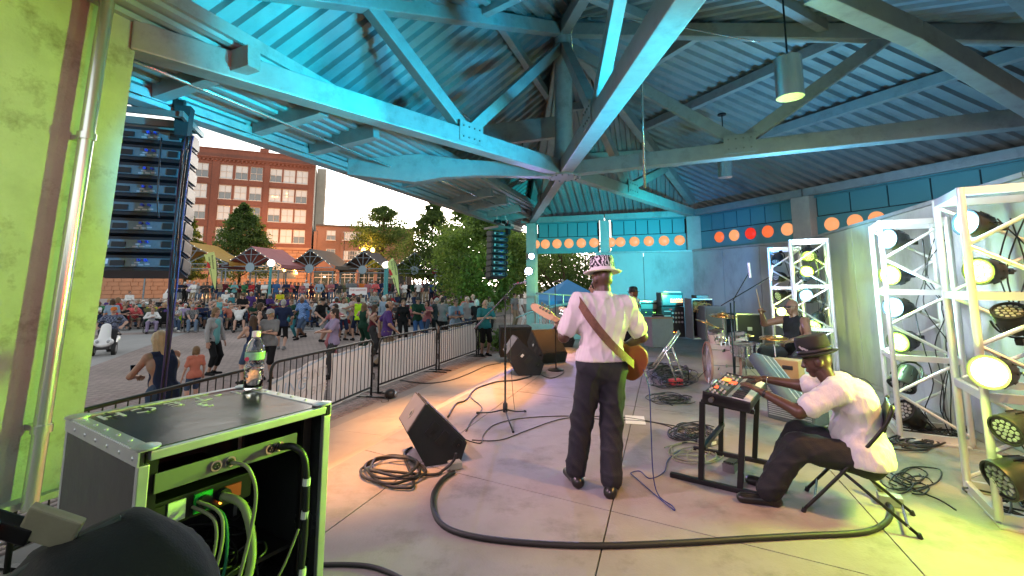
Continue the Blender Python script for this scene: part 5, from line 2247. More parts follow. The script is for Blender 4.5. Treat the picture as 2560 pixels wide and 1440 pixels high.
BFR, BBR, BFT, BHK = barrier_data()
M_CLOTH = mat('banner_scrim', (.62, .58, .57), .85, var=.08, scale=2.5, bump=.35, bscale=9)
translucent(M_CLOTH, (.66, .60, .59), .55)
M_CLOTH_INK = mat('banner_faint_ink', (.46, .43, .43), .85, var=.1)
M_CLOTH_BLUE = mat('banner_faint_blue', (.36, .44, .55), .85, var=.1)
which = ['nearest black barrier, hidden mostly by the flight cases', 'black barrier behind the water bottle, its banner lettered', 'black barrier before the man in the purple shirt', 'black barrier third from the flight cases, past the purple shirt man', 'farthest black barrier beside the black subwoofer']
for k in range(-1, 4):
 s0 = 1.90 + k * 2.66
 s0 += {-1: -.55, 0: -.36}.get(k, 0)
 p0 = front(s0, {-1: 1.85, 0: 2.32}.get(k, BO), PZ + .012)
 rzb = RZ_A + {-1: .16, 0: .10}.get(k, 0)
 t = thing('crowd_barrier', which[k + 1], 'barrier', p0, rzb, 'black crowd barriers along the stage front')
 t.scale = (1.12 if k == 0 else 1, 1, 1)
 part('barrier_frame', BFR, t)
 nb = 20
 for i in range(nb):
  part('bar', BBR, t, loc=(.04 + (L_b - .08) * (i + 1) / (nb + 1), 0, 0))
 part('foot', BFT, t, loc=(.10, 0, 0))
 part('foot', BFT, t, loc=(L_b - .10, 0, 0))
 part('hook', BHK, t, loc=(L_b - .03, 0, .85))
 part('hook', BHK, t, loc=(L_b - .03, 0, .38))
 if k > 2 or k < 0:
  continue
 # cloth tied on the plaza side
 bn = thing('banner_cloth', 'pale printed banner cloth tied to the %s' % ('nearest barrier', 'barrier behind the water bottle', 'barrier before the purple shirt man', 'barrier past the purple shirt man')[k + 1], 'banner', p0, rzb, 'banner cloths on the barriers')
 bn.scale = t.scale
 segs = [(.06, 1.22, .18), (1.36, L_b - .03, .02)] if k == 0 else [(.06, L_b - .02, .03)]
 for a0, a1, slope in segs:
  nx, nz = 34, 9
  vs, fs = [], []
  for i in range(nx + 1):
   for j in range(nz + 1):
    fx, fz_ = i / nx, j / nz
    x = a0 + (a1 - a0) * fx
    top = 1.04 - slope * (1 - fx) * 1.0 - .03 * sin(fx * pi * 3) ** 2
    z = .12 + (top - .12) * fz_
    y = .035 + .014 * sin(x * 11 + z * 5) * (1 - fz_ * .5) + .01 * sin(x * 23 - z * 9)
    vs.append((x, y, z))
  for i in range(nx):
   for j in range(nz):
    a = i * (nz + 1) + j
    fs.append((a, a + nz + 1, a + nz + 2, a + 1))
  me = mesh_np('cloth_panel', vs, fs, M_CLOTH, smooth=True)
  o = part('cloth_panel', me, bn)
  mb = MB()
  mb.bar((a0 + .02, .012, .99 - slope), (a1 - .02, .012, 1.0), .004, .035)
  mb.build('printed_stripe', M_CLOTH_BLUE, o)
 if k == 0:
  for s, x, z, sz, m_ in (('ELLING', .32, .66, .26, M_CLOTH_BLUE), ('POINT', .86, .76, .22, M_CLOTH_INK), ('TO BITE', .88, .50, .19, M_CLOTH_INK)):
   text_obj('banner_print', s, sz, m_, bn, frame((x, .010, z), (1, 0, .05), (0, 0, 1), (0, -1, 0)), .001, font_shear=.15)
c = front(4.35, 2.15, PZ + .1)
t = thing('work_light', 'small black round lamp lying at the barrier foot', 'lamp', c, RZ_A)
mb = MB()
mb.sphere((0, 0, 0), (.13, .11, .10), 14)
mb.build('lamp_housing', M_BLACK, t, smooth=True)
mb = MB()
mb.cyl((.03, -.10, .0), (.035, -.125, .0), .055, n=16)
mb.build('lens', M_CHROME, t)
mb = MB()
mb.tube(smoothpath([V((-.1, 0, -.05)), V((-.22, -.1, -.085)), V((-.30, -.02, -.085)), V((-.2, .06, -.085))], 5), .008, 5)
mb.build('strap', M_BLACK, t, smooth=True)

# ------------------------------------------------------------------ wedge monitors
M_WEDGE = mat('wedge_carpet_black', (.016, .016, .018), .8, var=.2, scale=30, bump=.3, bscale=220)
M_GRILLE = mat('monitor_grille', (.022, .020, .018), .6, metal=.3, var=.2, scale=60, bump=.6, bscale=260)
M_WGREY = mat('wedge_grey_end', (.105, .11, .13), .6, var=.1)


def wedge(loc, rz, sc, label, L=.52, back_grey=True):
 t = thing('stage_monitor', label, 'stage monitor', loc, rz, 'wedge stage monitors')
 pr = [(0, 0), (.34, 0), (.40, .165), (-.01, .566), (-.18, .32)]
 pr = [(u * sc, z * sc) for u, z in pr]
 mb = MB()
 mb.prism([V((u, 0, z)) for u, z in pr], (0, L * sc, 0))
 o = mb.build('monitor_body', M_WEDGE, t)
 bv = o.modifiers.new('edge', 'BEVEL')
 bv.width = .006
 bv.segments = 2
 B_, C_ = V((pr[3][0], 0, pr[3][1])), V((pr[2][0], 0, pr[2][1]))
 nn = V((C_.z - B_.z, 0, -(C_.x - B_.x))).normalized()
 if nn.z < 0:
  nn = -nn
 mb = MB()
 g0, g1 = lerp(B_, C_, .04), lerp(B_, C_, .96)
 mb.prism([g0 + V((0, .02, 0)), g1 + V((0, .02, 0)), g1 + V((0, L * sc - .02, 0)), g0 + V((0, L * sc - .02, 0))], nn * .012)
 mb.build('grille', M_GRILLE, t)
 A_, B2 = V((pr[4][0], 0, pr[4][1])), V((pr[3][0], 0, pr[3][1]))
 nb_ = V((A_.z - B2.z, 0, -(A_.x - B2.x))).normalized()
 if nb_.x > 0:
  nb_ = -nb_
 mb = MB()
 mb.prism([lerp(A_, B2, .03) + V((0, .012, 0)), lerp(A_, B2, .97) + V((0, .012, 0)), lerp(A_, B2, .97) + V((0, L * sc - .012, 0)), lerp(A_, B2, .03) + V((0, L * sc - .012, 0))], nb_ * .004)
 mb.build('back_plate', M_WGREY, t)
 mb = MB()
 c = lerp(A_, B2, .45) + V((0, L * sc * .42, 0))
 mb.cyl(c + nb_ * .003, c + nb_ * .008, .048 * sc, n=20)
 mb.m(1).cyl(c + nb_ * .006, c + nb_ * .010, .022 * sc, n=16)
 mb.build('pole_cup', [M_RACKP, M_BLACK], t)
 # handle pocket and input plate on the end
 M_ = Matrix.Rotation(radians(43), 3, 'Y')
 mb = MB()
 for dx in (-.045, .055):
  mb.box(V((.10 * sc + dx * sc, -.002, .285 * sc - dx * sc * .9)), (.075 * sc, .008, .14 * sc), M_, ch=.003)
 mb.build('handle_pocket', M_BLACK, t)
 mb = MB()
 mb.box(V((.30 * sc, -.002, .17 * sc)), (.07 * sc, .006, .09 * sc), M_, ch=.003)
 mb.cyl((.31 * sc, 0, .15 * sc), (.31 * sc, -.03 * sc, .15 * sc), .012 * sc, n=10)
 mb.build('input_plate', M_BLACKM, t)
 mb = MB()
 mb.box(V((.06 * sc, -.007, .30 * sc)), (.035 * sc, .002, .05 * sc), M_)
 mb.build('sticker', M_WHITEP if sc > 1 else M_BLACKM, t)
 return t


E1 = gp(1064, 1167, 0.002)
w1 = gp(1154, 1154, 0)
wedge(E1, atan2((w1 - E1).y, (w1 - E1).x), 1.0, 'nearest wedge monitor with a grey back plate, tipped towards the bass player')
E2 = gp(1296, 940, 0.002)
wedge(E2, radians(8), 1.22, 'wedge monitor with a white sticker, left of the pair by the microphone stands')
E3 = gp(1330, 905, 0.002)
wedge(E3 + V((.0, .1, 0)), radians(-62), 1.2, 'wedge monitor showing its brown grille, right of the pair by the microphone stands')
wedge(gp(1395, 868, 0.002), radians(-5), 1.15, 'farthest wedge monitor behind the round based microphone stand')
c = at(1287, 838, 13.6)
t = thing('subwoofer', 'large black subwoofer box below the bandshell column', 'speaker', (c.x, c.y, -.354), radians(5))
mb = MB()
mb.box((0, 0, .42), (.9, .8, .84), ch=.02)
mb.build('speaker_box', M_WEDGE, t)
mb = MB()
mb.box((-.05, -.405, .42), (.7, .02, .66), ch=.01)
mb.build('grille', M_GRILLE, t)
mb = MB()
mb.box((.42, -.3, .6), (.08, .16, .06), ch=.01)
mb.build('handle', M_BLACK, t)

# ------------------------------------------------------------------ microphone stands
M_MIC = mat('mic_grey', (.12, .12, .13), .35, metal=.6, var=0)
M_GRIL = mat('mic_mesh', (.45, .45, .47), .4, metal=.8, var=.3, scale=200, bump=.5, bscale=400)


def mic(t, tail, head, r=.017, condenser=False):
 tail, head = V(tail), V(head)
 d = (head - tail).normalized()
 if condenser:
  mb = MB()
  mb.cyl(tail, head, .019, n=12)
  mb.build('microphone', mat('silver_mic', (.7, .7, .72), .3, metal=.6, var=0), t, smooth=False)
  return
 mb = MB()
 mb.cyl(tail, head - d * .03, .011, r, n=12)
 m_ = mb.build('microphone', M_MIC, t, auto=40)
 mb = MB()
 mb.sphere(head, (.026, .026, .028), 12)
 mb.build('mic_head', M_GRIL, m_, smooth=True)


t = thing('mic_stand', 'tripod microphone stand with a long tilted boom before the barriers', 'mic stand', (0, 0, 0), 0, 'microphone stands on the stage')
b0 = V((-.085, 5.93, 0))
hub = b0 + V((0, 0, .13))
for px, py in ((1192, 1032), (1314, 1028), (1283, 1080)):
 f = gp(px, py, .012)
 mb = MB()
 mb.tube([hub, lerp(hub, f, .5) + V((0, 0, -.015)), f], .009, 8)
 lg = mb.build('leg', M_BLACKM, t, smooth=True)
 mb = MB()
 mb.cyl(lerp(hub, f, .93), f, .014, n=8)
 mb.build('rubber_foot', M_RUB, lg)
topp = V((b0.x, b0.y, 1.47))
mb = MB()
mb.lathe([(.03, .1), (.03, .2), (.013, .22), (.013, .85), (.017, .86), (.017, .92), (.009, .93), (.009, 1.47), (.02, 1.48), (.02, 1.54), (0, 1.55)], c=b0, n=12)
mb.build('pole', M_BLACKM, t, auto=40)
e0, e1 = at(1186, 822, 5.75), at(1291, 710, 6.02)
mb = MB()
mb.tube([e0, lerp(e0, e1, .35)], .011, 8)
mb.tube([lerp(e0, e1, .3), e1], .0075, 8)
mb.build('boom', mat('stand_grey', (.10, .10, .11), .4, metal=.4, var=0), t, smooth=True)
mb = MB()
mb.cyl(topp + V((-.03, 0, .04)), topp + V((.04, 0, .04)), .022, n=12)
mb.build('clutch', M_BLACK, t)
mb = MB()
mb.cyl(e1, e1 + V((.03, 0, .02)), .012, n=8)
mb.build('mic_clip', mat('red_clip', (.45, .03, .06), .5, var=0), t)
mic(t, at(1283, 711, 6.02), at(1313, 706, 6.02), .018)
mb = MB()
mb.tube(smoothpath([at(1283, 711, 6.02), at(1275, 722, 6.0), at(1276, 800, 5.98), at(1277, 900, 5.95), at(1283, 990, 5.8), gp(1288, 1030, .01)], 6), .0035, 5)
mb.build('mic_cable', M_CAB, t, smooth=True)

t = thing('mic_stand', 'round based microphone stand left of the bass player', 'mic stand', (0, 0, 0), 0, 'microphone stands on the stage')
b0 = gp(1390, 926, 0)
mb = MB()
mb.lathe([(.16, 0.002), (.16, .018), (.13, .03), (.03, .045), (.016, .06), (0, .06)], c=b0, n=28)
mb.build('round_base', M_BLACKM, t, auto=40)
mb = MB()
zt = at(1389, 712, b0.y).z
mb.lathe([(.012, .05), (.012, .85), (.018, .86), (.018, .95), (.009, .96), (.009, zt), (0, zt)], c=b0, n=10)
mb.build('pole', M_BLACKM, t, auto=40)
mic(t, at(1384, 705, b0.y), at(1406, 701, b0.y - .1), .018)


def drum_mic_stand(pole, joints, label):
 """pole: two pixel points with depth; joints: boom pixel points with depth; last is the mic"""
 t = thing('mic_stand', label, 'mic stand', (0, 0, 0), 0, 'microphone stands on the stage')
 p0, p1 = pole
 mb = MB()
 mb.tube([p0, p1], .011, 8)
 mb.build('pole', mat('stand_teal_black', (.02, .035, .04), .35, metal=.5, var=0), t, smooth=True)
 a, b_, mt, mh = joints
 mb = MB()
 mb.tube([a, b_], .008, 8)
 mb.build('boom', M_BLACKM, t, smooth=True)
 for k in range(3):
  th = k * 2.1 + .5
  f = V((p0.x + .3 * cos(th), p0.y + .3 * sin(th), .01))
  mb = MB()
  mb.tube([V((p0.x, p0.y, .2)), f], .008, 6)
  mb.build('leg', M_BLACKM, t)
 mic(t, mt, mh, condenser=True)
 return t


q0 = gp(1838, 990, 0)
drum_mic_stand((V((q0.x, q0.y, .1)), at(1826, 757, q0.y)), (at(1803, 764, q0.y), at(1922, 694, q0.y + .2), at(1927, 702, q0.y + .2), at(1931, 664, q0.y + .2)), 'overhead microphone stand with its boom towards the light towers')
drum_mic_stand((V((q0.x + .25, q0.y + .5, .1)), at(1835, 752, q0.y + .5)), (at(1832, 752, q0.y + .5), at(1871, 684, q0.y + .5), at(1876, 694, q0.y + .5), at(1872, 657, q0.y + .5)), 'overhead microphone stand with an upright silver microphone above the drums')

# ------------------------------------------------------------------ light towers
M_PARB = mat('lamp_body_black', (.02, .02, .022), .4, var=.1)
E1d, E2d = V((.50, .866, 0)), V((.866, -.50, 0))


def tower(near, wd, hgt, label):
 t = thing('light_tower', label, 'truss tower', near, 0, 'aluminium light towers')
 cs = [V((0, 0, 0)), E1d * wd, E1d * wd + E2d * wd, E2d * wd]
 for c in cs:
  mb = MB()
  mb.cyl(c + V((0, 0, .03)), c + V((0, 0, hgt)), .027, n=14)
  mb.build('post', M_ALU, t, auto=40)
 for z in (.04, hgt * .36, hgt * .66, hgt - .03):
  for i in range(4):
   mb = MB()
   h_ = .06 if z > .1 else .08
   mb.bar(cs[i] + V((0, 0, z)), cs[(i + 1) % 4] + V((0, 0, z)), .035, h_)
   mb.build('rung', M_ALU, t)
 zz = [.1, hgt * .36, hgt * .66, hgt - .06]
 for i in (1, 3):
  for k in range(3):
   zm = (zz[k] + zz[k + 1]) / 2
   a, b_ = cs[i], cs[(i + 1) % 4]
   mb = MB()
   mb.cyl(a + V((0, 0, zz[k])), b_ + V((0, 0, zm)), .016, n=8)
   mb.build('brace', M_ALU, t)
   mb = MB()
   mb.cyl(b_ + V((0, 0, zm)), a + V((0, 0, zz[k + 1])), .016, n=8)
   mb.build('brace', M_ALU, t)
 mb = MB()
 mb.prism([V((-.06, -.06, .002)) + c for c in (cs[0], cs[3], cs[2], cs[1])], (.0, 0, .012))
 mb.build('base_plate', M_ALU, t)
 return t


T4 = gp(2500, 1312, 0)
T3 = gp(2252, 1096, 0)
T2 = V((at(1983, 700, 8.3).x, 8.3, 0))
T1 = V((at(1926, 700, 9.5).x, 9.5, 0))
tower(T4, .62, 2.42, 'nearest aluminium light tower, its lamps glaring yellow green')
tower(T3, .58, 2.42, 'aluminium light tower second from the camera, behind the keyboard player')
tower(T2, .56, 2.50, 'aluminium light tower directly behind the drummer')
tower(T1, .56, 2.45, 'farthest aluminium light tower, left of the drummer')


def lamp_protos():
 b_ = MB()
 b_.lathe([(.0, -.13), (.05, -.13), (.085, -.09), (.10, -.02), (.105, .06), (.112, .07), (.112, .10), (.10, .10), (.098, .085), (0, .085)], n=24)
 for k in range(10):
  a = 2 * pi * k / 10
  b_.bar((.085 * cos(a), .085 * sin(a), -.085), (.105 * cos(a), .105 * sin(a), .0), .006, .012)
 body = b_.data('lamp_body', M_PARB, auto=35)
 y = MB()
 pts = [V((.13 * cos(a), 0, -.02 - .17 * abs(sin(a)))) for a in [pi * k / 10 for k in range(11)]]
 y.tube(pts, .009, 6)
 y.box((0, 0, -.22), (.05, .05, .06), ch=.008)
 yo = y.data('yoke', M_BLACKM)
 out = {}
 for nm, c, s in (('blue', (.35, .75, 1.0), 14), ('green', (.62, 1.0, .08), 26), ('hot', (.85, 1.0, .30), 90), ('dim', (.5, 1.0, .15), 5), ('off', None, 0), ('violet', (.62, .62, 1.0), 40)):
  l = MB()
  l.cyl((0, 0, .086), (0, 0, .090), .092, n=24)
  l.m(1)
  for r, n_ in ((0, 1), (.034, 6), (.068, 12)):
   for k in range(n_):
    a = 2 * pi * k / n_
    l.cyl((r * cos(a), r * sin(a), .089), (r * cos(a), r * sin(a), .096), .0135, n=8)
  out[nm] = l.data('lens', [mat('lens_glass_' + nm, (.04, .04, .045), .2, var=0) if c is None else emat('lens_glass_' + nm, c, s * .12), mat('led_off', (.3, .32, .34), .2, var=0) if c is None else emat('led_' + nm, c, s)])
 cl = MB()
 cl.box((0, 0, -.27), (.04, .04, .08), ch=.006)
 return body, yo, out


LBODY, LYOKE, LLENS = lamp_protos()


def fixture(px, py, Y, aim, kind, label, sc=1.0, roll=0):
 p = at(px, py, Y)
 t = thing('stage_lamp', label, 'stage lamp', p, 0, 'stage lamps on the light towers')
 d = V(aim).normalized()
 t.rotation_euler = d.to_track_quat('Z', 'Y').to_euler()
 t.scale = (sc, sc, sc)
 part('lamp_body', LBODY, t)
 part('yoke', LYOKE, t)
 part('lens', LLENS[kind], t)
 if kind in ('blue', 'green', 'hot', 'dim'):
  l = bpy.data.lights.new('lamp_spill', 'POINT')
  l.energy = {'blue': 26, 'green': 24, 'hot': 40, 'dim': 9}[kind] * LAMP_SCALE * (1 if Y < 6 else .6)
  l.color = {'blue': (.35, .8, 1), 'green': (.6, 1, .06), 'hot': (.72, 1, .12), 'dim': (.5, 1, .1)}[kind]
  l.shadow_soft_size = .06
  lo = link('lamp_spill', l)
  lo.location = p + d * .22
 return t


Lf = (-.85, -.45, .02)
fx = [
 (2440, 560, 3.55, (-.98, -.05, .12), 'blue', 'blue white lamp at the top of the nearest light tower', .95),
 (2468, 678, 3.5, (-.97, -.2, .0), 'green', 'yellow green lamp below the blue one on the nearest tower', .95),
 (2530, 800, 3.6, (-.5, -.3, .8), 'off', 'dark lamp in the middle of the nearest light tower', .95),
 (2490, 930, 3.3, (-.92, -.38, .05), 'hot', 'brightest glaring lamp on the nearest light tower', 1.05),
 (2540, 1065, 3.3, (-.9, -.1, -.3), 'off', 'dark lamp under the glaring one on the nearest tower', .95),
 (2540, 1190, 3.35, (-.9, .1, -.3), 'off', 'dark lamp at the foot of the nearest light tower', 1.2),
 (2238, 600, 5.5, (-.98, -.12, .1), 'blue', 'blue white lamp at the top of the second light tower', 1.15),
 (2240, 688, 5.5, (-.95, -.28, .0), 'green', 'glaring yellow green lamp on the second light tower', 1.15),
 (2250, 770, 5.5, (-.96, -.2, .1), 'blue', 'blue white lamp in the middle of the second light tower', 1.15),
 (2262, 852, 5.5, (-.95, -.25, -.1), 'dim', 'dim green lamp on the second light tower', 1.15),
 (2262, 945, 5.4, (-.6, -.2, -.7), 'off', 'dark lamp hung low on the second light tower', 1.2),
 (2275, 1040, 5.4, (-.7, -.1, .5), 'off', 'dark lamp on the floor of the second light tower', 1.2),
 (2022, 634, 8.5, (-.4, -.6, -.5), 'off', 'dark lamp at the top of the tower behind the drummer', 1.1),
 (2016, 685, 8.5, (-.35, -.75, .45), 'green', 'yellow lit lamp on the tower behind the drummer', 1.1),
 (2022, 742, 8.5, (-.8, -.5, .25), 'blue', 'blue lit lamp above the drummer', 1.1),
 (2042, 800, 8.4, (-.5, -.2, -.6), 'dim', 'lamp behind the drummer, right of his head', 1.1),
 (1944, 648, 9.7, (-.5, -.3, -.7), 'off', 'dark lamp at the top of the farthest light tower', 1.0),
 (1950, 692, 9.7, (-.9, -.1, .1), 'off', 'dark lamp second from the top of the farthest tower', 1.0),
 (1953, 738, 9.7, (-.9, -.2, -.2), 'off', 'dark lamp third from the top of the farthest tower', 1.0),
 (1952, 779, 9.6, (-.35, -.93, .0), 'hot', 'glaring yellow lamp just left of the drummer', .85),
 (1328, 641, 15.95, (.05, -1, -.02), 'violet', 'upper violet white lamp on the bandshell column', 1.1),
 (1321, 678, 15.8, (.05, -1, -.02), 'violet', 'lower and larger violet white lamp on the bandshell column', 1.4),
]
for f in fx:
 fixture(*f)
# cables looped down the towers, one bundle each
rg = random.Random(5)
for T, w_, nm in ((T4, .62, 'nearest'), (T3, .58, 'second'), (T2, .56, 'drummer side'), (T1, .56, 'farthest')):
 mb = MB()
 for k in range(5):
  p = T + E2d * w_ * rg.uniform(.6, .95) + E1d * w_ * rg.uniform(.3, .8)
  pts = [p + V((rg.uniform(-.12, .12), rg.uniform(-.12, .12), z)) for z in (2.2, 1.8, 1.4, 1.0, .6, .25, .03)]
  mb.tube(smoothpath(pts, 4), .006, 5)
 for k in range(6):
  c = T + E2d * w_ * rg.uniform(.2, 1.1) + E1d * w_ * rg.uniform(.1, .8)
  r = rg.uniform(.12, .28)
  pts = [c + V((r * cos(a), r * sin(a) * .8, .02 + rg.uniform(0, .05))) for a in [rg.uniform(0, 6) + i * .8 for i in range(8)]]
  mb.tube(smoothpath(pts, 4), .008, 5)
 o = mb.build('cable_tangle', M_CAB, None, smooth=True)
 tag(o, 'black cables draped through the %s light tower' % nm, 'cables', kind='stuff')
# ------------------------------------------------------------------ people
def N3(v):
 v = np.array(v, float)
 return v / (np.linalg.norm(v) + 1e-9)


def ik(a, b, l1, l2, pole):
 a, b = np.array(a, float), np.array(b, float)
 d = b - a
 L = np.linalg.norm(d)
 u = d / (L + 1e-9)
 L = min(L, (l1 + l2) * .998)
 x = (l1 * l1 - l2 * l2 + L * L) / (2 * L)
 h = sqrt(max(l1 * l1 - x * x, 1e-6))
 p = np.array(pole, float)
 p = p - u * (p @ u)
 p = N3(p)
 return a + u * x + p * h, a + u * L


def pose(h=1.75, hipz=.93, hipy=0.0, lean=0.0, side=0.0, twist=0.0, lf=(-.10, 0, 0), rf=(.10, 0, 0), lh=(-.27, .06, .80), rh=(.27, .06, .80),
   lp=(-.6, -1, 0), rp=(.6, -1, 0), kl=(-.15, 1, 0), kr=(.15, 1, 0), yaw=0.0, pitch=0.0, roll=0.0, female=False, footyaw=(.2, -.2), toe=0.0, hipx=0.0, slump=0.0):
 s = h / 1.75
 J = {'s': s, 'female': female}
 up = N3((sin(side), sin(lean), cos(lean)))
 up2 = N3((sin(side), sin(lean + slump), cos(lean + slump)))
 P0 = np.array((hipx, hipy, hipz))
 right = N3((cos(twist), -sin(twist), 0))
 right = N3(right - up * (right @ up))
 J['f'] = np.cross(up, right)
 J['up'], J['right'] = up, right
 J['p'] = P0
 J['chest'] = P0 + up * .28 * s
 nb = J['chest'] + up2 * .24 * s
 J['neck'] = nb
 sw = (.163 if female else .188) * s
 J['shL'], J['shR'] = nb - right * sw - up2 * .045 * s, nb + right * sw - up2 * .045 * s
 hr = np.array((1.0, 0, 0))
 hw = (.092 if female else .088) * s
 J['hipL'], J['hipR'] = P0 - hr * hw - np.array((0, 0, .03)), P0 + hr * hw - np.array((0, 0, .03))
 for k, hp, ft, kp in (('L', 'hipL', lf, kl), ('R', 'hipR', rf, kr)):
  a = np.array(ft, float) + np.array((0, 0, .085 * s))
  kn, an = ik(J[hp], a, .435 * s, .425 * s, kp)
  J['kn' + k], J['an' + k] = kn, an
  fy = footyaw[0] if k == 'L' else footyaw[1]
  J['toe' + k] = an + np.array((-sin(fy) * .17 * s, cos(fy) * .17 * s, -.055 * s - toe))
  J['heel' + k] = an + np.array((sin(fy) * .05 * s, -cos(fy) * .05 * s, -.05 * s))
 for k, sh, hd, pl in (('L', 'shL', lh, lp), ('R', 'shR', rh, rp)):
  el, wr = ik(J[sh], hd, .30 * s, .265 * s, pl)
  J['el' + k], J['wr' + k] = el, wr
 J['hy'], J['hp'], J['hr'] = yaw, pitch, roll
 Hm = Matrix.Rotation(yaw, 4, 'Z') @ Matrix.Rotation(-pitch, 4, 'X') @ Matrix.Rotation(roll, 4, 'Y')
 hc = nb + N3(up2 * .8 + np.array((0, 0, .35))) * .155 * s + J['f'] * (.02 + .03 * slump) * s
 J['headM'] = Matrix.Translation(V(hc)) @ Hm @ Matrix.Scale(s, 4)
 J['hc'] = hc
 return J


def b_torso(J, g, e=0.0, m=0):
 s, f = J['s'], J['f']
 up, rt = J['up'], J['right']
 fem = J['female']
 P = J['p']
 out = [cap(P - rt * .07 * s, P + rt * .07 * s, (.112 if not fem else .118) * s * g + e, (.112 if not fem else .118) * s * g + e, f, .86, m),
   cap(P + up * .06 * s, J['chest'], (.118 if not fem else .105) * s * g + e, .128 * s * g + e, f, .74, m),
   cap(J['chest'] + up * .07 * s - rt * .075 * s, J['chest'] + up * .07 * s + rt * .075 * s, .108 * s * (1 + (g - 1) * .6) + e, .108 * s * (1 + (g - 1) * .6) + e, f, .84, m),
   cap(J['shL'], J['shR'], .056 * s + e, .056 * s + e, None, 1, m),
   cap(J['neck'] - up * .03 * s, J['neck'] - up * .10 * s, .07 * s + e, .10 * s + e, f, .8, m)]
 if g > 1.08:
  out.append(ell(P + up * .13 * s + f * .05 * s * g, (.125 * s * g + e, .10 * s * g + e, .13 * s * g + e), None, m))
 if fem:
  for k in (-1, 1):
   out.append(ell(J['chest'] + up * .045 * s + rt * .065 * s * k + f * .075 * s, (.062 * s + e, .055 * s + e, .062 * s + e), None, m))
 return out


def b_arm(J, k, g, e=0.0, m=0, f0=0.0, f1=2.0, e1=None):
 """f: 0 shoulder, 1 elbow, 2 wrist"""
 s = J['s']
 a, b_, c = J['sh' + k], J['el' + k], J['wr' + k]
 fe = .86 if J['female'] else 1.0
 gg = (1 + (g - 1) * .5) * fe
 e1 = e if e1 is None else e1
 out = []
 if f0 < 1:
  t = min(f1, 1.0)
  out.append(cap(a, a + (b_ - a) * t, .055 * s * gg + e, (.055 - .013 * t) * s * gg + (e + (e1 - e) * t), None, 1, m))
 if f1 > 1:
  t = f1 - 1
  out.append(cap(b_, b_ + (c - b_) * t, .042 * s * gg + e1, (.042 - .015 * t) * s * gg + e1, None, 1, m))
 return out


def b_leg(J, k, g, e=0.0, m=0, f1=2.0, e1=None):
 s = J['s']
 a, b_, c = J['hip' + k], J['kn' + k], J['an' + k]
 gg = 1 + (g - 1) * .6
 e1 = e if e1 is None else e1
 t = min(f1, 1.0)
 out = [cap(a, a + (b_ - a) * t, .088 * s * gg + e, (.088 - .03 * t) * s * gg + (e + (e1 - e) * t * .5), None, 1, m)]
 if f1 > 1:
  t = f1 - 1
  out.append(cap(b_, b_ + (c - b_) * t, .058 * s * gg + (e + e1) / 2, (.058 - .022 * t) * s * gg + e1, None, 1, m))
  if e <= 0.002:
   out.append(ell(b_ + (c - b_) * .28 + N3(c - b_)[[0, 2, 1]] * 0 - J['f'] * .012 * s, (.052 * s * gg + e1, .055 * s * gg + e1, .10 * s), None, m))
 return out


def b_foot(J, k, e=0.0, m=0):
 s = J['s']
 return [cap(J['heel' + k], J['toe' + k], .036 * s + e, .034 * s + e, (0, 0, 1), .85, m), cap(J['an' + k], J['heel' + k], .037 * s + e, .038 * s + e, None, 1, m)]


def head_prims():
 return [ell((0, -.008, .022), (.073, .092, .10), None, 0), cap((0, .022, -.045), (0, .052, -.082), .054, .030, None, 1, 0),
   ell((0, .035, -.02), (.062, .052, .06), None, 0), cap((0, .084, .022), (0, .103, -.018), .010, .0145, None, 1, 0),
   ell((-.014, .094, -.022), (.010, .010, .009), None, 0), ell((.014, .094, -.022), (.010, .010, .009), None, 0),
   ell((-.076, -.008, -.004), (.012, .026, .034), None, 0), ell((.076, -.008, -.004), (.012, .026, .034), None, 0),
   cap((-.045, .073, .034), (.045, .073, .034), .013, .013, None, 1, 0),
   sub((-.031, .098, .014), (.019, .017, .011)), sub((.031, .098, .014), (.019, .017, .011)),
   ell((-.031, .076, .012), (.0125, .0115, .0115), None, 2), ell((.031, .076, .012), (.0125, .0115, .0115), None, 2),
   ell((0, .083, -.053), (.025, .012, .0055), None, 1), ell((0, .080, -.063), (.021, .012, .006), None, 1),
   cap((0, -.022, -.05), (0, -.03, -.17), .052, .060, None, 1, 0)]


def hand_prims(curl=.5, spread=.0, thumb=.5):
 """wrist at origin, fingers along +Y, palm towards -Z, thumb on +X"""
 out = [cap((0, -.03, 0), (0, .02, 0), .024, .027, (0, 0, 1), .75, 0), cap((-.012, .035, 0), (-.014, .078, 0), .030, .026, (0, 0, 1), .5, 0), cap((.014, .035, 0), (.016, .078, 0), .028, .026, (0, 0, 1), .5, 0)]
 for i, (x, L) in enumerate(((.032, .074), (.011, .083), (-.011, .077), (-.032, .060))):
  p = np.array((x, .085, 0))
  a = curl * .35 + .05 * i * curl
  for j, f in enumerate((.45, .32, .26)):
   q = p + np.array((spread * (1.5 - i) * .3, cos(a), -sin(a))) * L * f
   out.append(cap(p, q, .0098 - .0007 * j, .0093 - .0009 * j, None, 1, 0))
   p = q
   a += curl * .75
 b0, b1 = np.array((.030, .025, -.004)), np.array((.056, .055, -.012 - .02 * thumb))
 b2 = b1 + np.array((.004 - .012 * thumb, .032, -.006 - .012 * thumb))
 out += [cap(b0, b1, .0165, .0125, None, 1, 0), cap(b1, b2, .012, .0085, None, 1, 0)]
 return out


_HD = sdf_mesh(head_prims(), .0062, .014)
_HN = {c: sdf_mesh(hand_prims(c), .0055, .010) for c in (.25, .9)}


def hand_mat(J, k, normal=None):
 """frame of a hand: along the forearm"""
 el, wr = J['el' + k], J['wr' + k]
 y = N3(wr - el)
 z = N3(np.array(normal if normal is not None else (-.3 if k == 'L' else .3, .0, 1)))
 x = N3(np.cross(y, z))
 z = np.cross(x, y)
 if k == 'R':
  x = -x
 return np.stack([x, y, z], 1), wr


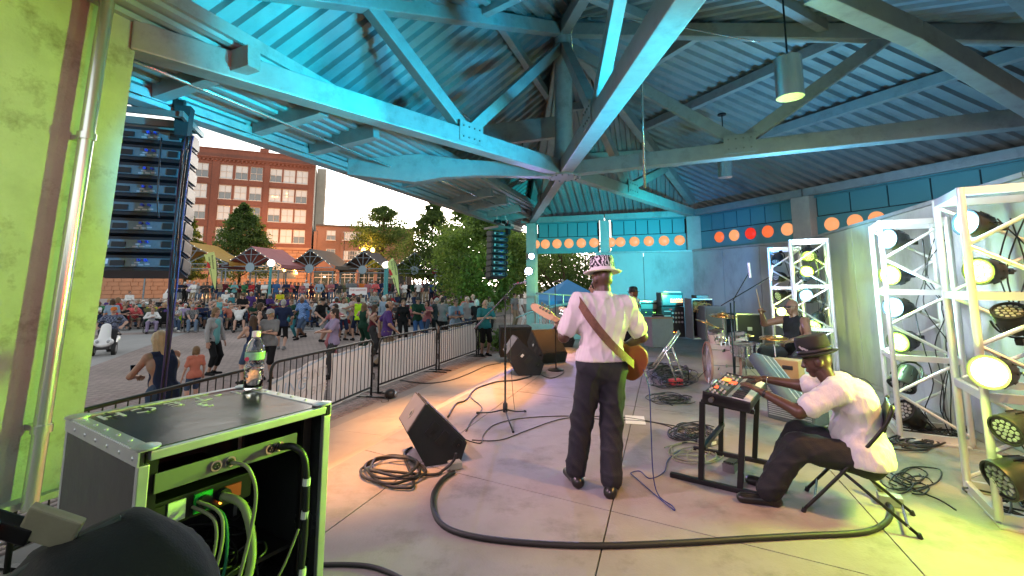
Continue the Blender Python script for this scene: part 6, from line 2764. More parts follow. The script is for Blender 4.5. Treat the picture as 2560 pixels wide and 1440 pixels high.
def joined(parts_):
 vs, qs, ms, n = [], [], [], 0
 for v, q, m in parts_:
  vs.append(v)
  qs.append(q + n)
  ms.append(m)
  n += len(v)
 return np.concatenate(vs), np.concatenate(qs), np.concatenate(ms)


M_SKIN = {'fair': mat('skin_fair', (.42, .25, .19), .5, var=.08, scale=12, spec=.35), 'tan': mat('skin_tan', (.32, .18, .13), .5, var=.08, scale=12, spec=.35),
   'brown': mat('skin_brown', (.14, .07, .045), .42, var=.1, scale=12, spec=.45), 'dark': mat('skin_dark', (.07, .036, .024), .4, var=.1, scale=12, spec=.5)}
M_LIP = mat('lip', (.30, .12, .10), .5, var=0)
M_LIPD = mat('lip_dark', (.12, .05, .045), .5, var=0)
M_EYE = mat('eye', (.05, .035, .03), .2, var=0)


def body_mesh(name, J, g, vox, k=.028, curl=.25, normals=(None, None), feet=True):
 pr = b_torso(J, g)
 for k_ in 'LR':
  pr += b_arm(J, k_, g) + b_leg(J, k_, g)
  if feet:
   pr += b_foot(J, k_)
 pr.append(cap(J['neck'] - J['up'] * .05, J['hc'] - np.array((0, 0, .05)), .058 * J['s'], .05 * J['s'], None, 1, 0))
 parts_ = [sdf_mesh(pr, vox, k)]
 M = np.array(J['headM'])
 v = _HD[0] @ M[:3, :3].T + M[:3, 3]
 parts_.append((v, _HD[1], _HD[2]))
 cc = curl if isinstance(curl, tuple) else (curl, curl)
 for i, k_ in enumerate('LR'):
  R, o = hand_mat(J, k_, normals[i])
  hv, hq, hm = _HN[cc[i]]
  v = hv * J['s'] @ R.T + o
  if k_ == 'R':
   hq = hq[:, ::-1]
  parts_.append((v, hq, hm))
 v, q, m = joined(parts_)
 return mesh_np(name, v, q, [M_SKIN['fair'], M_LIP, M_EYE], smooth=True, mi=m)


def folds(amp=.006, fx=26, fz=13, seed=0.0):
 def f(x, y, z):
  u = fx * 1.35 * (x + .6 * y) + 2.4 * np.sin(z * 6 + seed) + 5 * z
  w = fz * (z - .5 * np.abs(x)) + 2.0 * np.sin(x * 8 + seed * 2) + 4 * y
  return -amp * (1.5 * (1 - np.abs(np.sin(u))) ** 2 + 1.1 * (1 - np.abs(np.sin(w))) ** 3 - .55) - amp * .25 * np.sin((x - y + z) * 47 + seed)
 return f


def shirt_mesh(J, g, vox, sleeve='short', e=.014, hem=.10, k=.03, fold=.004, name='shirt', flare=.0):
 s, up = J['s'], J['up']
 pr = b_torso(J, g, e)
 P = J['p']
 if hem > .02:
  rt = J['right']
  seatdir = np.array((0, 0, -1.0))
  pr.append(cap(P - rt * .075 * s + seatdir * hem * .6, P + rt * .075 * s + seatdir * hem * .6, .115 * s * g + e + flare, .115 * s * g + e + flare, J['f'], .88, 0))
 f1 = {'none': 0, 'short': .72, 'long': 1.93, 'three': 1.5}[sleeve]
 for k_ in 'LR':
  if f1 > 0:
   pr += b_arm(J, k_, g, e * .6 + .004, 0, 0, f1, e * .8 + (.014 if sleeve == 'short' else .008))
 zc = P[2] - hem * s
 cutn = None
 nk = J['neck'] + up * .045 * s
 if sleeve == 'none':
  shl, shr = J['shL'], J['shR']
  rt = J['right']
  cx = J['neck']

  def cutn(x, y, z):
   d = (x - cx[0]) * rt[0] + (y - cx[1]) * rt[1] + (z - cx[2]) * rt[2]
   return np.abs(d) - .150 * s * (1.0 if not J['female'] else .88)
 v, q, m = sdf_mesh(pr, vox, k, disp=folds(fold, seed=g * 7), cut=lambda x, y, z: np.maximum(np.maximum(zc - z, (x - nk[0]) * up[0] + (y - nk[1]) * up[1] + (z - nk[2]) * up[2]), cutn(x, y, z) if cutn else -1))
 return mesh_np(name, v, q, mat('cloth_white', (.6, .6, .6), .85), smooth=True)


def trousers_mesh(J, g, vox, leg='long', e=.010, ecuff=.022, k=.03, fold=.004):
 s = J['s']
 P, rt = J['p'], J['right']
 pr = [cap(P - rt * .07 * s, P + rt * .07 * s, .114 * s * g + e, .114 * s * g + e, J['f'], .86, 0)]
 f1 = {'long': 1.93, 'short': .92, 'knee': 1.02, 'crop': 1.55}[leg]
 for k_ in 'LR':
  pr += b_leg(J, k_, g, e, 0, f1, ecuff)
 v, q, m = sdf_mesh(pr, vox, k, disp=folds(fold, 22, 17, g * 3))
 return mesh_np('trousers' if leg == 'long' else 'shorts', v, q, mat('cloth_white', (.6, .6, .6), .85), smooth=True)


def shoes_mesh(J, vox):
 pr = []
 for k_ in 'LR':
  pr += b_foot(J, k_, .010)
 v, q, m = sdf_mesh(pr, vox, .02)
 return mesh_np('shoes', v, q, M_BLACK, smooth=True)


def hair_mesh(style):
 face = [sub((0, .118, -.02), (.066, .075, .105)), sub((0, .09, -.10), (.09, .085, .085))]
 if style == 'short':
  pr = [ell((0, -.015, .032), (.083, .100, .102), None, 0), ell((0, -.05, -.03), (.075, .06, .07), None, 0)] + face
 elif style == 'long':
  pr = [ell((0, -.015, .034), (.086, .103, .104), None, 0), cap((-.055, -.03, 0), (-.075, -.04, -.24), .045, .035, (0, 1, 0), .9, 0), cap((.055, -.03, 0), (.075, -.04, -.24), .045, .035, (0, 1, 0), .9, 0),
    cap((0, -.06, .0), (0, -.085, -.30), .07, .06, (0, 1, 0), .6, 0)] + face
 elif style == 'bob':
  pr = [ell((0, -.018, .034), (.092, .106, .106), None, 0), cap((-.06, -.02, 0), (-.066, -.015, -.09), .042, .036, None, 1, 0), cap((.06, -.02, 0), (.066, -.015, -.09), .042, .036, None, 1, 0), ell((0, -.05, -.05), (.08, .065, .08), None, 0)] + face
 elif style == 'verylong':
  pr = [ell((0, -.015, .034), (.088, .106, .105), None, 0), cap((-.05, -.04, 0), (-.06, -.08, -.42), .05, .04, (0, 1, 0), .8, 0), cap((.05, -.04, 0), (.06, -.08, -.42), .05, .04, (0, 1, 0), .8, 0),
    cap((0, -.06, .0), (0, -.10, -.46), .07, .06, (0, 1, 0), .6, 0)] + face
 elif style == 'thin':
  pr = [ell((0, -.040, .0), (.081, .075, .07), None, 0), sub((0, .02, .07), (.07, .10, .06))] + face
 v, q, m = sdf_mesh(pr, .0095, .015, disp=lambda x, y, z: .0045 * np.sin(x * 130 + 40 * z) * np.sin(z * 60 + y * 70))
 return mesh_np('hair', v, q, M_BLACK, smooth=True)


HAIR = {s: hair_mesh(s) for s in ('short', 'long', 'bob', 'verylong', 'thin')}
_hb = MB()
_hb.lathe([(.088, .03), (.090, .06), (.080, .10), (.055, .125), (.0, .135)], n=18, sy=1.17)
_hb.prism([V((-.07, .07, .032)), V((-.055, .15, .020)), V((0, .175, .016)), V((.055, .15, .020)), V((.07, .07, .032))], (0, 0, .008))
CAPM = _hb.data('cap', M_BLACK, smooth=True, auto=40)
_hb = MB()
_hb.lathe([(.17, .028), (.175, .036), (.13, .042), (.093, .045), (.088, .10), (.072, .125), (.0, .118)], n=24, sy=1.15)
HATM = _hb.data('hat', M_BLACK, auto=50)
_hb = MB()
for s_ in (-1, 1):
 _hb.box((s_ * .032, .102, .012), (.045, .008, .032), None, .006)
_hb.box((0, .104, .018), (.02, .004, .006))
for s_ in (-1, 1):
 _hb.bar((s_ * .056, .10, .018), (s_ * .078, .0, .014), .004, .005)
GLASSM = _hb.data('sunglasses', M_BLACK)

CLOTH = {'white': (.60, .60, .60), 'cream': (.52, .48, .40), 'grey': (.22, .22, .23), 'light grey': (.36, .36, .37), 'charcoal': (.05, .05, .055), 'black': (.014, .014, .016), 'navy': (.02, .03, .075),
   'blue': (.05, .13, .32), 'light blue': (.28, .38, .50), 'teal': (.04, .20, .24), 'aqua': (.16, .42, .44), 'green': (.05, .20, .09), 'dark green': (.015, .055, .035), 'olive': (.12, .12, .06),
   'red': (.40, .03, .035), 'maroon': (.12, .015, .025), 'rose': (.42, .15, .17), 'pink': (.55, .12, .26), 'coral': (.58, .20, .14), 'orange': (.62, .18, .04), 'yellow': (.60, .55, .03), 'neon': (.50, .85, .03),
   'purple': (.09, .045, .20), 'lilac': (.34, .28, .44), 'tan': (.32, .25, .17), 'brown': (.11, .065, .04), 'denim': (.06, .095, .17), 'light denim': (.15, .21, .31), 'khaki': (.27, .22, .15)}


CLOTH = {k: tuple(x * .74 for x in v) for k, v in CLOTH.items()}


def cm(c):
 if c.startswith('plaid'):
  return mat_wave('cloth_plaid_' + c[6:], CLOTH[c[6:]], tuple(min(.7, x * 2.2 + .1) for x in CLOTH[c[6:]]), 24, checker=True)
 if c.startswith('striped'):
  return mat_wave('cloth_striped_' + c[8:], CLOTH[c[8:]], (.55, .55, .55), 9, 'Z')
 return mat('cloth_' + c.replace(' ', '_'), CLOTH[c], .85, var=.10, scale=5, bump=.25, bscale=55, spec=.2)


HAIRC = {'grey': (.28, .27, .26), 'white': (.50, .49, .47), 'brown': (.055, .032, .02), 'dark brown': (.025, .016, .012), 'blond': (.34, .22, .10), 'black': (.010, .009, .009), 'red': (.16, .05, .02), 'light brown': (.14, .085, .045)}


def hm(c):
 return mat('hair_' + c.replace(' ', '_'), HAIRC[c], .6, var=.3, scale=25, stretch=(1, 1, .2), spec=.3)


STAND = dict(
 stand=dict(lf=(-.10, .0, 0), rf=(.12, .03, 0), lh=(-.25, .10, .82), rh=(.26, .06, .82)),
 folded=dict(lh=(.02, .24, 1.12), rh=(-.02, .20, 1.14), lp=(-1, -.3, -.6), rp=(1, -.3, -.6)),
 phone=dict(lh=(-.06, .30, 1.18), rh=(.06, .30, 1.20), lp=(-1, -.2, -.8), rp=(1, -.2, -.8), pitch=.3, lean=.05),
 clap=dict(lh=(-.05, .34, 1.10), rh=(.05, .34, 1.12), lp=(-1, -.2, -.6), rp=(1, -.2, -.6), lf=(-.14, .06, 0), rf=(.14, -.04, 0)),
 dance=dict(lf=(-.16, -.06, 0), rf=(.18, .16, .05), lh=(-.34, .30, 1.14), rh=(.36, .26, .98), hipz=.89, lean=.07, lp=(-1, -.4, -.5), rp=(1, -.4, -.5), side=.06, twist=.2),
 sway=dict(lf=(-.20, .12, 0), rf=(.14, -.10, 0), lh=(-.22, .32, 1.22), rh=(.34, .12, 1.02), hipz=.88, lean=.10, side=-.07, lp=(-1, -.6, -.3), rp=(1, -.6, -.4), twist=-.25, yaw=.25),
 reach=dict(lf=(-.14, .05, 0), rf=(.16, -.06, 0), lh=(-.55, .28, 1.28), rh=(.30, .22, 1.05), lp=(-.6, -1, -.4), rp=(1, -.4, -.5), hipz=.90),
 walk=dict(lf=(-.10, .30, .0), rf=(.10, -.26, .04), lh=(-.28, -.14, .88), rh=(.28, .24, .92), hipz=.885, lean=.06),
 pockets=dict(lh=(-.22, .10, .92), rh=(.22, .10, .92), lp=(-1, -.5, 0), rp=(1, -.5, 0), lf=(-.12, .04, 0)),
)
SIT = dict(
 sit=dict(hipz=.47, hipy=-.05, lf=(-.13, .46, 0), rf=(.14, .44, 0), lh=(-.10, .34, .60), rh=(.10, .33, .60), kl=(-.1, .5, 1), kr=(.1, .5, 1), lean=-.14, lp=(-1, -.6, -.3), rp=(1, -.6, -.3), pitch=-.05),
 sitarm=dict(hipz=.47, hipy=-.05, lf=(-.18, .50, 0), rf=(.16, .40, 0), lh=(-.33, .24, .66), rh=(.32, .26, .66), kl=(-.1, .5, 1), kr=(.1, .5, 1), lean=-.20, lp=(-1, -.6, -.3), rp=(1, -.6, -.3)),
 sitfold=dict(hipz=.47, hipy=-.05, lf=(-.12, .48, 0), rf=(-.02, .50, .14), lh=(.06, .22, .80), rh=(-.06, .18, .82), kl=(-.1, .5, 1), kr=(.2, .5, 1), lean=-.12, lp=(-1, -.2, -.6), rp=(1, -.2, -.6), yaw=.25),
 sitlean=dict(hipz=.47, hipy=.0, lf=(-.16, .36, 0), rf=(.16, .40, 0), lh=(-.05, .44, .72), rh=(.06, .45, .74), kl=(-.1, .5, 1), kr=(.1, .5, 1), lean=.38, lp=(-1, -.3, -.3), rp=(1, -.3, -.3), yaw=-.3, pitch=-.1),
 sitback=dict(hipz=.47, hipy=-.05, lf=(-.20, .52, 0), rf=(.20, .50, 0), lh=(-.10, -.12, 1.22), rh=(.10, -.12, 1.22), kl=(-.1, .5, 1), kr=(.1, .5, 1), lean=-.22, lp=(-1, .2, .3), rp=(1, .2, .3)),
)
_PR = {}


def proto(ps, fem, g):
 key = (ps, fem, g)
 if key not in _PR:
  kw = dict(SIT.get(ps) or STAND[ps])
  J = pose(1.66 if fem else 1.77, female=fem, **({**kw, 'hipz': kw.get('hipz', .93) * (1 if ps in SIT else (.95 if fem else 1.01))}))
  _PR[key] = {'J': J, 'g': g, 'body': body_mesh('person', J, g, .022)}
 return _PR[key]


def piece(p, kind, var):
 k = kind + var
 if k not in p:
  J, g = p['J'], p['g']
  if kind == 'shirt':
   p[k] = shirt_mesh(J, g, .022, var)
  elif kind == 'legs':
   p[k] = trousers_mesh(J, g, .022, var)
  else:
   p[k] = shoes_mesh(J, .018)
 return p[k]


def setm(o, m, slot=0):
 o.material_slots[slot].link = 'OBJECT'
 o.material_slots[slot].material = m


USED = {}
PCOUNT = [0]


def person(ps, loc, rz, fem=False, g=1.0, top=('short', 'white'), legs=('long', 'denim'), hair=('short', 'brown'), hat=None, skin='fair', shoes='black', label='', group=None, sc=1.0, glasses=False):
 p = proto(ps, fem, g)
 o = link('person', p['body'])
 setm(o, M_SKIN[skin])
 if skin in ('brown', 'dark'):
  setm(o, M_LIPD, 1)
 o.location = loc
 o.rotation_euler = (0, 0, rz)
 o.scale = (sc, sc, sc)
 tag(o, label, 'person', group)
 c = part('shirt', piece(p, 'shirt', top[0]), o)
 setm(c, cm(top[1]))
 c = part('trousers' if legs[0] == 'long' else 'shorts', piece(p, 'legs', legs[0]), o)
 setm(c, cm(legs[1]))
 c = part('shoes', piece(p, 'shoes', ''), o)
 setm(c, cm(shoes))
 if hair and hair[0] != 'bald':
  c = part('hair', HAIR[hair[0]], o)
  setm(c, hm(hair[1]))
  c.matrix_local = p['J']['headM']
 if hat:
  c = part('hat' if hat[0] == 'hat' else 'cap', HATM if hat[0] == 'hat' else CAPM, o)
  setm(c, cm(hat[1]))
  c.matrix_local = p['J']['headM']
 if glasses:
  c = part('sunglasses', GLASSM, o)
  c.matrix_local = p['J']['headM']
 PCOUNT[0] += 1
 return o


# folding lawn chair
def lawn_chair_data():
 f = MB()
 for s in (-1, 1):
  x = s * .27
  f.tube([V((x, -.24, .02)), V((x, .26, .44))], .010, 6)
  f.tube([V((x, .28, .02)), V((x, -.24, .42)), V((x, -.40, .92))], .010, 6)
  f.tube([V((x, .26, .44)), V((x, .24, .62)), V((x, -.30, .62))], .010, 6)
 f.tube([V((-.27, -.24, .03)), V((.27, -.24, .03))], .009, 5)
 f.tube([V((-.27, .28, .03)), V((.27, .28, .03))], .009, 5)
 fr = f.data('chair_frame', M_BLACKM, smooth=True)
 s_ = MB()
 s_.prism([V((-.26, .25, .43)), V((.26, .25, .43)), V((.26, 0, .37)), V((-.26, 0, .37))], (0, 0, .012))
 s_.prism([V((-.26, 0, .37)), V((.26, 0, .37)), V((.26, -.25, .42)), V((-.26, -.25, .42))], (0, 0, .012))
 se = s_.data('seat', M_BLACK)
 b_ = MB()
 b_.prism([V((-.26, -.25, .44)), V((.26, -.25, .44)), V((.25, -.40, .92)), V((-.25, -.40, .92))], (0, -.012, 0))
 ba = b_.data('backrest', M_BLACK)
 a = MB()
 for s in (-1, 1):
  a.box((s * .27, 0, .635), (.05, .5, .014))
 ar = a.data('armrest', M_BLACK)
 return fr, se, ba, ar


LC = lawn_chair_data()


def lawn_chair(loc, rz, col, label, group='folding lawn chairs in the crowd'):
 t = thing('lawn_chair', label, 'chair', loc, rz, group)
 part('chair_frame', LC[0], t)
 for nm, me in (('seat', LC[1]), ('backrest', LC[2])):
  c = part(nm, me, t)
  setm(c, cm(col))
 part('armrest', LC[3], t)
 return t


def face(loc, target=(2.0, 8.5)):
 """turn so that local +Y points at the target"""
 return atan2(target[1] - loc[1], target[0] - loc[0]) - pi / 2


def fp(px, py, z=PZ):
 return gp(px, py, z)


# ---- named people on the plaza
def P_(ps, px, Y, z, head_deg, label, **k):
 loc = ground_at(px, Y, z)
 return person(ps, loc, face(loc) + radians(head_deg), label=label, **k)


dg = 'people dancing and standing on the plaza'
P_('stand', 545, 11.6, PZ, 12, 'smiling woman in a grey cardigan over an aqua top and black leggings', fem=True, top=('long', 'light grey'), legs=('crop', 'black'), hair=('long', 'light brown'), group=dg, skin='tan')
P_('clap', 640, 10.6, PZ, 165, 'girl with long brown hair and raised arms seen from behind the water bottle', fem=True, top=('none', 'navy'), legs=('short', 'denim'), hair=('long', 'brown'), sc=.92, group=dg)
P_('folded', 682, 10.9, PZ, -70, 'person in a grey cap, grey T-shirt and black knee shorts', fem=True, g=1.1, top=('short', 'grey'), legs=('knee', 'black'), hair=('short', 'blond'), hat=('cap', 'light grey'), group=dg)
P_('stand', 655, 14.6, PZ, 60, 'woman with brown bob in a black tank top', fem=True, top=('none', 'black'), legs=('long', 'charcoal'), hair=('bob', 'brown'), group=dg)
P_('walk', 712, 15.9, PZ, 150, 'grey haired man in a navy T-shirt and black shorts seen from behind', top=('short', 'navy'), legs=('knee', 'black'), hair=('short', 'grey'), group=dg, shoes='grey')
P_('dance', 736, 19.6, PZ, -60, 'woman in a dark teal top and trousers dancing with the green sweater man', fem=True, top=('short', 'dark green'), legs=('long', 'teal'), hair=('short', 'light brown'), group=dg)
P_('clap', 757, 20.6, PZ, 70, 'man in a dark green sweater and light jeans', top=('long', 'dark green'), legs=('long', 'light denim'), hair=('thin', 'grey'), group=dg)
P_('dance', 808, 18.0, PZ, 30, 'man in a black T-shirt, black brimmed hat and grey shorts', g=1.1, top=('short', 'black'), legs=('short', 'grey'), hair=('short', 'grey'), hat=('hat', 'black'), group=dg)
P_('reach', 842, 14.4, PZ, -75, 'woman with dark hair and a pink top dancing', fem=True, top=('short', 'rose'), legs=('long', 'rose'), hair=('bob', 'dark brown'), group=dg)
P_('clap', 842, 11.2, PZ, -120, 'woman with very long dark hair in a white T-shirt at the barrier', fem=True, g=1.0, top=('short', 'lilac'), legs=('long', 'charcoal'), hair=('verylong', 'dark brown'), group=dg)
P_('reach', 898, 18.6, PZ, 175, 'man in a neon yellow vest with his arm stretched out', top=('none', 'neon'), legs=('short', 'navy'), hair=('short', 'dark brown'), hat=('cap', 'charcoal'), skin='tan', group=dg)
P_('sway', 912, 15.6, PZ, 110, 'woman with brown hair in a dark green top beside the maroon one', fem=True, top=('none', 'dark green'), legs=('long', 'dark green'), hair=('long', 'light brown'), group=dg)
P_('sway', 934, 14.6, PZ, 60, 'woman in a maroon plaid top left of the purple shirt man', fem=True, g=1.08, top=('none', 'maroon'), legs=('long', 'charcoal'), hair=('long', 'brown'), group=dg)
P_('walk', 970, 12.7, PZ, 60, 'big balding man in a purple T-shirt with white print', g=1.12, top=('short', 'purple'), legs=('long', 'khaki'), hair=('thin', 'dark brown'), skin='tan', group=dg, sc=1.04)
P_('stand', 1010, 17.5, PZ, -10, 'woman with short brown hair in a black blouse and trousers', fem=True, top=('three', 'black'), legs=('long', 'black'), hair=('short', 'light brown'), group=dg)
P_('clap', 1046, 17.6, PZ, 10, 'man in a dark green T-shirt and bright blue shorts with a cap', top=('short', 'dark green'), legs=('knee', 'blue'), hair=('short', 'dark brown'), hat=('cap', 'charcoal'), skin='tan', group=dg)
P_('sway', 1070, 18.6, PZ, -60, 'woman with dark curls in a rose top and jeans', fem=True, top=('short', 'rose'), legs=('long', 'denim'), hair=('bob', 'dark brown'), group=dg)
P_('folded', 1108, 17.6, PZ, 120, 'dark haired man in a grey T-shirt and black trousers seen from behind', top=('short', 'grey'), legs=('long', 'black'), hair=('short', 'dark brown'), group=dg)
P_('pockets', 1104, 20.5, PZ, 0, 'man in an olive T-shirt behind the dark haired grey T-shirt man', top=('short', 'olive'), legs=('knee', 'khaki'), hair=('thin', 'grey'), group=dg)
P_('folded', 1140, 15.8, PZ, 5, 'man in a pale blue printed T-shirt and sunglasses near the barrier', g=1.05, top=('short', 'light blue'), legs=('knee', 'khaki'), hair=('short', 'brown'), skin='tan', glasses=True, group=dg)
P_('pockets', 1170, 18.6, PZ, -10, 'bald man in a grey T-shirt and jeans beside an older woman in black', top=('short', 'light grey'), legs=('long', 'denim'), hair=('bald', 'grey'), group=dg)
P_('folded', 1192, 17.8, PZ, 150, 'white haired older woman in a black blouse seen from behind', fem=True, top=('long', 'black'), legs=('long', 'black'), hair=('bob', 'white'), group=dg)
P_('phone', 1213, 14.6, PZ, 0, 'bald man in a teal polo shirt and black shorts looking at his phone', g=1.05, top=('short', 'teal'), legs=('knee', 'black'), hair=('thin', 'grey'), group=dg)
P_('pockets', 1303, 24, PZ, 90, 'man dressed all in white beyond the bandshell column', top=('short', 'white'), legs=('long', 'white'), hair=('short', 'brown'), skin='brown', group=dg)
P_('stand', 1286, 25, PZ, 40, 'person in a grey shirt beside the man dressed all in white', top=('short', 'grey'), legs=('long', 'tan'), hair=('short', 'dark brown'), group=dg)
P_('stand', 288, 18.5, PZ, 160, 'person in a light blue T-shirt behind the scooter seen from the back', fem=True, top=('short', 'light blue'), legs=('long', 'charcoal'), hair=('bob', 'brown'), group=dg)
P_('folded', 300, 20.5, PZ, 100, 'grey haired woman in a red top behind the scooter', fem=True, top=('short', 'red'), legs=('long', 'denim'), hair=('bob', 'light brown'), group=dg)
P_('folded', 328, 33.0, PZ, 0, 'man in a black waistcoat over a white shirt left of the speaker column', top=('long', 'white'), legs=('long', 'black'), hair=('short', 'dark brown'), group=dg)
P_('stand', 505, 8.6, PZ, 150, 'small child in a pink T-shirt holding the cardigan woman by the hand', fem=True, top=('short', 'coral'), legs=('short', 'denim'), hair=('bob', 'light brown'), sc=.66, group=dg)
P_('folded', 610, 24.2, PZ, 0, 'man in a black T-shirt with red print and a cap standing in the crowd', g=1.1, top=('short', 'black'), legs=('long', 'denim'), hair=('short', 'grey'), hat=('cap', 'brown'), group=dg)
P_('clap', 660, 24.0, PZ, 0, 'man in a black hooded top and cap standing in the crowd', g=1.1, top=('long', 'black'), legs=('long', 'charcoal'), hair=('short', 'black'), hat=('cap', 'black'), group=dg)
P_('reach', 553, 22.4, PZ, -10, 'woman in a pale green vest standing up in the crowd', fem=True, g=1.08, top=('none', 'aqua'), legs=('long', 'denim'), hair=('short', 'blond'), group=dg)
P_('stand', 568, 31.8, PZ, 0, 'big man in a white T-shirt and white cap below the rose shelter', g=1.12, top=('short', 'white'), legs=('long', 'navy'), hair=('short', 'grey'), hat=('cap', 'white'), group=dg, sc=1.05)
P_('folded', 703, 32.5, PZ, 0, 'person in a bright yellow jacket and white cap by the globe lamp', top=('long', 'yellow'), legs=('long', 'charcoal'), hair=('short', 'grey'), hat=('cap', 'white'), group=dg, sc=1.03)
P_('stand', 865, 27, PZ, 0, 'man in a wide straw hat and tan vest in the crowd', top=('long', 'tan'), legs=('long', 'denim'), hair=('short', 'grey'), hat=('hat', 'tan'), group=dg)
P_('phone', 882, 24.5, PZ, 60, 'man in a black T-shirt and red cap by the white banner', top=('short', 'black'), legs=('long', 'denim'), hair=('short', 'dark brown'), hat=('cap', 'red'), group=dg)
P_('stand', 962, 20, PZ, -70, 'white haired man in a pale blue shirt in profile behind the purple shirt man', top=('long', 'light blue'), legs=('long', 'khaki'), hair=('short', 'white'), group=dg)
P_('dance', 862, 20.5, PZ, 100, 'woman with long blond hair in a maroon dress facing the neon vest man', fem=True, top=('none', 'maroon'), legs=('short', 'red'), hair=('verylong', 'blond'), group=dg)
P_('sway', 846, 19.5, PZ, 150, 'person in a striped cap and striped shirt left of the neon vest man', top=('short', 'striped lilac'), legs=('knee', 'navy'), hair=('short', 'brown'), hat=('cap', 'light blue'), group=dg)
P_('walk', 1150, 38, PZ, 20, 'man in a lilac shirt walking under the bushy tree', top=('long', 'lilac'), legs=('long', 'charcoal'), hair=('short', 'black'), skin='brown', group=dg)
P_('stand', 1184, 31, PZ, 170, 'person in a navy T-shirt seen from behind under the bushy tree', top=('short', 'navy'), legs=('long', 'denim'), hair=('short', 'dark brown'), group=dg)
P_('folded', 1224, 22, PZ, 10, 'person in a patterned black top by the far speaker column', fem=True, top=('short', 'plaid charcoal'), legs=('long', 'black'), hair=('long', 'dark brown'), skin='brown', group=dg)

# ---- front row of seats, as the photograph shows them
fr_ = 'people seated in the front row'
FRONT = [
 (318, 22.6, 'sitfold', True, 1.1, ('short', 'black'), ('crop', 'charcoal'), ('bob', 'light brown'), None, 'red', 'woman in a black top seated at the left end of the front row'),
 (388, 21.6, 'sitlean', True, 1.0, ('long', 'white'), ('long', 'lilac'), ('short', 'light brown'), None, 'dark green', 'woman in white leaning forward on her chair'),
 (447, 22.2, 'sitfold', True, 1.05, ('short', 'plaid grey'), ('long', 'denim'), ('bob', 'brown'), None, 'neon', 'woman in a plaid shirt and jeans on a neon yellow chair'),
 (488, 22.0, 'sit', False, 1.2, ('short', 'plaid charcoal'), ('long', 'light denim'), ('short', 'grey'), ('cap', 'light grey'), 'charcoal', 'heavy man in a checked grey shirt, jeans and cap seated in front'),
 (543, 22.4, 'sit', True, 1.05, ('short', 'navy'), ('long', 'black'), ('short', 'brown'), None, 'navy', 'woman in a navy jacket seated in the front row'),
 (604, 22.2, 'sitback', False, 1.1, ('short', 'white'), ('short', 'black'), ('short', 'dark brown'), None, 'black', 'man in a white T-shirt with hands behind his head'),
 (583, 23.2, 'sitarm', False, 1.1, ('short', 'coral'), ('knee', 'khaki'), ('short', 'grey'), ('cap', 'tan'), 'blue', 'man in a coral T-shirt beside the one with hands behind his head'),
]
for px, Y, ps, fem, g, top, legs, hair, hat, cc, lab in FRONT:
 loc = ground_at(px, Y, PZ)
 rz = face(loc, (0, 3))
 person(ps, loc, rz, fem, g, top, legs, hair, hat, label=lab, group=fr_, shoes=random.choice(['black', 'grey', 'white']))
 lawn_chair(loc, rz, cc, 'folding chair of the ' + ' '.join(lab.split()[:9]))
for px, Y, col in ((262 * 1, 19.9, 'navy'), (772, 23.0, 'blue'), (884, 20.8, 'light blue'), (928, 22.4, 'cream'), (424, 21.9, 'black')):
 loc = ground_at(px, Y, PZ)
 lawn_chair(loc, face(loc, (0, 3)) + .2, col, 'empty %s folding chair %s' % (col, {262: 'behind the scooter', 772: 'right of the green sweater man', 884: 'behind the neon vest man', 928: 'left of the purple shirt man', 424: 'beside the leaning woman in white'}[px]))

# ---- the seated crowd, every one a person on a chair of their own
rc = random.Random(21)
tops = ['white'] * 4 + ['black', 'charcoal', 'navy', 'charcoal', 'maroon', 'dark green', 'brown', 'grey', 'light grey', 'charcoal', 'black', 'black', 'navy', 'navy', 'blue', 'light blue', 'light blue', 'teal', 'aqua', 'green', 'dark green', 'olive', 'red', 'red', 'maroon', 'rose', 'pink', 'coral', 'orange', 'yellow', 'purple', 'lilac', 'tan', 'cream', 'plaid grey', 'plaid red', 'plaid blue', 'striped navy', 'striped red']
botm = ['denim', 'denim', 'light denim', 'black', 'charcoal', 'khaki', 'navy', 'tan', 'grey']
hairs = [('short', 'grey'), ('short', 'white'), ('bob', 'white'), ('bob', 'grey'), ('short', 'brown'), ('bob', 'blond'), ('long', 'brown'), ('long', 'blond'), ('thin', 'grey'), ('thin', 'white'), ('short', 'dark brown'), ('bob', 'light brown')]
zones = [(0, 'by the speaker column'), (455, 'below the yellow shelter'), (520, 'around the first flag'), (590, 'below the rose shelter'), (662, 'by the globe lamp'), (735, 'below the brown shelter'), (805, 'before the shop windows'), (870, 'below the dark shelter'), (935, 'around the second flag'), (1010, 'below the tan shelter'), (1085, 'before the maroon pickup'), (1140, 'near the bushy tree')]
rowsY = [(23.6, 0), (24.9, 1), (26.2, 2), (27.5, 3), (28.8, 4), (30.1, 5), (31.3, 6)]
rown = ['second', 'third', 'fourth', 'fifth', 'sixth', 'seventh', 'last']
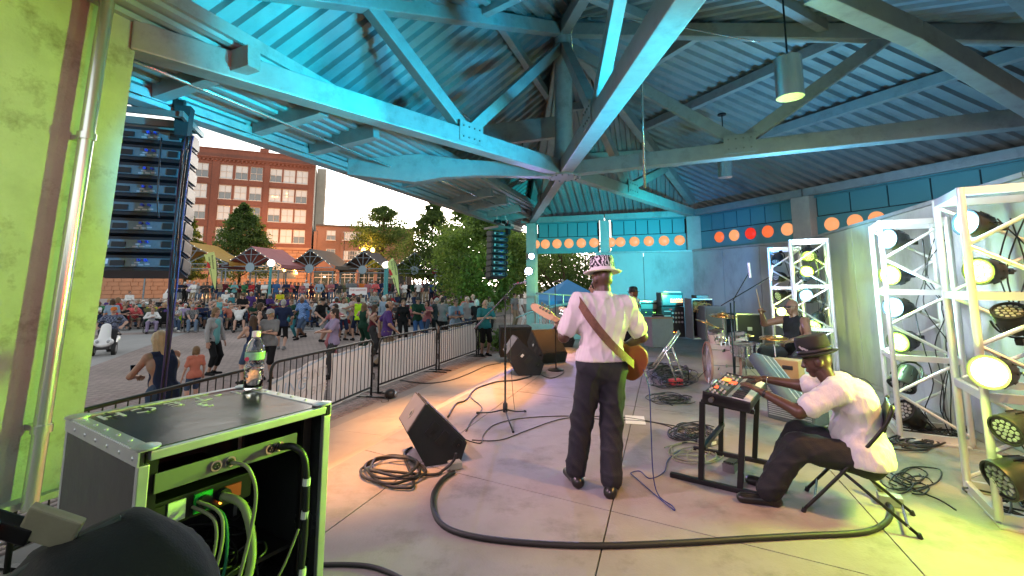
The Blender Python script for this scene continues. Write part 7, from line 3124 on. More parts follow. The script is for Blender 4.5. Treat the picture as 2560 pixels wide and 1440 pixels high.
for Y, ri in rowsY:
 x = -.93 * Y
 while True:
  x += rc.uniform(.74, 1.02)
  px = 1280 + FPX * x / (Y * .985)
  if px > 1225:
   break
  if px < 245 or (rc.random() < .03):
   continue
  if px > 690 and ri < 1:
   continue
  Yj = Y + rc.uniform(-.3, .3)
  loc = (x, Yj, PZ)
  fem = rc.random() < .5
  hr = rc.choice([h_ for h_ in hairs if (h_[0] in ('bob', 'long')) == fem or h_[0] == 'short'])
  zone = [z_[1] for z_ in zones if px >= z_[0]][-1]
  for _ in range(40):
   top = rc.choice(tops)
   cap_ = rc.random() < .2 and not fem
   capc = rc.choice(['white', 'black', 'navy', 'red', 'tan', 'grey'])
   lab = 'seated %s with %s in %s, %s row %s' % ('woman' if fem else 'man', ('a %s cap' % capc) if cap_ else '%s hair' % hr[1] if hr[0] != 'thin' else 'thinning %s hair' % hr[1], top, rown[ri], zone)
   if lab not in USED:
    break
  USED[lab] = 1
  ps = rc.choice(['sit', 'sit', 'sitarm', 'sitfold', 'sitlean'])
  g = rc.choice([1.0, 1.1, 1.1]) if ps in ('sit', 'sitarm') else 1.05
  rz = face(loc, (0, 3)) + rc.uniform(-.3, .3)
  person(ps, loc, rz, fem, g, (rc.choice(['short', 'short', 'long']) if top != 'navy' else 'long', top), (rc.choice(['long', 'long', 'knee']), rc.choice(botm)), hr, ('cap', capc) if cap_ else None, rc.choice(['fair', 'fair', 'fair', 'tan', 'tan', 'brown']),
    'black', lab, 'people seated in the crowd', rc.uniform(.96, 1.04))
  cc = rc.choice(['blue', 'navy', 'red', 'dark green', 'charcoal', 'black', 'grey', 'maroon', 'teal'])
  lawn_chair(loc, rz, cc, '%s chair of the %s in %s, %s row %s' % (cc, 'woman' if fem else 'man', top, rown[ri], zone))
# ---- more standing people, dancing or watching between the seats and the barriers
for k in range(34):
 px, Y = rc.uniform(760, 1225), rc.uniform(18.5, 31)
 if k < 8:
  px, Y = rc.uniform(560, 760), rc.uniform(24, 31)
 fem = rc.random() < .5
 hr = rc.choice([h_ for h_ in hairs if (h_[0] in ('bob', 'long')) == fem or h_[0] == 'short'])
 zone = [z_[1] for z_ in zones if px >= z_[0]][-1]
 for _ in range(40):
  top = rc.choice(tops + ['black', 'charcoal', 'navy', 'maroon'])
  lab = 'standing %s with %s hair in %s among the chairs %s' % ('woman' if fem else 'man', hr[1], top, zone)
  if lab not in USED:
   break
 USED[lab] = 1
 loc = ground_at(px, Y, PZ)
 person(rc.choice(['stand', 'folded', 'pockets', 'clap', 'phone', 'walk', 'sway']), loc, face(loc) + rc.uniform(-1.2, 1.2), fem, rc.choice([1.0, 1.1]) if False else 1.0, (rc.choice(['short', 'short', 'long']), top), (rc.choice(['long', 'knee']), rc.choice(botm)), hr, None,
   rc.choice(['fair', 'tan', 'brown']), 'black', lab, 'people standing among the chairs', rc.uniform(.97, 1.05))
# ---- people standing on the terrace behind
px = 440
while px < 1175:
 px += rc.uniform(7, 14)
 Y = rc.uniform(35.4, 38.5)
 fem = rc.random() < .45
 hr = rc.choice([h_ for h_ in hairs if (h_[0] in ('bob', 'long')) == fem or h_[0] == 'short'])
 zone = [z_[1] for z_ in zones if px >= z_[0]][-1]
 for _ in range(40):
  top = rc.choice(tops + ['black', 'charcoal', 'maroon', 'navy', 'light blue'])
  lab = 'standing %s with %s hair in %s on the terrace, %s' % ('woman' if fem else 'man', hr[1], top, zone)
  if lab not in USED:
   break
 USED[lab] = 1
 loc = ground_at(px, Y, TZ)
 person(rc.choice(['stand', 'folded', 'pockets', 'clap', 'phone']), loc, face(loc) + rc.uniform(-.9, .9), fem, 1.0, (rc.choice(['short', 'short', 'long']), top), (rc.choice(['long', 'long', 'knee']), rc.choice(botm)), hr, None,
   rc.choice(['fair', 'fair', 'tan', 'brown']), 'black', lab, 'people standing on the terrace', rc.uniform(.96, 1.05))
# ------------------------------------------------------------------ back line: amplifiers and racks along the wall
M_TOLEX = mat('amp_cloth_grey', (.10, .11, .13), .8, var=.15, scale=12, bump=.2, bscale=120)
M_AMPF = mat('amp_front_black', (.015, .015, .017), .5, var=.1)
M_SILV = mat('amp_silver', (.42, .44, .46), .35, metal=.5, var=.1)


def boxthing(name, label, cat, px0, px1, py0, py1, Y, dep, rz=0.0, m=M_AMPF, body='cabinet', ch=.012):
 c = at((px0 + px1) / 2, (py0 + py1) / 2, Y)
 d = c.y * CP + (c.z - CAM_Z) * SP
 w, h = (px1 - px0) / FPX * d, (py1 - py0) / FPX * d
 t = thing(name, label, cat, (c.x, c.y, c.z), rz)
 mb = MB()
 mb.box((0, dep / 2, 0), (w, dep, h), ch=ch)
 mb.build(body, m, t)
 return t, w, h


def slab(t, name, x, z, w, h, m, y=-.006, th=.012, ch=0.0):
 mb = MB()
 mb.box((x, y, z), (w, th, h), None, ch)
 return mb.build(name, m, t)


def led(t, x, z, c, r=.008, s=6):
 mb = MB()
 mb.cyl((x, -.012, z), (x, -.018, z), r, n=8)
 return mb.build('indicator', emat('led_dot_%d_%d_%d' % tuple(int(9 * k) for k in c), c, s * 2), t)


t, w, h = boxthing('amplifier_rack', 'silver framed amplifier rack left of the bass amplifier', 'amp rack', 1598, 1650, 752, 838, 12.0, .5)
for x in (-w / 2 + .02, w / 2 - .02):
 slab(t, 'rack_rail', x, 0, .04, h, M_SILV, -.01, .03)
slab(t, 'rack_rail', 0, h / 2 - .02, w, .04, M_SILV, -.012, .03)
for k in range(5):
 slab(t, 'rack_unit', 0, h * .33 - k * h * .17, w * .84, h * .13, M_BLACKM if k % 2 else M_RACKP, -.008, .02, .004)
for x in (.1, .14, -.1):
 led(t, x, h * .16, (.2, 1, .1))
t, w, h = boxthing('bass_amplifier', 'bass amplifier tower with a silver head and nine round dials', 'amplifier', 1655, 1712, 768, 842, 11.6, .45)
for k in range(4):
 slab(t, 'fader_strip', -w * .25, h * .36 - k * h * .16, w * .28, h * .035, M_SILV)
for i in range(3):
 for j in range(4):
  mb = MB()
  mb.cyl((-w * .02 + j * w * .135, -.004, h * .30 - i * h * .15), (-w * .02 + j * w * .135, -.02, h * .30 - i * h * .15), .026, n=14)
  mb.build('dial', M_SILV, t)
for k in range(3):
 led(t, -.06 + k * .06, -h * .34, (1, .25, .03), .010)
slab(t, 'red_plate', -w * .1, h * .42, .07, .03, mat('red_plate', (.5, .04, .03), .5, var=0))
t, w, h = boxthing('silver_amplifier', 'silver amplifier head with a glowing amber display', 'amplifier', 1653, 1708, 732, 766, 11.6, .4, m=M_AMPF)
slab(t, 'front_panel', 0, -.01, w * .9, h * .7, M_RACKP, -.006, .014, .004)
for i in range(7):
 for j in range(2):
  led(t, -w * .06 + i * .045, -.05 + j * .05, (1, .22, .03), .012)
slab(t, 'light_strip', 0, h / 2 + .02, w * .8, .012, emat('pale_strip', (.6, 1, .9), .8))
t, w, h = boxthing('open_cabinet', 'open backed speaker cabinet with bright cables heaped inside', 'speaker cabinet', 1714, 1768, 746, 842, 11.2, .04, m=M_AMPF)
for x in (-w / 2 + .015, w / 2 - .015):
 mb = MB()
 mb.box((x, -.2, 0), (.03, .42, h))
 mb.build('side_panel', M_TOLEX, t)
for z in (-h / 2 + .015, h / 2 - .015):
 mb = MB()
 mb.box((0, -.2, z), (w - .06, .42, .03))
 mb.build('shelf_panel', M_SILV, t)
rg = random.Random(31)
mb = MB()
for k in range(16):
 pts = [V((rg.uniform(-w * .4, w * .4), rg.uniform(-.38, -.05), h * .3 + rg.uniform(-.15, .12))) for _ in range(5)]
 mb.tube(smoothpath(pts, 4), .009, 5)
o = mb.build('cable_heap', mat('amber_cable', (.45, .25, .08), .4, var=.2), t, smooth=True)
o['kind'] = 'stuff'
t, w, h = boxthing('grey_cabinet', 'tall grey speaker cabinet behind the cymbals', 'speaker cabinet', 1762, 1818, 766, 850, 10.6, .4, .1, M_TOLEX)
slab(t, 'grille', 0, 0, w * .86, h * .88, mat('grey_grille_cloth', (.09, .10, .12), .9, var=.1, bump=.4, bscale=200))
t, w, h = boxthing('small_box', 'flat black box on top of the open backed cabinet', 'box', 1740, 1772, 738, 746, 11.2, .3)
slab(t, 'front_panel', 0, 0, w * .9, h * .7, M_RACKP)
t, w, h = boxthing('road_case', 'black metal edged road case behind the drums', 'road case', 1842, 1906, 786, 858, 10.4, .5)
for x in (-w / 2, w / 2):
 slab(t, 'edge_trim', x, 0, .03, h, M_EDGE, -.008, .02)
for z in (-h / 2, h / 2):
 slab(t, 'edge_trim', 0, z, w, .03, M_EDGE, -.009, .02)
slab(t, 'latch', 0, 0, .1, .08, M_EDGE, -.012, .02, .005)
t, w, h = boxthing('road_case', 'low black road case stacked at the wall left of the farthest tower', 'road case', 1800, 1850, 800, 860, 12.4, .5)
for z in (-h / 2, h / 2):
 slab(t, 'edge_trim', 0, z, w, .03, M_EDGE, -.009, .02)

# guitar amplifier tipped on a folding stand at the bass player's right
c = at(1657, 832, 7.6)
t = thing('guitar_amplifier', 'grey guitar amplifier with a brown top on a folding stand', 'amplifier', c, radians(14))
mb = MB()
mb.box((0, .13, 0), (.40, .27, .46), ch=.015)
mb.build('cabinet', M_TOLEX, t)
mb = MB()
mb.box((0, .13, .236), (.41, .28, .02), ch=.006)
mb.build('top_panel', mat('brown_tolex', (.16, .09, .06), .7, var=.2), t)
mb = MB()
mb.tube(smoothpath([V((-.1, .13, .25)), V((-.08, .13, .285)), V((.08, .13, .285)), V((.1, .13, .25))], 5), .012, 6)
mb.build('handle', M_BLACK, t, smooth=True)
t = thing('folding_stand', 'silver folding stand leaning beside the guitar amplifier', 'stand', (0, 0, 0))
Y_ = 7.0
for a, b_ in (((1697, 826), (1632, 915)), ((1700, 832), (1637, 922)), ((1662, 872), (1690, 952)), ((1680, 868), (1708, 945))):
 mb = MB()
 mb.tube([at(*a, Y_), at(*b_, Y_ + .05)], .014, 8)
 mb.build('leg', M_PIPE, t, smooth=True)
for k in range(3):
 mb = MB()
 mb.tube([at(1668 + k * 8, 884 + k * 22, Y_ + .02), at(1686 + k * 8, 880 + k * 22, Y_ + .03)], .008, 6)
 mb.build('rung', M_PIPE, t)

# ------------------------------------------------------------------ drum kit
M_SHELL = mat('drum_shell_white', (.62, .50, .46), .3, var=.12, scale=5)
M_HEADW = mat('drum_head', (.66, .62, .58), .45, var=.05)
M_CYM = mat('cymbal_bronze', (.62, .38, .14), .28, metal=.9, var=.2, scale=14, rvar=.1)
kit = thing('drum_kit', 'white shelled drum kit with chrome stands and bronze cymbals', 'drum kit', (0, 0, 0))


def drum(c, axis, r, dep, name='drum', shell=M_SHELL, lugs=8):
 Mx = V(axis).to_track_quat('Z', 'Y').to_matrix()
 mb = MB()
 mb.lathe([(r, -dep / 2), (r, dep / 2)], c=c, n=32, M=Mx)
 o = mb.build(name, shell, kit, auto=40)
 for s in (-1, 1):
  mb = MB()
  mb.lathe([(0, s * (dep / 2 + .004)), (r * .97, s * (dep / 2 + .004))], c=c, n=32, M=Mx)
  mb.build('drum_head', M_HEADW, o, smooth=True)
  mb = MB()
  mb.lathe([(r * 1.0, s * dep / 2 - .02), (r * 1.05, s * dep / 2 - .02), (r * 1.05, s * (dep / 2) + .015), (r * .98, s * (dep / 2) + .015), (r * .98, s * dep / 2 - .02)], c=c, n=32, M=Mx)
  mb.build('hoop', M_CHROME if r < .25 else mat('hoop_wood', (.42, .22, .18), .4, var=.1), o, auto=40)
 mb = MB()
 for k in range(lugs):
  a = 2 * pi * k / lugs
  p = V((r * 1.03 * cos(a), r * 1.03 * sin(a), 0))
  mb.cyl(Mx @ (p + V((0, 0, -dep * .46))) + V(c), Mx @ (p + V((0, 0, dep * .46))) + V(c), .005, n=6)
  mb.box(Mx @ p + V(c), (.02, .02, .05))
 mb.build('lugs', M_CHROME, o)
 return o


BD = V((3.62, 8.1, .345))
drum(BD, (-.97, .18, .02), .33, .44, 'bass_drum')
for px, py, r, dep in ((1846, 852, .15, .22), (1792, 842, .13, .2)):
 drum(at(px, py, 8.1), (-.25, -.1, 1), r, dep, 'tom_drum', M_SHELL, 6)
drum(at(1858, 872, 7.5), (-.08, -.12, 1), .18, .14, 'snare_drum', M_CHROME, 8)
drum(V((4.3, 8.5, .42)), (-.05, -.05, 1), .20, .38, 'floor_tom')


def cymbal(px, py, Y, r, tilt, base=None):
 c = at(px, py, Y)
 Mx = V(tilt).to_track_quat('Z', 'Y').to_matrix()
 mb = MB()
 mb.lathe([(0, .03), (r * .14, .028), (r * .2, .016), (r * .6, .008), (r, -.006), (r, -.009), (r * .6, .003), (r * .2, .010), (0, .02)], c=c, n=36, M=Mx)
 mb.build('cymbal', M_CYM, kit, smooth=True)
 mb = MB()
 f = V(base) if base is not None else V((c.x + .05, c.y + .1, .02))
 mb.tube([c + V((0, 0, .05)), lerp(c, f, .35), V((f.x, f.y, .3))], .009, 8)
 mb.cyl((f.x, f.y, .02), (f.x, f.y, c.z * .6), .014, n=10)
 mb.cyl((f.x, f.y, c.z * .58), (f.x, f.y, c.z * .63), .022, n=10)
 st = mb.build('cymbal_stand', M_CHROME, kit, auto=40)
 mb = MB()
 for k in range(3):
  a = k * 2.1
  mb.tube([V((f.x, f.y, .26)), V((f.x + .26 * cos(a), f.y + .26 * sin(a), .012))], .007, 6)
 mb.build('stand_leg', M_CHROME, st)


cymbal(1768, 808, 8.1, .20, (.35, -.15, 1))
cymbal(1808, 789, 8.4, .24, (.0, -.12, 1))
cymbal(1806, 784, 8.4, .10, (.0, -.12, 1))
cymbal(1860, 836, 8.2, .16, (.05, -.1, 1))
cymbal(1934, 844, 7.2, .20, (-.05, -.10, 1), base=gp(1952, 1000, .02))
cymbal(1934, 848, 7.2, .20, (.05, -.12, -1), base=gp(1952, 1000, .02))
mb = MB()
rg = random.Random(8)
for k in range(26):                                   # wing nuts, clamps and memory locks on the hardware
 p = at(rg.uniform(1786, 1850), rg.uniform(838, 935), 8.0 + rg.uniform(-.25, .15))
 mb.cyl(p, p + V((rg.uniform(-.06, .06), rg.uniform(-.03, .03), rg.uniform(-.06, .06))), .012, n=8)
 if k % 2:
  mb.box(p, (.03, .03, .04), None, .004)
o = mb.build('clamps', M_CHROME, kit)
o['kind'] = 'stuff'
mb = MB()
for px in (1802, 1813, 1822):
 mb.tube([at(px, 842, 8.0), at(px + 4, 930, 7.9)], .012, 8)
mb.build('tom_stand', M_CHROME, kit)
t = thing('drum_microphone', 'small microphone on a short stand before the bass drum', 'mic stand', gp(1722, 955, 0))
mb = MB()
mb.lathe([(.08, 0), (.08, .015), (.01, .02), (.01, .2), (0, .2)], n=14)
mb.build('round_base', M_BLACKM, t, auto=40)
mb = MB()
mb.cyl((0, 0, .2), (-.06, -.02, .27), .03, .035, n=12)
mb.build('microphone', M_MIC, t)
t = thing('drum_microphone', 'pale grey microphone on a chrome stand under the bass drum', 'mic stand', gp(1768, 1000, 0))
mb = MB()
mb.tube([V((0, 0, .01)), V((.05, .02, .16)), V((.12, .05, .24))], .008, 6)
mb.build('stand_leg', M_CHROME, t)
mb = MB()
mb.cyl((.10, .04, .20), (.17, .07, .27), .035, n=12)
mb.build('microphone', M_SILV, t)

# ------------------------------------------------------------------ keyboard on its stand
KN = V((1.60, 3.98, 0))
KD_, KW = V((.58, .815, 0)), V((.815, -.58, 0))
kb = thing('keyboard', 'black stage keyboard with red display and rows of knobs', 'keyboard', (KN.x, KN.y, .70), atan2(KD_.y, KD_.x))
# local x along the keys, local -y towards the player
KL, KDp = 1.02, .36
tilt = Matrix.Rotation(radians(7), 3, 'X')


def kbox(name, c, d, m, ch=.003, par=None):
 mb = MB()
 mb.box(tilt @ V(c), d, tilt, ch)
 return mb.build(name, m, par or kb)


kbox('keyboard_body', (KL / 2, -KDp / 2, .045), (KL, KDp, .075), M_AMPF, .008)
kbox('end_cheek', (.008, -KDp / 2, .05), (.016, KDp + .004, .085), M_BLACK)
kbox('end_cheek', (KL - .008, -KDp / 2, .05), (.016, KDp + .004, .085), M_BLACK)
kbox('ledge', (KL / 2, -.195, .087), (KL - .04, .03, .012), mat('ledge_silver', (.34, .36, .34), .4, metal=.4, var=.05))
M_IVORY = mat('key_white', (.72, .70, .64), .35, var=0)
nk_ = 43
kw = (KL - .06) / nk_
wk = MB().box((0, 0, 0), (kw - .0012, .135, .014), None, .0015).data('white_key', M_IVORY)
bk = MB().box((0, 0, 0), (kw * .55, .085, .016), None, .002).data('black_key', M_BLACK)
for i in range(nk_):
 o = part('white_key', wk, kb)
 o.matrix_local = Matrix.Translation(tilt @ V((.03 + kw * (i + .5), -.285, .086))) @ tilt.to_4x4()
 if i % 7 not in (2, 6) and i < nk_ - 1:
  o = part('black_key', bk, kb)
  o.matrix_local = Matrix.Translation(tilt @ V((.03 + kw * (i + 1), -.258, .098))) @ tilt.to_4x4()
M_REDD = emat('red_display', (.9, .10, .03), .9)
M_ORD = emat('orange_display', (1, .25, .05), .9)
for x, y, w_, d_, m_ in ((.70, -.06, .14, .07, M_ORD), (.62, -.13, .12, .06, M_REDD), (.36, -.10, .12, .09, mat('panel_blue_grey', (.10, .12, .15), .4, var=0)), (.86, -.07, .1, .06, M_RACKP), (.30, -.05, .10, .03, M_REDD)):
 kbox('display', (x, y, .0845), (w_, d_, .006), m_, .001)
knob = MB().lathe([(.010, 0), (.009, .014), (0, .015)], n=10).data('knob', mat('knob_pale', (.45, .45, .46), .4, var=0), auto=40)
btn = MB().box((0, 0, .003), (.012, .008, .008), None, .001).data('button', mat('button_green', (.10, .32, .08), .4, var=0))
rg = random.Random(2)
for i in range(14):
 for j in range(4):
  x, y = .06 + i * .066 + rg.uniform(-.004, .004), -.03 - j * .036
  if any(abs(x - a) < w_ / 2 + .01 and abs(y - b_) < d_ / 2 + .008 for a, b_, w_, d_ in ((.70, -.06, .14, .07), (.62, -.13, .12, .06), (.36, -.10, .12, .09), (.86, -.07, .1, .06), (.30, -.05, .10, .03))):
   continue
  me = knob if (i + j) % 3 else btn
  o = part('knob' if me is knob else 'button', me, kb)
  o.matrix_local = Matrix.Translation(tilt @ V((x, y, .083))) @ tilt.to_4x4()
mb = MB()
mb.cyl(tilt @ V((-.01, -.08, .05)), tilt @ V((-.07, -.08, .05)), .016, .02, n=12)
mb.build('plug', M_MIC, kb)
ks = thing('keyboard_stand', 'black square tube keyboard stand with long floor bars', 'stand', (KN.x, KN.y, 0), atan2(KD_.y, KD_.x))
for x in (.10, KL - .12):
 mb = MB()
 mb.bar((x, .32, .02), (x, -.52, .02), .04, .04, ch=.006)
 mb.build('floor_bar', M_BLACKM, ks)
 for y0, y1 in ((.02, .06), (-.30, -.24)):
  mb = MB()
  mb.bar((x, y1, .04), (x, y0, .68), .04, .045, ch=.005)
  mb.build('leg', M_BLACKM, ks)
 mb = MB()
 mb.bar((x, .03, .685), (x, -.38, .655), .035, .035, ch=.005)
 mb.build('support_arm', M_BLACKM, ks)
mb = MB()
mb.bar((.10, .03, .30), (KL - .12, .03, .30), .035, .035)
mb.build('cross_bar', M_BLACKM, ks)
t = thing('power_strip', 'small grey power block on the floor under the keyboard stand', 'power strip', gp(1770, 1112, 0), .5)
mb = MB()
mb.box((0, 0, .03), (.20, .11, .06), ch=.006)
mb.build('block_body', M_RACKP, t)
mb = MB()
mb.box((.02, -.056, .03), (.08, .004, .03))
mb.build('sticker', M_WHITEP, t)
t = thing('foot_pedal', 'grey foot pedal on the floor in front of the keyboard player', 'pedal', gp(1830, 1170, 0), .9)
mb = MB()
mb.prism([V((-.13, -.05, 0)), V((.13, -.05, 0)), V((.13, -.05, .03)), V((-.13, -.05, .07))], (0, .1, 0))
mb.build('pedal_body', M_RACKP, t)
mb = MB()
mb.prism([V((-.12, -.042, .078)), V((.12, -.042, .04)), V((.12, .042, .04)), V((-.12, .042, .078))], (0, 0, .008))
mb.build('treadle', M_RUB, t)

# soft instrument bag, keyboard amplifier and wooden box beside the drummer
pA, pB = at(1900, 893, 5.6), at(2000, 1022, 5.0)
t = thing('instrument_bag', 'long blue grey padded instrument bag leaning beside the keyboard', 'bag', (0, 0, 0))
ax = (pB - pA).normalized()
nv = V((.35, -.9, .25))
nv = (nv - ax * nv.dot(ax)).normalized()
sv = ax.cross(nv)
R_ = Matrix((ax, sv, nv)).transposed()
M_BAGC = mat('bag_cloth', (.07, .10, .135), .8, var=.15, scale=8, bump=.3, bscale=120)
mb = MB()
mb.box((pA + pB) / 2, ((pB - pA).length, .34, .13), R_, ch=.055)
mb.build('bag_body', M_BAGC, t, smooth=True)
for k in (-1, 0, 1):
 mb = MB()
 q = (pA + pB) / 2 + sv * (.08 * k - .03) + nv * .067
 mb.tube([q - ax * (pB - pA).length * .44, q + ax * (pB - pA).length * .42], .007, 6)
 mb.build('zip_seam', mat('seam_pale', (.30, .36, .42), .6, var=0), t)
t = thing('keyboard_amplifier', 'grey amplifier with a ribbed grille behind the keyboard player', 'amplifier', gp(1985, 1075, 0) + V((.1, .25, 0)), radians(-58))
mb = MB()
mb.box((0, .2, .25), (.56, .36, .5), ch=.02)
mb.build('cabinet', M_TOLEX, t)
gr = MB().box((0, 0, 0), (.50, .012, .012)).data('slat', M_SILV)
for k in range(16):
 part('slat', gr, t, loc=(0, .012, .06 + k * .024))
t = thing('wooden_box', 'pale wooden box with a dark slot standing on the keyboard amplifier', 'box', gp(1985, 1075, 0) + V((.14, .34, .5)), radians(-50))
mb = MB()
mb.box((0, .12, .12), (.30, .22, .24), ch=.01)
mb.build('box_body', mat('plywood', (.36, .22, .11), .6, var=.15, scale=6, stretch=(1, 6, 1)), t)
mb = MB()
mb.box((.03, .005, .15), (.12, .02, .05), ch=.008)
mb.build('slot', M_BLACK, t)

# ------------------------------------------------------------------ musicians
V3 = np.array


def hero(label, loc, rz, J, g, skin, vox=.012, curl=(.9, .9), normals=(None, None)):
 o = link('person', body_mesh('person', J, g, vox, curl=curl, normals=normals))
 setm(o, M_SKIN[skin])
 if skin in ('brown', 'dark'):
  setm(o, M_LIPD, 1)
 o.location = loc
 o.rotation_euler = (0, 0, rz)
 return tag(o, label, 'person')


def addm(o, name, me, m=None, M=None):
 c = part(name, me, o)
 if m:
  setm(c, m)
 if M is not None:
  c.matrix_local = M
 return c


def fedora(prefix, brim_m, crown_m, band_m, par, M, bf=1.0):
 mb = MB()
 mb.lathe([(.095, .040), (.13 * bf, .030), (.148 * bf, .036), (.150 * bf, .042), (.13 * bf, .038), (.09, .052)], n=36, sy=1.12)
 addm(par, 'hat_brim', mb.data('hat_brim', brim_m, smooth=True), None, M)
 mb = MB()
 prof = [(.097, .070), (.096, .10), (.092, .150), (.084, .168), (.045, .158), (.0, .146)]
 mb.lathe(prof, n=32, sy=1.16)
 addm(par, 'hat_crown', mb.data('hat_crown', crown_m, smooth=True), None, M)
 mb = MB()
 mb.lathe([(.098, .043), (.0995, .044), (.0985, .073), (.095, .074)], n=32, sy=1.16)
 addm(par, 'hat_band', mb.data('hat_band', band_m, smooth=True), None, M)


def mat_scrawl(name, c0, c1, scale, thr=.5):
 m = bpy.data.materials.new(name)
 m.use_nodes = True
 N, Lk = m.node_tree.nodes, m.node_tree.links
 b = N['Principled BSDF']
 b.inputs['Roughness'].default_value = .8
 tc = N.new('ShaderNodeTexCoord')
 w = N.new('ShaderNodeTexWave')
 w.inputs['Scale'].default_value = scale
 w.inputs['Distortion'].default_value = 9
 w.inputs['Detail'].default_value = 2
 w.inputs['Detail Scale'].default_value = 2.2
 Lk.new(tc.outputs['Object'], w.inputs['Vector'])
 cr = N.new('ShaderNodeValToRGB')
 cr.color_ramp.interpolation = 'CONSTANT'
 cr.color_ramp.elements[0].color = (*c0, 1)
 cr.color_ramp.elements[1].position = thr
 cr.color_ramp.elements[1].color = (*c1, 1)
 Lk.new(w.outputs['Fac'], cr.inputs['Fac'])
 Lk.new(cr.outputs['Color'], b.inputs['Base Color'])
 return m


# bass player, seen from behind
GL = V((.70, 3.92, 0))
J = pose(1.84, hipz=1.015, hipx=.05, side=.05, lean=.05, twist=-.12, lf=(-.165, .15, 0), rf=(.105, -.02, 0), lh=(-.27, .29, 1.31), rh=(.26, .28, 1.09), lp=(-.45, -.25, -1), rp=(1, -.5, -.1), yaw=.42, pitch=.10, roll=.05,
   kl=(-.1, 1, 0), kr=(.1, 1, 0), footyaw=(.25, -.45))
gt = hero('bass player in a pale striped shirt, patterned hat and dark trousers seen from behind', GL, 0, J, 1.06, 'dark', .0115, curl=(.9, .9), normals=((-.3, -.6, .5), (.3, -.3, .8)))
M_SHIRTS = mat_wave('cloth_pinstripe', (.60, .56, .55), (.49, .45, .45), 30, 'X', rough=.85, distortion=.8)
sh = shirt_mesh(J, 1.10, .011, 'short', e=.032, hem=-.035, k=.04, fold=.008, flare=.0)
addm(gt, 'shirt', sh, M_SHIRTS)
addm(gt, 'trousers', trousers_mesh(J, 1.06, .0115, 'long', e=.016, ecuff=.046, fold=.006), mat('trouser_navy', (.010, .011, .017), .75, var=.15, scale=9, bump=.2, bscale=140))
addm(gt, 'shoes', shoes_mesh(J, .010), mat('black_leather', (.012, .012, .012), .3, var=.1))
mb = MB()
mb.lathe([(.135, -.018), (.139, -.016), (.139, .016), (.135, .018)], c=J['p'] + V3((0, 0, .075)), n=30, sy=.86, sx=1.10)
addm(gt, 'belt', mb.data('belt', mat('belt_leather', (.05, .022, .012), .45, var=.1), smooth=True))
mb = MB()
cn = V(J['neck'])
mb.lathe([(.080, -.03), (.070, .035), (.074, .038), (.088, -.012), (.092, -.03)], c=cn + V((0, 0, .03)), n=26, sy=1.0)
addm(gt, 'collar', mb.data('collar', M_SHIRTS, smooth=True))
fedora('bass', mat('hat_white', (.66, .62, .60), .8, var=.06), mat_scrawl('hat_scrawl', (.012, .010, .016), (.60, .56, .60), 14, .62), mat('hat_band_white', (.60, .56, .55), .8, var=0), gt, J['headM'] @ Matrix.Translation((0, -.012, .022)) @ Matrix.Rotation(-.04, 4, 'X'))
# shoulder strap round the back
pth = smoothpath([V((-.135, .11, 1.47)), V((-.135, .03, 1.575)), V((-.125, -.075, 1.535)), V((-.075, -.155, 1.43)), V((.02, -.178, 1.29)), V((.125, -.17, 1.17)), V((.235, -.115, 1.075)), V((.30, .0, 1.02)), V((.34, .12, 1.02))], 5)
mb = MB()
vs, fs = [], []
for i, p in enumerate(pth):
 tdir = (pth[min(i + 1, len(pth) - 1)] - pth[max(i - 1, 0)]).normalized()
 outv = V((p.x, p.y - .02, 0)).normalized() if V((p.x, p.y - .02, 0)).length > .01 else V((0, -1, 0))
 wv = tdir.cross(outv).normalized() * .034
 for a in (-1, 1):
  for b_ in (0, 1):
   vs.append(p + wv * a + outv * (.012 + .005 * b_))
for i in range(len(pth) - 1):
 o_ = i * 4
 for a, b_ in ((0, 1), (1, 3), (3, 2), (2, 0)):
  fs.append((o_ + a, o_ + b_, o_ + 4 + b_, o_ + 4 + a))
mb._add(vs, fs)
sp_ = mb.build('guitar_strap', mat('strap_brown_camo', (.12, .058, .035), .8, var=.7, scale=16), None)
sp_.location = GL
tag(sp_, 'brown patterned guitar strap across the back of the bass player', 'strap')


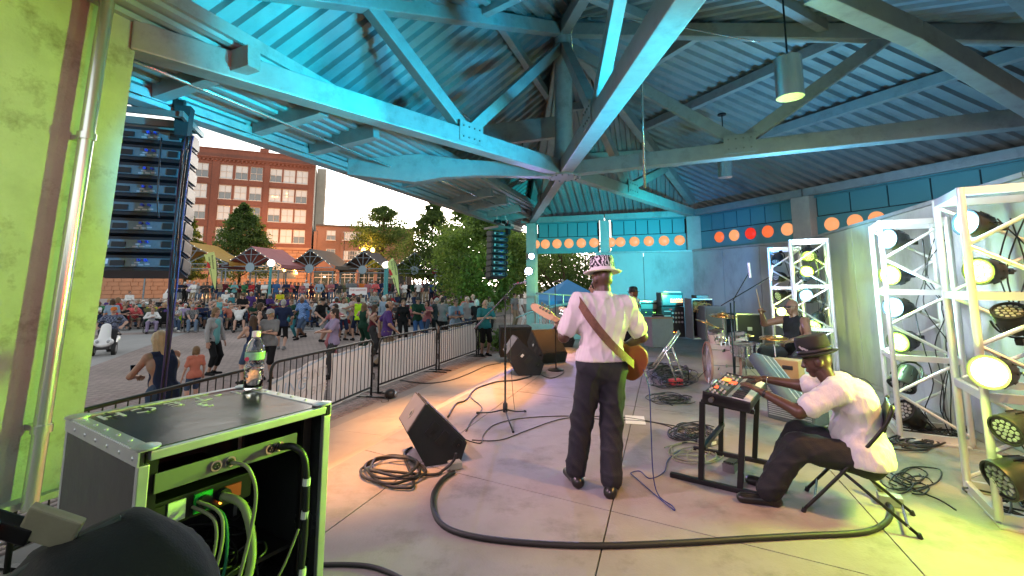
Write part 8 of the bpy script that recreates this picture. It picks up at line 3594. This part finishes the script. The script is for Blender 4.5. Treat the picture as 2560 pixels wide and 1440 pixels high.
def guitar(name, label, loc, cen, tip, normal, m_body, bl=.46, bw=.33, thick=.045, pegs=4, cat='bass guitar'):
 t = thing(name, label, cat, loc)
 cen, tip = V(cen), V(tip)
 u = (tip - cen).normalized()
 n_ = V(normal)
 n_ = (n_ - u * n_.dot(u)).normalized()
 s_ = n_.cross(u)
 Lt = (tip - cen).length
 R_ = Matrix((u, s_, n_)).transposed()
 out = [(-.5, 0), (-.48, .22), (-.38, .42), (-.22, .48), (-.05, .40), (.08, .36), (.22, .40), (.42, .42), (.52, .34), (.44, .24), (.33, .14), (.32, -.14), (.40, -.22), (.44, -.34), (.34, -.42), (.18, -.40), (.04, -.36), (-.10, -.42), (-.24, -.48), (-.40, -.42), (-.49, -.2)]
 pts = smoothpath([V((a * bl, b_ * bw * 1.04, 0)) for a, b_ in out], 3, closed=True)
 mb = MB()
 mb.prism([cen + R_ @ p - n_ * thick / 2 for p in pts], n_ * thick)
 o = mb.build('guitar_body', m_body, t)
 bv = o.modifiers.new('edge', 'BEVEL')
 bv.width, bv.segments, bv.limit_method = .009, 3, 'ANGLE'
 n0, n1 = cen + u * bl * .28 + n_ * thick * .35, tip - u * .22
 mb = MB()
 mb.bar(n0, n1, .052, .026, up=n_, ch=.008)
 mb.build('neck', mat('maple_neck', (.52, .32, .16), .35, var=.12, scale=5), t)
 mb = MB()
 mb.bar(n0 + n_ * .0155, n1 + n_ * .0155, .05, .006, up=n_)
 mb.build('fingerboard', mat('rosewood', (.05, .025, .015), .5, var=.1), t)
 hp = [(0, -.026), (.03, -.035), (.07, -.036), (.13, -.034), (.175, -.03), (.20, -.006), (.195, .02), (.165, .036), (.10, .045), (.04, .045), (.0, .03)]
 hs = 1.1
 mb = MB()
 mb.prism([n1 + u * (a * hs * 1.1) + s_ * (b_ * hs) - n_ * .008 for a, b_ in hp], n_ * .016)
 mb.build('headstock', mat('maple_head', (.62, .42, .24), .3, var=.06), t)
 for k in range(pegs):
  c = n1 + u * (.045 + .034 * k) * (4 / pegs) ** .3 + s_ * .030
  mb = MB()
  mb.cyl(c + n_ * .012, c - n_ * .02, .009, n=10)
  mb.cyl(c - n_ * .012, c - n_ * .012 + s_ * .04, .004, n=6)
  mb.box(c - n_ * .012 + s_ * .048, (.024, .022, .006), R_, .002)
  mb.build('tuning_peg', M_CHROME, t)
 mb = MB()
 for k in range(pegs):
  sx = (-.5 + k / (pegs - 1)) * .036
  mb.tube([cen - u * bl * .30 + n_ * (thick / 2 + .012) + s_ * sx, n1 + u * .02 + n_ * .022 + s_ * sx * .8], .0012, 4)
 mb.build('strings', M_CHROME, t)
 for a in (-.05, .12):
  mb = MB()
  mb.box(cen + u * bl * a + n_ * (thick / 2 + .004), (.035, .09, .010), R_, .003)
  mb.build('pickup', M_BLACK, t)
 mb = MB()
 mb.box(cen - u * bl * .32 + n_ * (thick / 2 + .006), (.05, .085, .014), R_, .003)
 mb.build('bridge', M_CHROME, t)
 return t


guitar('bass_guitar', 'brown bass guitar with a pale maple headstock held by the bass player', GL, (.27, .235, 1.055), (-.50, .50, 1.475), (.28, .95, .25), mat('bass_sunburst', (.22, .075, .025), .28, var=.2, scale=5))
cable('guitar_cable', [GL + V((.44, .16, .96)), GL + V((.47, .10, .80)), GL + V((.46, .05, .5)), GL + V((.45, .0, .15)), GL + V((.47, -.06, .012)), GL + V((.52, -.22, .008)), GL + V((.50, -.26, .008)),
      gp(1590, 1195, .008), gp(1578, 1182, .008), gp(1600, 1178, .01), gp(1625, 1196, .008), gp(1660, 1180, .008), gp(1670, 1150, .008), gp(1700, 1125, .008)], .0045, M_CABB, 'dark blue cable hanging from the bass guitar and looping on the floor')

# keyboard player on a folding chair
KP = V((2.54, 3.62, 0))
KR = atan2(.58, -.815) - pi / 2
J = pose(1.80, hipz=.445, hipy=-.12, lean=.10, slump=.50, lf=(-.24, .53, 0), rf=(.08, .52, 0), lh=(-.23, .52, .835), rh=(.30, .57, .845), kl=(-.15, .4, 1), kr=(.12, .4, 1), lp=(-.7, -.2, -1), rp=(.8, -.2, -1),
   yaw=.05, pitch=.25, footyaw=(.35, -.1), twist=.05)
kp = hero('keyboard player in a white short sleeved shirt and black hat bending over the keys', KP, KR, J, 1.16, 'dark', .0115, curl=(.25, .25), normals=((0, .1, 1), (0, .1, 1)))
addm(kp, 'shirt', shirt_mesh(J, 1.20, .0115, 'short', e=.026, hem=.06, k=.04, fold=.007, flare=.012), mat('shirt_white', (.56, .55, .56), .85, var=.05, bump=.6, bscale=26, stretch=(1, 1, .35)))
addm(kp, 'trousers', trousers_mesh(J, 1.14, .012, 'long', e=.016, ecuff=.05, fold=.007), mat('trouser_black', (.010, .011, .013), .8, var=.15, bump=.2, bscale=140))
addm(kp, 'shoes', shoes_mesh(J, .010), mat('black_leather', (.012, .012, .012), .3, var=.1))
fedora('keys', mat('hat_black', (.012, .013, .012), .8, var=.1), mat('hat_black', (.012, .013, .012), .8, var=.1), mat('hat_band_black', (.006, .006, .006), .5, var=0), kp, J['headM'] @ Matrix.Translation((0, -.008, .022)) @ Matrix.Scale(1.05, 4), .88)
mb = MB()
for k in range(3):
 a = radians(60 + 40 * k)
 mb.box((-.094, .03 + .02 * k, .10 + .012 * k), (.004, .035, .012), Matrix.Rotation(a * .4, 3, 'X'))
addm(kp, 'hat_pin', mb.data('hat_pin', M_SILV), None, J['headM'] @ Matrix.Translation((0, 0, .0)))
mb = MB()
wr = V(J['wrL']) + (V(J['elL']) - V(J['wrL'])) * .08
dd = (V(J['elL']) - V(J['wrL'])).normalized()
mb.lathe([(.031, -.012), (.034, -.010), (.034, .010), (.031, .012)], c=wr, n=16, M=dd.to_track_quat('Z', 'Y').to_matrix())
addm(kp, 'wristwatch', mb.data('wristwatch', M_BLACK, smooth=True))
mb = MB()
wr = V(J['wrR']) + (V(J['elR']) - V(J['wrR'])) * .10
dd = (V(J['elR']) - V(J['wrR'])).normalized()
mb.lathe([(.031, -.004), (.034, -.003), (.034, .003), (.031, .004)], c=wr, n=16, M=dd.to_track_quat('Z', 'Y').to_matrix())
addm(kp, 'bracelet', mb.data('bracelet', M_CHROME, smooth=True))
fcn = thing('folding_chair', 'black metal folding chair under the keyboard player', 'chair', KP, KR)
for s in (-1, 1):
 x = s * .215
 mb = MB()
 mb.tube(smoothpath([V((x, .30, .012)), V((x, .02, .36)), V((x, -.20, .66)), V((x * .97, -.27, .80)), V((x * .8, -.275, .835))], 5), .0125, 8)
 mb.build('front_leg', M_BLACKM, fcn, smooth=True)
 mb = MB()
 mb.tube([V((x * .88, -.36, .012)), V((x * .88, .16, .43))], .0115, 8)
 mb.build('rear_leg', M_BLACKM, fcn, smooth=True)
 for y in (.30, -.36):
  mb = MB()
  mb.cyl(V((x * (1 if y > 0 else .88), y, .0)), V((x * (1 if y > 0 else .88), y - .01 * (1 if y > 0 else -1), .03)), .016, n=10)
  mb.build('rubber_foot', M_RUB, fcn)
mb = MB()
mb.box((0, -.03, .438), (.39, .38, .02), None, .008)
mb.build('seat', M_BLACKM, fcn)
mb = MB()
mb.box((0, -.245, .74), (.40, .018, .19), Matrix.Rotation(radians(16), 3, 'X'), .008)
mb.build('backrest', M_BLACKM, fcn)
for y, z in ((-.30, .06), (.22, .11)):
 mb = MB()
 mb.tube([V((-.20, y, z)), V((.20, y, z))], .009, 8)
 mb.build('cross_bar', M_CHROME, fcn)

# drummer
DL = V((4.72, 7.7, 0))
DR_ = atan2(-.30, -.95) - pi / 2
J = pose(1.84, hipz=.60, lean=.05, lf=(-.30, .42, .02), rf=(.28, .40, .02), lh=(-.24, .42, .80), rh=(.30, .40, 1.20), kl=(-.4, .5, 1), kr=(.4, .5, 1), lp=(-1, -.4, -.5), rp=(1, -.2, -1), yaw=-.05, pitch=.05)
dr = hero('bald drummer in a black vest raising one stick behind the drum kit', DL, DR_, J, 1.30, 'brown', .0135, curl=(.9, .9))
addm(dr, 'shirt', shirt_mesh(J, 1.30, .013, 'none', e=.012, hem=.08, fold=.005), cm('black'))
addm(dr, 'trousers', trousers_mesh(J, 1.2, .014, 'long'), cm('charcoal'))
addm(dr, 'shoes', shoes_mesh(J, .012), M_BLACK)
addm(dr, 'sunglasses', GLASSM, None, J['headM'])
for k, d_, nm in (('L', (.05, .33, -.02), 'lower drumstick held over the snare'), ('R', (-.10, .16, .34), 'raised drumstick in the hand of the drummer')):
 R2 = Matrix.Rotation(DR_, 3, 'Z')
 w_ = DL + R2 @ V(J['wr' + k])
 fwd = R2 @ (V(J['wr' + k]) - V(J['el' + k])).normalized() * .085
 mb = MB()
 e = R2 @ V(d_)
 mb.cyl(w_ + fwd - e * .2, w_ + fwd + e, .008, .005, n=8)
 mb.sphere(w_ + fwd + e, .009, 8)
 tag(mb.build('drumstick', mat('stick_wood', (.5, .34, .18), .5, var=.05), None), nm, 'drumstick', 'drumsticks')
t = thing('drum_stool', 'round black drum stool under the drummer', 'stool', DL)
mb = MB()
mb.lathe([(.16, .45), (.18, .47), (.18, .51), (.15, .53), (0, .53)], n=20)
mb.build('seat', M_BLACK, t, smooth=True)
mb = MB()
mb.cyl((0, 0, .1), (0, 0, .46), .02, n=10)
mb.build('post', M_CHROME, t)
for k in range(3):
 a = k * 2.1 + .4
 mb = MB()
 mb.tube([V((0, 0, .25)), V((.28 * cos(a), .28 * sin(a), .01))], .011, 6)
 mb.build('leg', M_CHROME, t)

# singer in blue, and the small figure in a bowler hat
loc = ground_at(1492, 7.6, 0)
o = person('clap', loc, radians(78), False, 1.1, ('long', 'blue'), ('long', 'charcoal'), ('short', 'black'), None, 'tan', 'black', 'guitarist in a bright blue shirt behind the bass player', None, 1.0)
guitar('electric_guitar', 'pale necked electric guitar of the man in blue, mostly hidden', loc, (.10, -.18, 1.06), (-.62, -.02, 1.30), (-.2, -1, .2), mat('guitar_red', (.3, .05, .03), .3, var=.1), .40, .30, .04, 6, 'guitar')
loc = ground_at(1584, 10.4, 0)
o = person('clap', loc, radians(50), True, .95, ('long', 'white'), ('long', 'black'), ('short', 'red'), None, 'fair', 'black', 'person in a white shirt with braces, black bowler hat and sunglasses', None, .98, True)
hb = MB()
hb.lathe([(.092, .03), (.135, .036), (.14, .044), (.092, .042), (.096, .07), (.094, .12), (.07, .155), (.03, .168), (0, .17)], n=26, sy=1.14)
addm(o, 'hat', hb.data('hat', M_BLACK, auto=50), None, proto('clap', True, .95)['J']['headM'])
mb = MB()
for s in (-1, 1):
 mb.tube(smoothpath([V((s * .08, .135, 1.02)), V((s * .085, .13, 1.25)), V((s * .08, .03, 1.405)), V((s * .05, -.12, 1.25)), V((s * .03, -.125, 1.0))], 4), .011, 5)
addm(o, 'braces', mb.data('braces', M_BLACK, smooth=True))

# ------------------------------------------------------------------ people close to the stage on the plaza side
J = pose(1.64, female=True, hipz=.90, lean=.22, lf=(-.1, .05, 0), rf=(.1, -.05, 0), lh=(-.10, .46, 1.06), rh=(.16, .40, .84), lp=(-1, -.3, -.6), rp=(1, -.2, -.7), yaw=.15, pitch=.28, slump=.2)
bl_loc = V((-4.28, 5.80, PZ))
bw = hero('woman with long ash blond hair in a navy vest holding a phone at the barrier', bl_loc, radians(62), J, 1.12, 'tan', .013, curl=(.9, .25))
addm(bw, 'shirt', shirt_mesh(J, 1.12, .013, 'none', e=.014, hem=.14, fold=.006), cm('navy'))
addm(bw, 'trousers', trousers_mesh(J, 1.12, .015, 'long'), cm('denim'))
addm(bw, 'shoes', shoes_mesh(J, .015), cm('white'))
addm(bw, 'hair', HAIR['long'], mat('hair_ash_blond', (.36, .27, .16), .55, var=.4, scale=30, stretch=(1, 1, .15)), J['headM'] @ Matrix.Scale(1.08, 4))
mb = MB()
wr = V(J['wrR']) + (V(J['elR']) - V(J['wrR'])) * .10
dd = (V(J['elR']) - V(J['wrR'])).normalized()
mb.lathe([(.030, -.012), (.033, -.010), (.033, .010), (.030, .012)], c=wr, n=16, M=dd.to_track_quat('Z', 'Y').to_matrix())
addm(bw, 'wristband', mb.data('wristband', cm('blue'), smooth=True))
R2 = Matrix.Rotation(radians(62), 3, 'Z')
hp = bl_loc + R2 @ (V(J['wrL']) + V((0, .09, .06)))
t = thing('phone', 'blue cased phone held up by the blond woman at the barrier', 'phone', hp, radians(62))
mb = MB()
mb.box((0, 0, 0), (.078, .012, .155), Matrix.Rotation(radians(-15), 3, 'X'), .004)
mb.build('phone_case', mat('phone_case_blue', (.03, .10, .18), .4, var=0), t)
mb = MB()
mb.box(Matrix.Rotation(radians(-15), 3, 'X') @ V((0, -.0066, 0)), (.07, .002, .145), Matrix.Rotation(radians(-15), 3, 'X'))
mb.build('screen', mat('phone_screen', (.01, .01, .012), .1, var=0), t)

# mobility scooter and rider at the left edge
sl = gp(266, 884, PZ)
srz = face(sl, (-2, 0)) - .1
t = thing('mobility_scooter', 'white three wheeled scooter with round headlights by the pillar', 'scooter', sl, srz)
vv, q, _ = sdf_mesh([cap((0, .52, .42), (0, .36, .86), .17, .13, (0, 1, 0), .7), cap((0, .50, .34), (0, .05, .26), .20, .22, (0, 0, 1), .5), ell((-.17, .58, .42), (.09, .10, .10)), ell((.17, .58, .42), (.09, .10, .10)), cap((0, .02, .28), (0, -.5, .42), .22, .24, (0, 0, 1), .6)], .022, .06)
part('scooter_body', mesh_np('scooter_body', vv, q, mat('scooter_white', (.66, .67, .68), .25, var=0), smooth=True), t)
for s in (-1, 1):
 mb = MB()
 mb.sphere((s * .14, .655, .44), (.05, .03, .055), 12)
 mb.build('headlight', M_HEADL, t, smooth=True)
 mb = MB()
 mb.cyl((s * .31, .45, .20), (s * .21, .45, .20), .20, n=20)
 mb.m(1).cyl((s * .315, .45, .20), (s * .20, .45, .20), .11, n=16)
 mb.build('wheel', [M_TYRE, M_RIM], t, auto=40)
 mb = MB()
 mb.tube([V((0, .34, .94)), V((s * .16, .30, 1.02)), V((s * .33, .22, 1.0))], .015, 8)
 mb.build('handlebar', M_BLACKM, t, smooth=True)
 mb = MB()
 mb.sphere((s * .30, .33, 1.12), (.07, .015, .05), 10)
 mb.build('mirror', M_BLACK, t, smooth=True)
mb = MB()
mb.box((0, .60, .24), (.34, .06, .10), None, .03)
mb.box((0, .49, .62), (.20, .10, .02), Matrix.Rotation(-.35, 3, 'X'), .005)
mb.build('bumper', M_BLACK, t)
mb = MB()
mb.cyl((-.08, -.5, .2), (.08, -.5, .2), .20, n=20)
mb.build('wheel', M_TYRE, t, auto=40)
mb = MB()
mb.box((0, -.28, .60), (.46, .44, .10), None, .04)
mb.build('saddle', M_BLACK, t, smooth=True)
o = person('sitarm', sl + Matrix.Rotation(srz, 3, 'Z') @ V((0, -.26, .20)), srz, False, 1.2, ('short', 'plaid navy'), ('long', 'charcoal'), ('short', 'grey'), ('cap', 'orange'), 'fair', 'black', 'heavy man in an orange cap riding the white scooter', None, 1.0)

# ------------------------------------------------------------------ beyond the open bay: railing, picket fence, blue canopy
t = thing('ramp_railing', 'grey metal railing along the ramp by the bandshell column', 'railing', (0, 0, 0))
M_RAIL = mat('rail_grey', (.30, .33, .34), .45, metal=.4, var=.08)
Yr = 15.2
for py0, py1 in ((733, 741), (770, 752)):
 mb = MB()
 mb.tube([at(1340, py0, Yr), at(1462, py1, Yr + .5)], .024, 8)
 mb.build('rail', M_RAIL, t, smooth=True)
mb = MB()
mb.tube(smoothpath([at(1290, 795, 14.6), at(1345, 775, 14.8), at(1462, 752, Yr + .4)], 4), .024, 8)
mb.build('rail', M_RAIL, t, smooth=True)
for px in (1345, 1373, 1408, 1445):
 p = at(px, 736, Yr + (px - 1340) / 244)
 mb = MB()
 mb.cyl((p.x, p.y, 0), (p.x, p.y, p.z), .024, n=10)
 mb.build('post', M_RAIL, t)
mb = MB()
p = at(1400, 830, 14.8)
mb.box((p.x, p.y, -.05), (1.9, .25, .95), Matrix.Rotation(radians(-18), 3, 'Z'))
mb.build('ramp_wall', M_COL, t)
fence = thing('picket_fence', 'white picket fence beyond the ramp railing', 'fence', ground_at(1345, 21, PZ), radians(-8))
pk = MB().box((0, 0, .45), (.08, .02, .9), None, .0).data('picket', mat('fence_white', (.55, .58, .58), .7, var=.08))
for k in range(17):
 part('picket', pk, fence, loc=(k * .13, 0, 0))
for z in (.2, .72):
 mb = MB()
 mb.box((1.05, .025, z), (2.3, .03, .07))
 mb.build('fence_rail', mat('fence_white', (.55, .58, .58), .7), fence)
tn = thing('canopy_tent', 'blue pop up canopy tent beyond the many stemmed tree', 'tent', ground_at(1418, 20.5, PZ), .25)
mb = MB()
w_, zt_, ze = 1.3, 2.45, 1.55
for a, b_ in (((-w_, -w_), (w_, -w_)), ((w_, -w_), (w_, w_)), ((w_, w_), (-w_, w_)), ((-w_, w_), (-w_, -w_))):
 mb.quad(V((*a, ze)), V((*b_, ze)), V((0, 0, zt_)))
 mb.quad(V((*a, ze)), V((*b_, ze)), V((*b_, ze - .22)), V((*a, ze - .22)))
mb.build('canopy', mat('tent_blue', (.05, .24, .50), .7, var=.08), tn)
for a in ((-w_, -w_), (w_, -w_), (w_, w_), (-w_, w_)):
 mb = MB()
 mb.tube([V((*a, ze)), V((a[0], a[1], 0))], .022, 6)
 mb.build('leg', M_ALU, tn)
sh_ = thing('shrub', 'low dark green plants at the foot of the bandshell column', 'shrub', ground_at(1300, 16.2, PZ))
rng = np.random.default_rng(5)
c = rng.normal(size=(1800, 3)) * np.array([.75, .35, .16]) + np.array([0, 0, .25])
a = rng.normal(size=(1800, 3))
a /= np.linalg.norm(a, axis=1)[:, None]
bb = np.cross(a, rng.normal(size=(1800, 3)))
bb /= np.linalg.norm(bb, axis=1)[:, None]
v = np.stack([c - a * .09, c + bb * .04, c + a * .09, c - bb * .04], 1).reshape(-1, 3)
part('foliage', mesh_np('foliage', v, np.arange(7200).reshape(-1, 4), LEAF, mi=rng.integers(0, 3, 1800)), sh_)

# ------------------------------------------------------------------ cables, boxes and papers on the stage floor
def floor_cable(pix, r, m, label, z=None, sub=6):
 return cable('floor_cable', [gp(x, y, (r if z is None else z)) for x, y in pix], r, m, label, 'cable', 'cables on the stage floor', sub)


floor_cable([(1135, 1180), (1105, 1200), (1084, 1235), (1085, 1280), (1115, 1318), (1190, 1342), (1330, 1358), (1500, 1364), (1700, 1357), (1880, 1346), (2030, 1338), (2120, 1334), (2180, 1325), (2220, 1300), (2228, 1272), (2215, 1255)], .019, M_RUB, 'thick black feeder cable sweeping across the front of the stage')
floor_cable([(800, 1412), (860, 1411), (920, 1415), (965, 1428), (1010, 1450)], .014, M_RUB, 'black cable coming out from under the flight cases')
pts = []
for k in range(46):
 a = k * .46 + .9
 f = 1 + .10 * sin(k * 1.7)
 pts.append((985 + (80 - k * .55) * f * cos(a), 1180 + (38 - k * .30) * f * sin(a)))
P3 = [gp(x, y, .018) + V((0, 0, .004 + .0011 * k)) for k, (x, y) in enumerate(pts)]
cable('coiled_cable', [gp(1030, 1118, .014), gp(1010, 1136, .014)] + P3[:1] + P3[1:] + [gp(1075, 1187, .02), gp(1110, 1174, .03), gp(1135, 1150, .10), gp(1140, 1133, .16)], .0125, M_RUB, 'coil of thick black cable beside the nearest wedge monitor', 'cable', None, 5)
jb = thing('junction_box', 'grey metal junction box on the cable by the nearest wedge monitor', 'junction box', gp(1137, 1172, 0), .4)
mb = MB()
mb.box((0, 0, .035), (.12, .085, .06), ch=.006)
mb.build('box_body', mat('cast_box_grey', (.34, .36, .34), .45, metal=.4, var=.12), jb)
mb = MB()
mb.box((0, 0, .068), (.10, .065, .006), ch=.002)
mb.build('lid', M_SILV, jb)
mb = MB()
mb.cyl((-.06, -.02, .03), (-.09, -.03, .026), .02, n=10)
mb.build('gland', M_SILV, jb)
jb = thing('junction_box', 'metal socket box at the right end of the thick feeder cable', 'junction box', gp(2226, 1262, 0), -.5)
mb = MB()
mb.box((0, 0, .04), (.15, .10, .07), ch=.006)
mb.build('box_body', mat('cast_box_grey', (.34, .36, .34), .45, metal=.4, var=.12), jb)
mb = MB()
mb.cyl((-.03, .03, .08), (-.10, .12, .16), .03, .022, n=12)
mb.build('plug', mat('plug_yellow_grey', (.30, .32, .16), .4, var=.1), jb)
floor_cable([(1000, 950), (1060, 958), (1120, 952), (1170, 935), (1215, 915), (1252, 908)], .012, M_RUB, 'black cable lying on the landing below the steps', PZ + .03)
floor_cable([(1330, 940), (1290, 950), (1240, 955), (1190, 972), (1165, 1000), (1140, 1010), (1120, 1042)], .012, M_RUB, 'black cable running from the wedge monitors towards the nearest one')
floor_cable([(1165, 1078), (1180, 1050), (1205, 1020), (1175, 990), (1190, 970)], .008, M_CAB, 'looped cable behind the nearest wedge monitor')
floor_cable([(1155, 1096), (1200, 1108), (1210, 1085), (1240, 1060), (1310, 1045), (1420, 1040), (1500, 1048), (1600, 1052), (1660, 1062), (1700, 1080), (1740, 1098), (1790, 1110)], .0055, M_CAB, 'thin black cable crossing behind the bass player')
floor_cable([(1180, 1100), (1250, 1100), (1320, 1075), (1400, 1048), (1480, 1041), (1560, 1043), (1650, 1058), (1740, 1075)], .0055, M_CAB, 'second thin black cable crossing behind the bass player')
floor_cable([(1390, 918), (1410, 930), (1380, 945), (1350, 935), (1340, 920)], .006, M_CAB, 'small loop of cable at the round microphone base')
rg = random.Random(77)


def tangle(cx, cy, rx, ry, n, r, m, label, rmin=.3, z1=.05):
 mb = MB()
 for k in range(n):
  ox, oy = cx + rg.uniform(-rx * .5, rx * .5), cy + rg.uniform(-ry * .5, ry * .5)
  a0 = rg.uniform(0, 6.28)
  R = rg.uniform(rmin, 1)
  m_ = rg.randint(6, 12)
  pts = [gp(ox + rx * R * cos(a0 + i * .75) * rg.uniform(.7, 1.1), oy + ry * R * sin(a0 + i * .75) * rg.uniform(.7, 1.1), r + rg.uniform(0, z1)) for i in range(m_)]
  mb.tube(smoothpath(pts, 5), r, 5)
 o = mb.build('cable_tangle', m, None, smooth=True)
 return tag(o, label, 'cables', kind='stuff')


tangle(1680, 942, 52, 22, 26, .007, M_CAB, 'large heap of tangled black cables beside the drum kit', z1=.08)
tangle(1690, 998, 55, 14, 13, .006, M_CAB, 'flat loops of black cable before the bass drum', z1=.02)
tangle(1735, 1082, 62, 26, 15, .006, M_CAB, 'loops of black cable left of the keyboard stand', z1=.02)
tangle(1720, 1135, 75, 26, 6, .006, M_CABY, 'pale cable loops on the floor left of the keyboard stand', z1=.02)
tangle(2260, 1205, 75, 40, 9, .006, M_CAB, 'loops of black cable right of the folding chair', z1=.02)
tangle(2300, 1105, 80, 20, 7, .010, M_RUB, 'thick cable loops at the foot of the second light tower', z1=.02)
tangle(1640, 915, 40, 10, 7, .006, M_CAB, 'few black cables under the guitar amplifier', z1=.02)
tangle(2130, 985, 60, 40, 9, .006, M_CAB, 'black cables along the foot of the concrete wall', z1=.02)
floor_cable([(2188, 1090), (2195, 1150), (2215, 1190), (2290, 1225), (2350, 1250), (2390, 1275)], .006, M_CAB, 'black cable trailing right from the folding chair')
t = thing('stage_box', 'small red stage box in the heap of cables', 'stage box', gp(1690, 962, .03), .3)
mb = MB()
mb.box((0, 0, .05), (.20, .12, .09), ch=.008)
mb.build('box_body', mat('box_red', (.5, .05, .06), .5, var=.1), t)
mb = MB()
for k in range(4):
 mb.cyl((-.07 + k * .047, -.06, .05), (-.07 + k * .047, -.075, .05), .015, n=10)
mb.build('sockets', M_BLACK, t)
for k, pix in enumerate((((1563, 1038), (1610, 1041), (1615, 1062), (1564, 1059)), ((1330, 866), (1362, 862), (1372, 870), (1338, 874)))):
 mb = MB()
 mb.prism([gp(x, y, .004) for x, y in pix], (0, 0, .0015))
 tag(mb.build('paper_sheet', mat('paper_white', (.72, .70, .70), .8, var=.03), None), ('white sheets of paper on the floor right of the bass player', 'white sheet of paper by the farthest wedge monitor')[k], 'paper')

# a few prints and layers on the clothes of the nearest people
def by_label(start):
 return next(o for o in COL.objects if o.get('label', '').startswith(start))


o = by_label('big balding man in a purple')
for tx, z, sz in (('WASHINGTON', 1.36, .050), ('W', 1.27, .10)):
 text_obj('shirt_print', tx, sz, M_WHITEP, o, frame((0, .185, z), (-1, 0, 0), (0, -.12, 1), (0, 1, .12)), .002)
o = by_label('smiling woman in a grey cardigan')
Jc = proto('stand', True, 1.0)['J']
pr = [cap(Jc['p'] + V3((0, .055, -.06)), Jc['chest'] + V3((0, .075, .13)), .105, .088, (0, 1, 0), .75)]
vv, q, _ = sdf_mesh(pr, .016, .03)
addm(o, 'vest_top', mesh_np('vest_top', vv, q, cm('aqua'), smooth=True))
o = by_label('man in a pale blue printed T-shirt')
for x, c_ in ((-.05, 'coral'), (.02, 'blue'), (.08, 'coral')):
 mb = MB()
 mb.box((x, .19, 1.28), (.06, .006, .12), None, .002)
 mb.build('shirt_print', cm(c_), o)
o = by_label('man in a black T-shirt, black brimmed')
mb = MB()
mb.box((.0, .215, 1.26), (.10, .006, .16), None, .002)
mb.build('shirt_print', cm('light grey'), o)
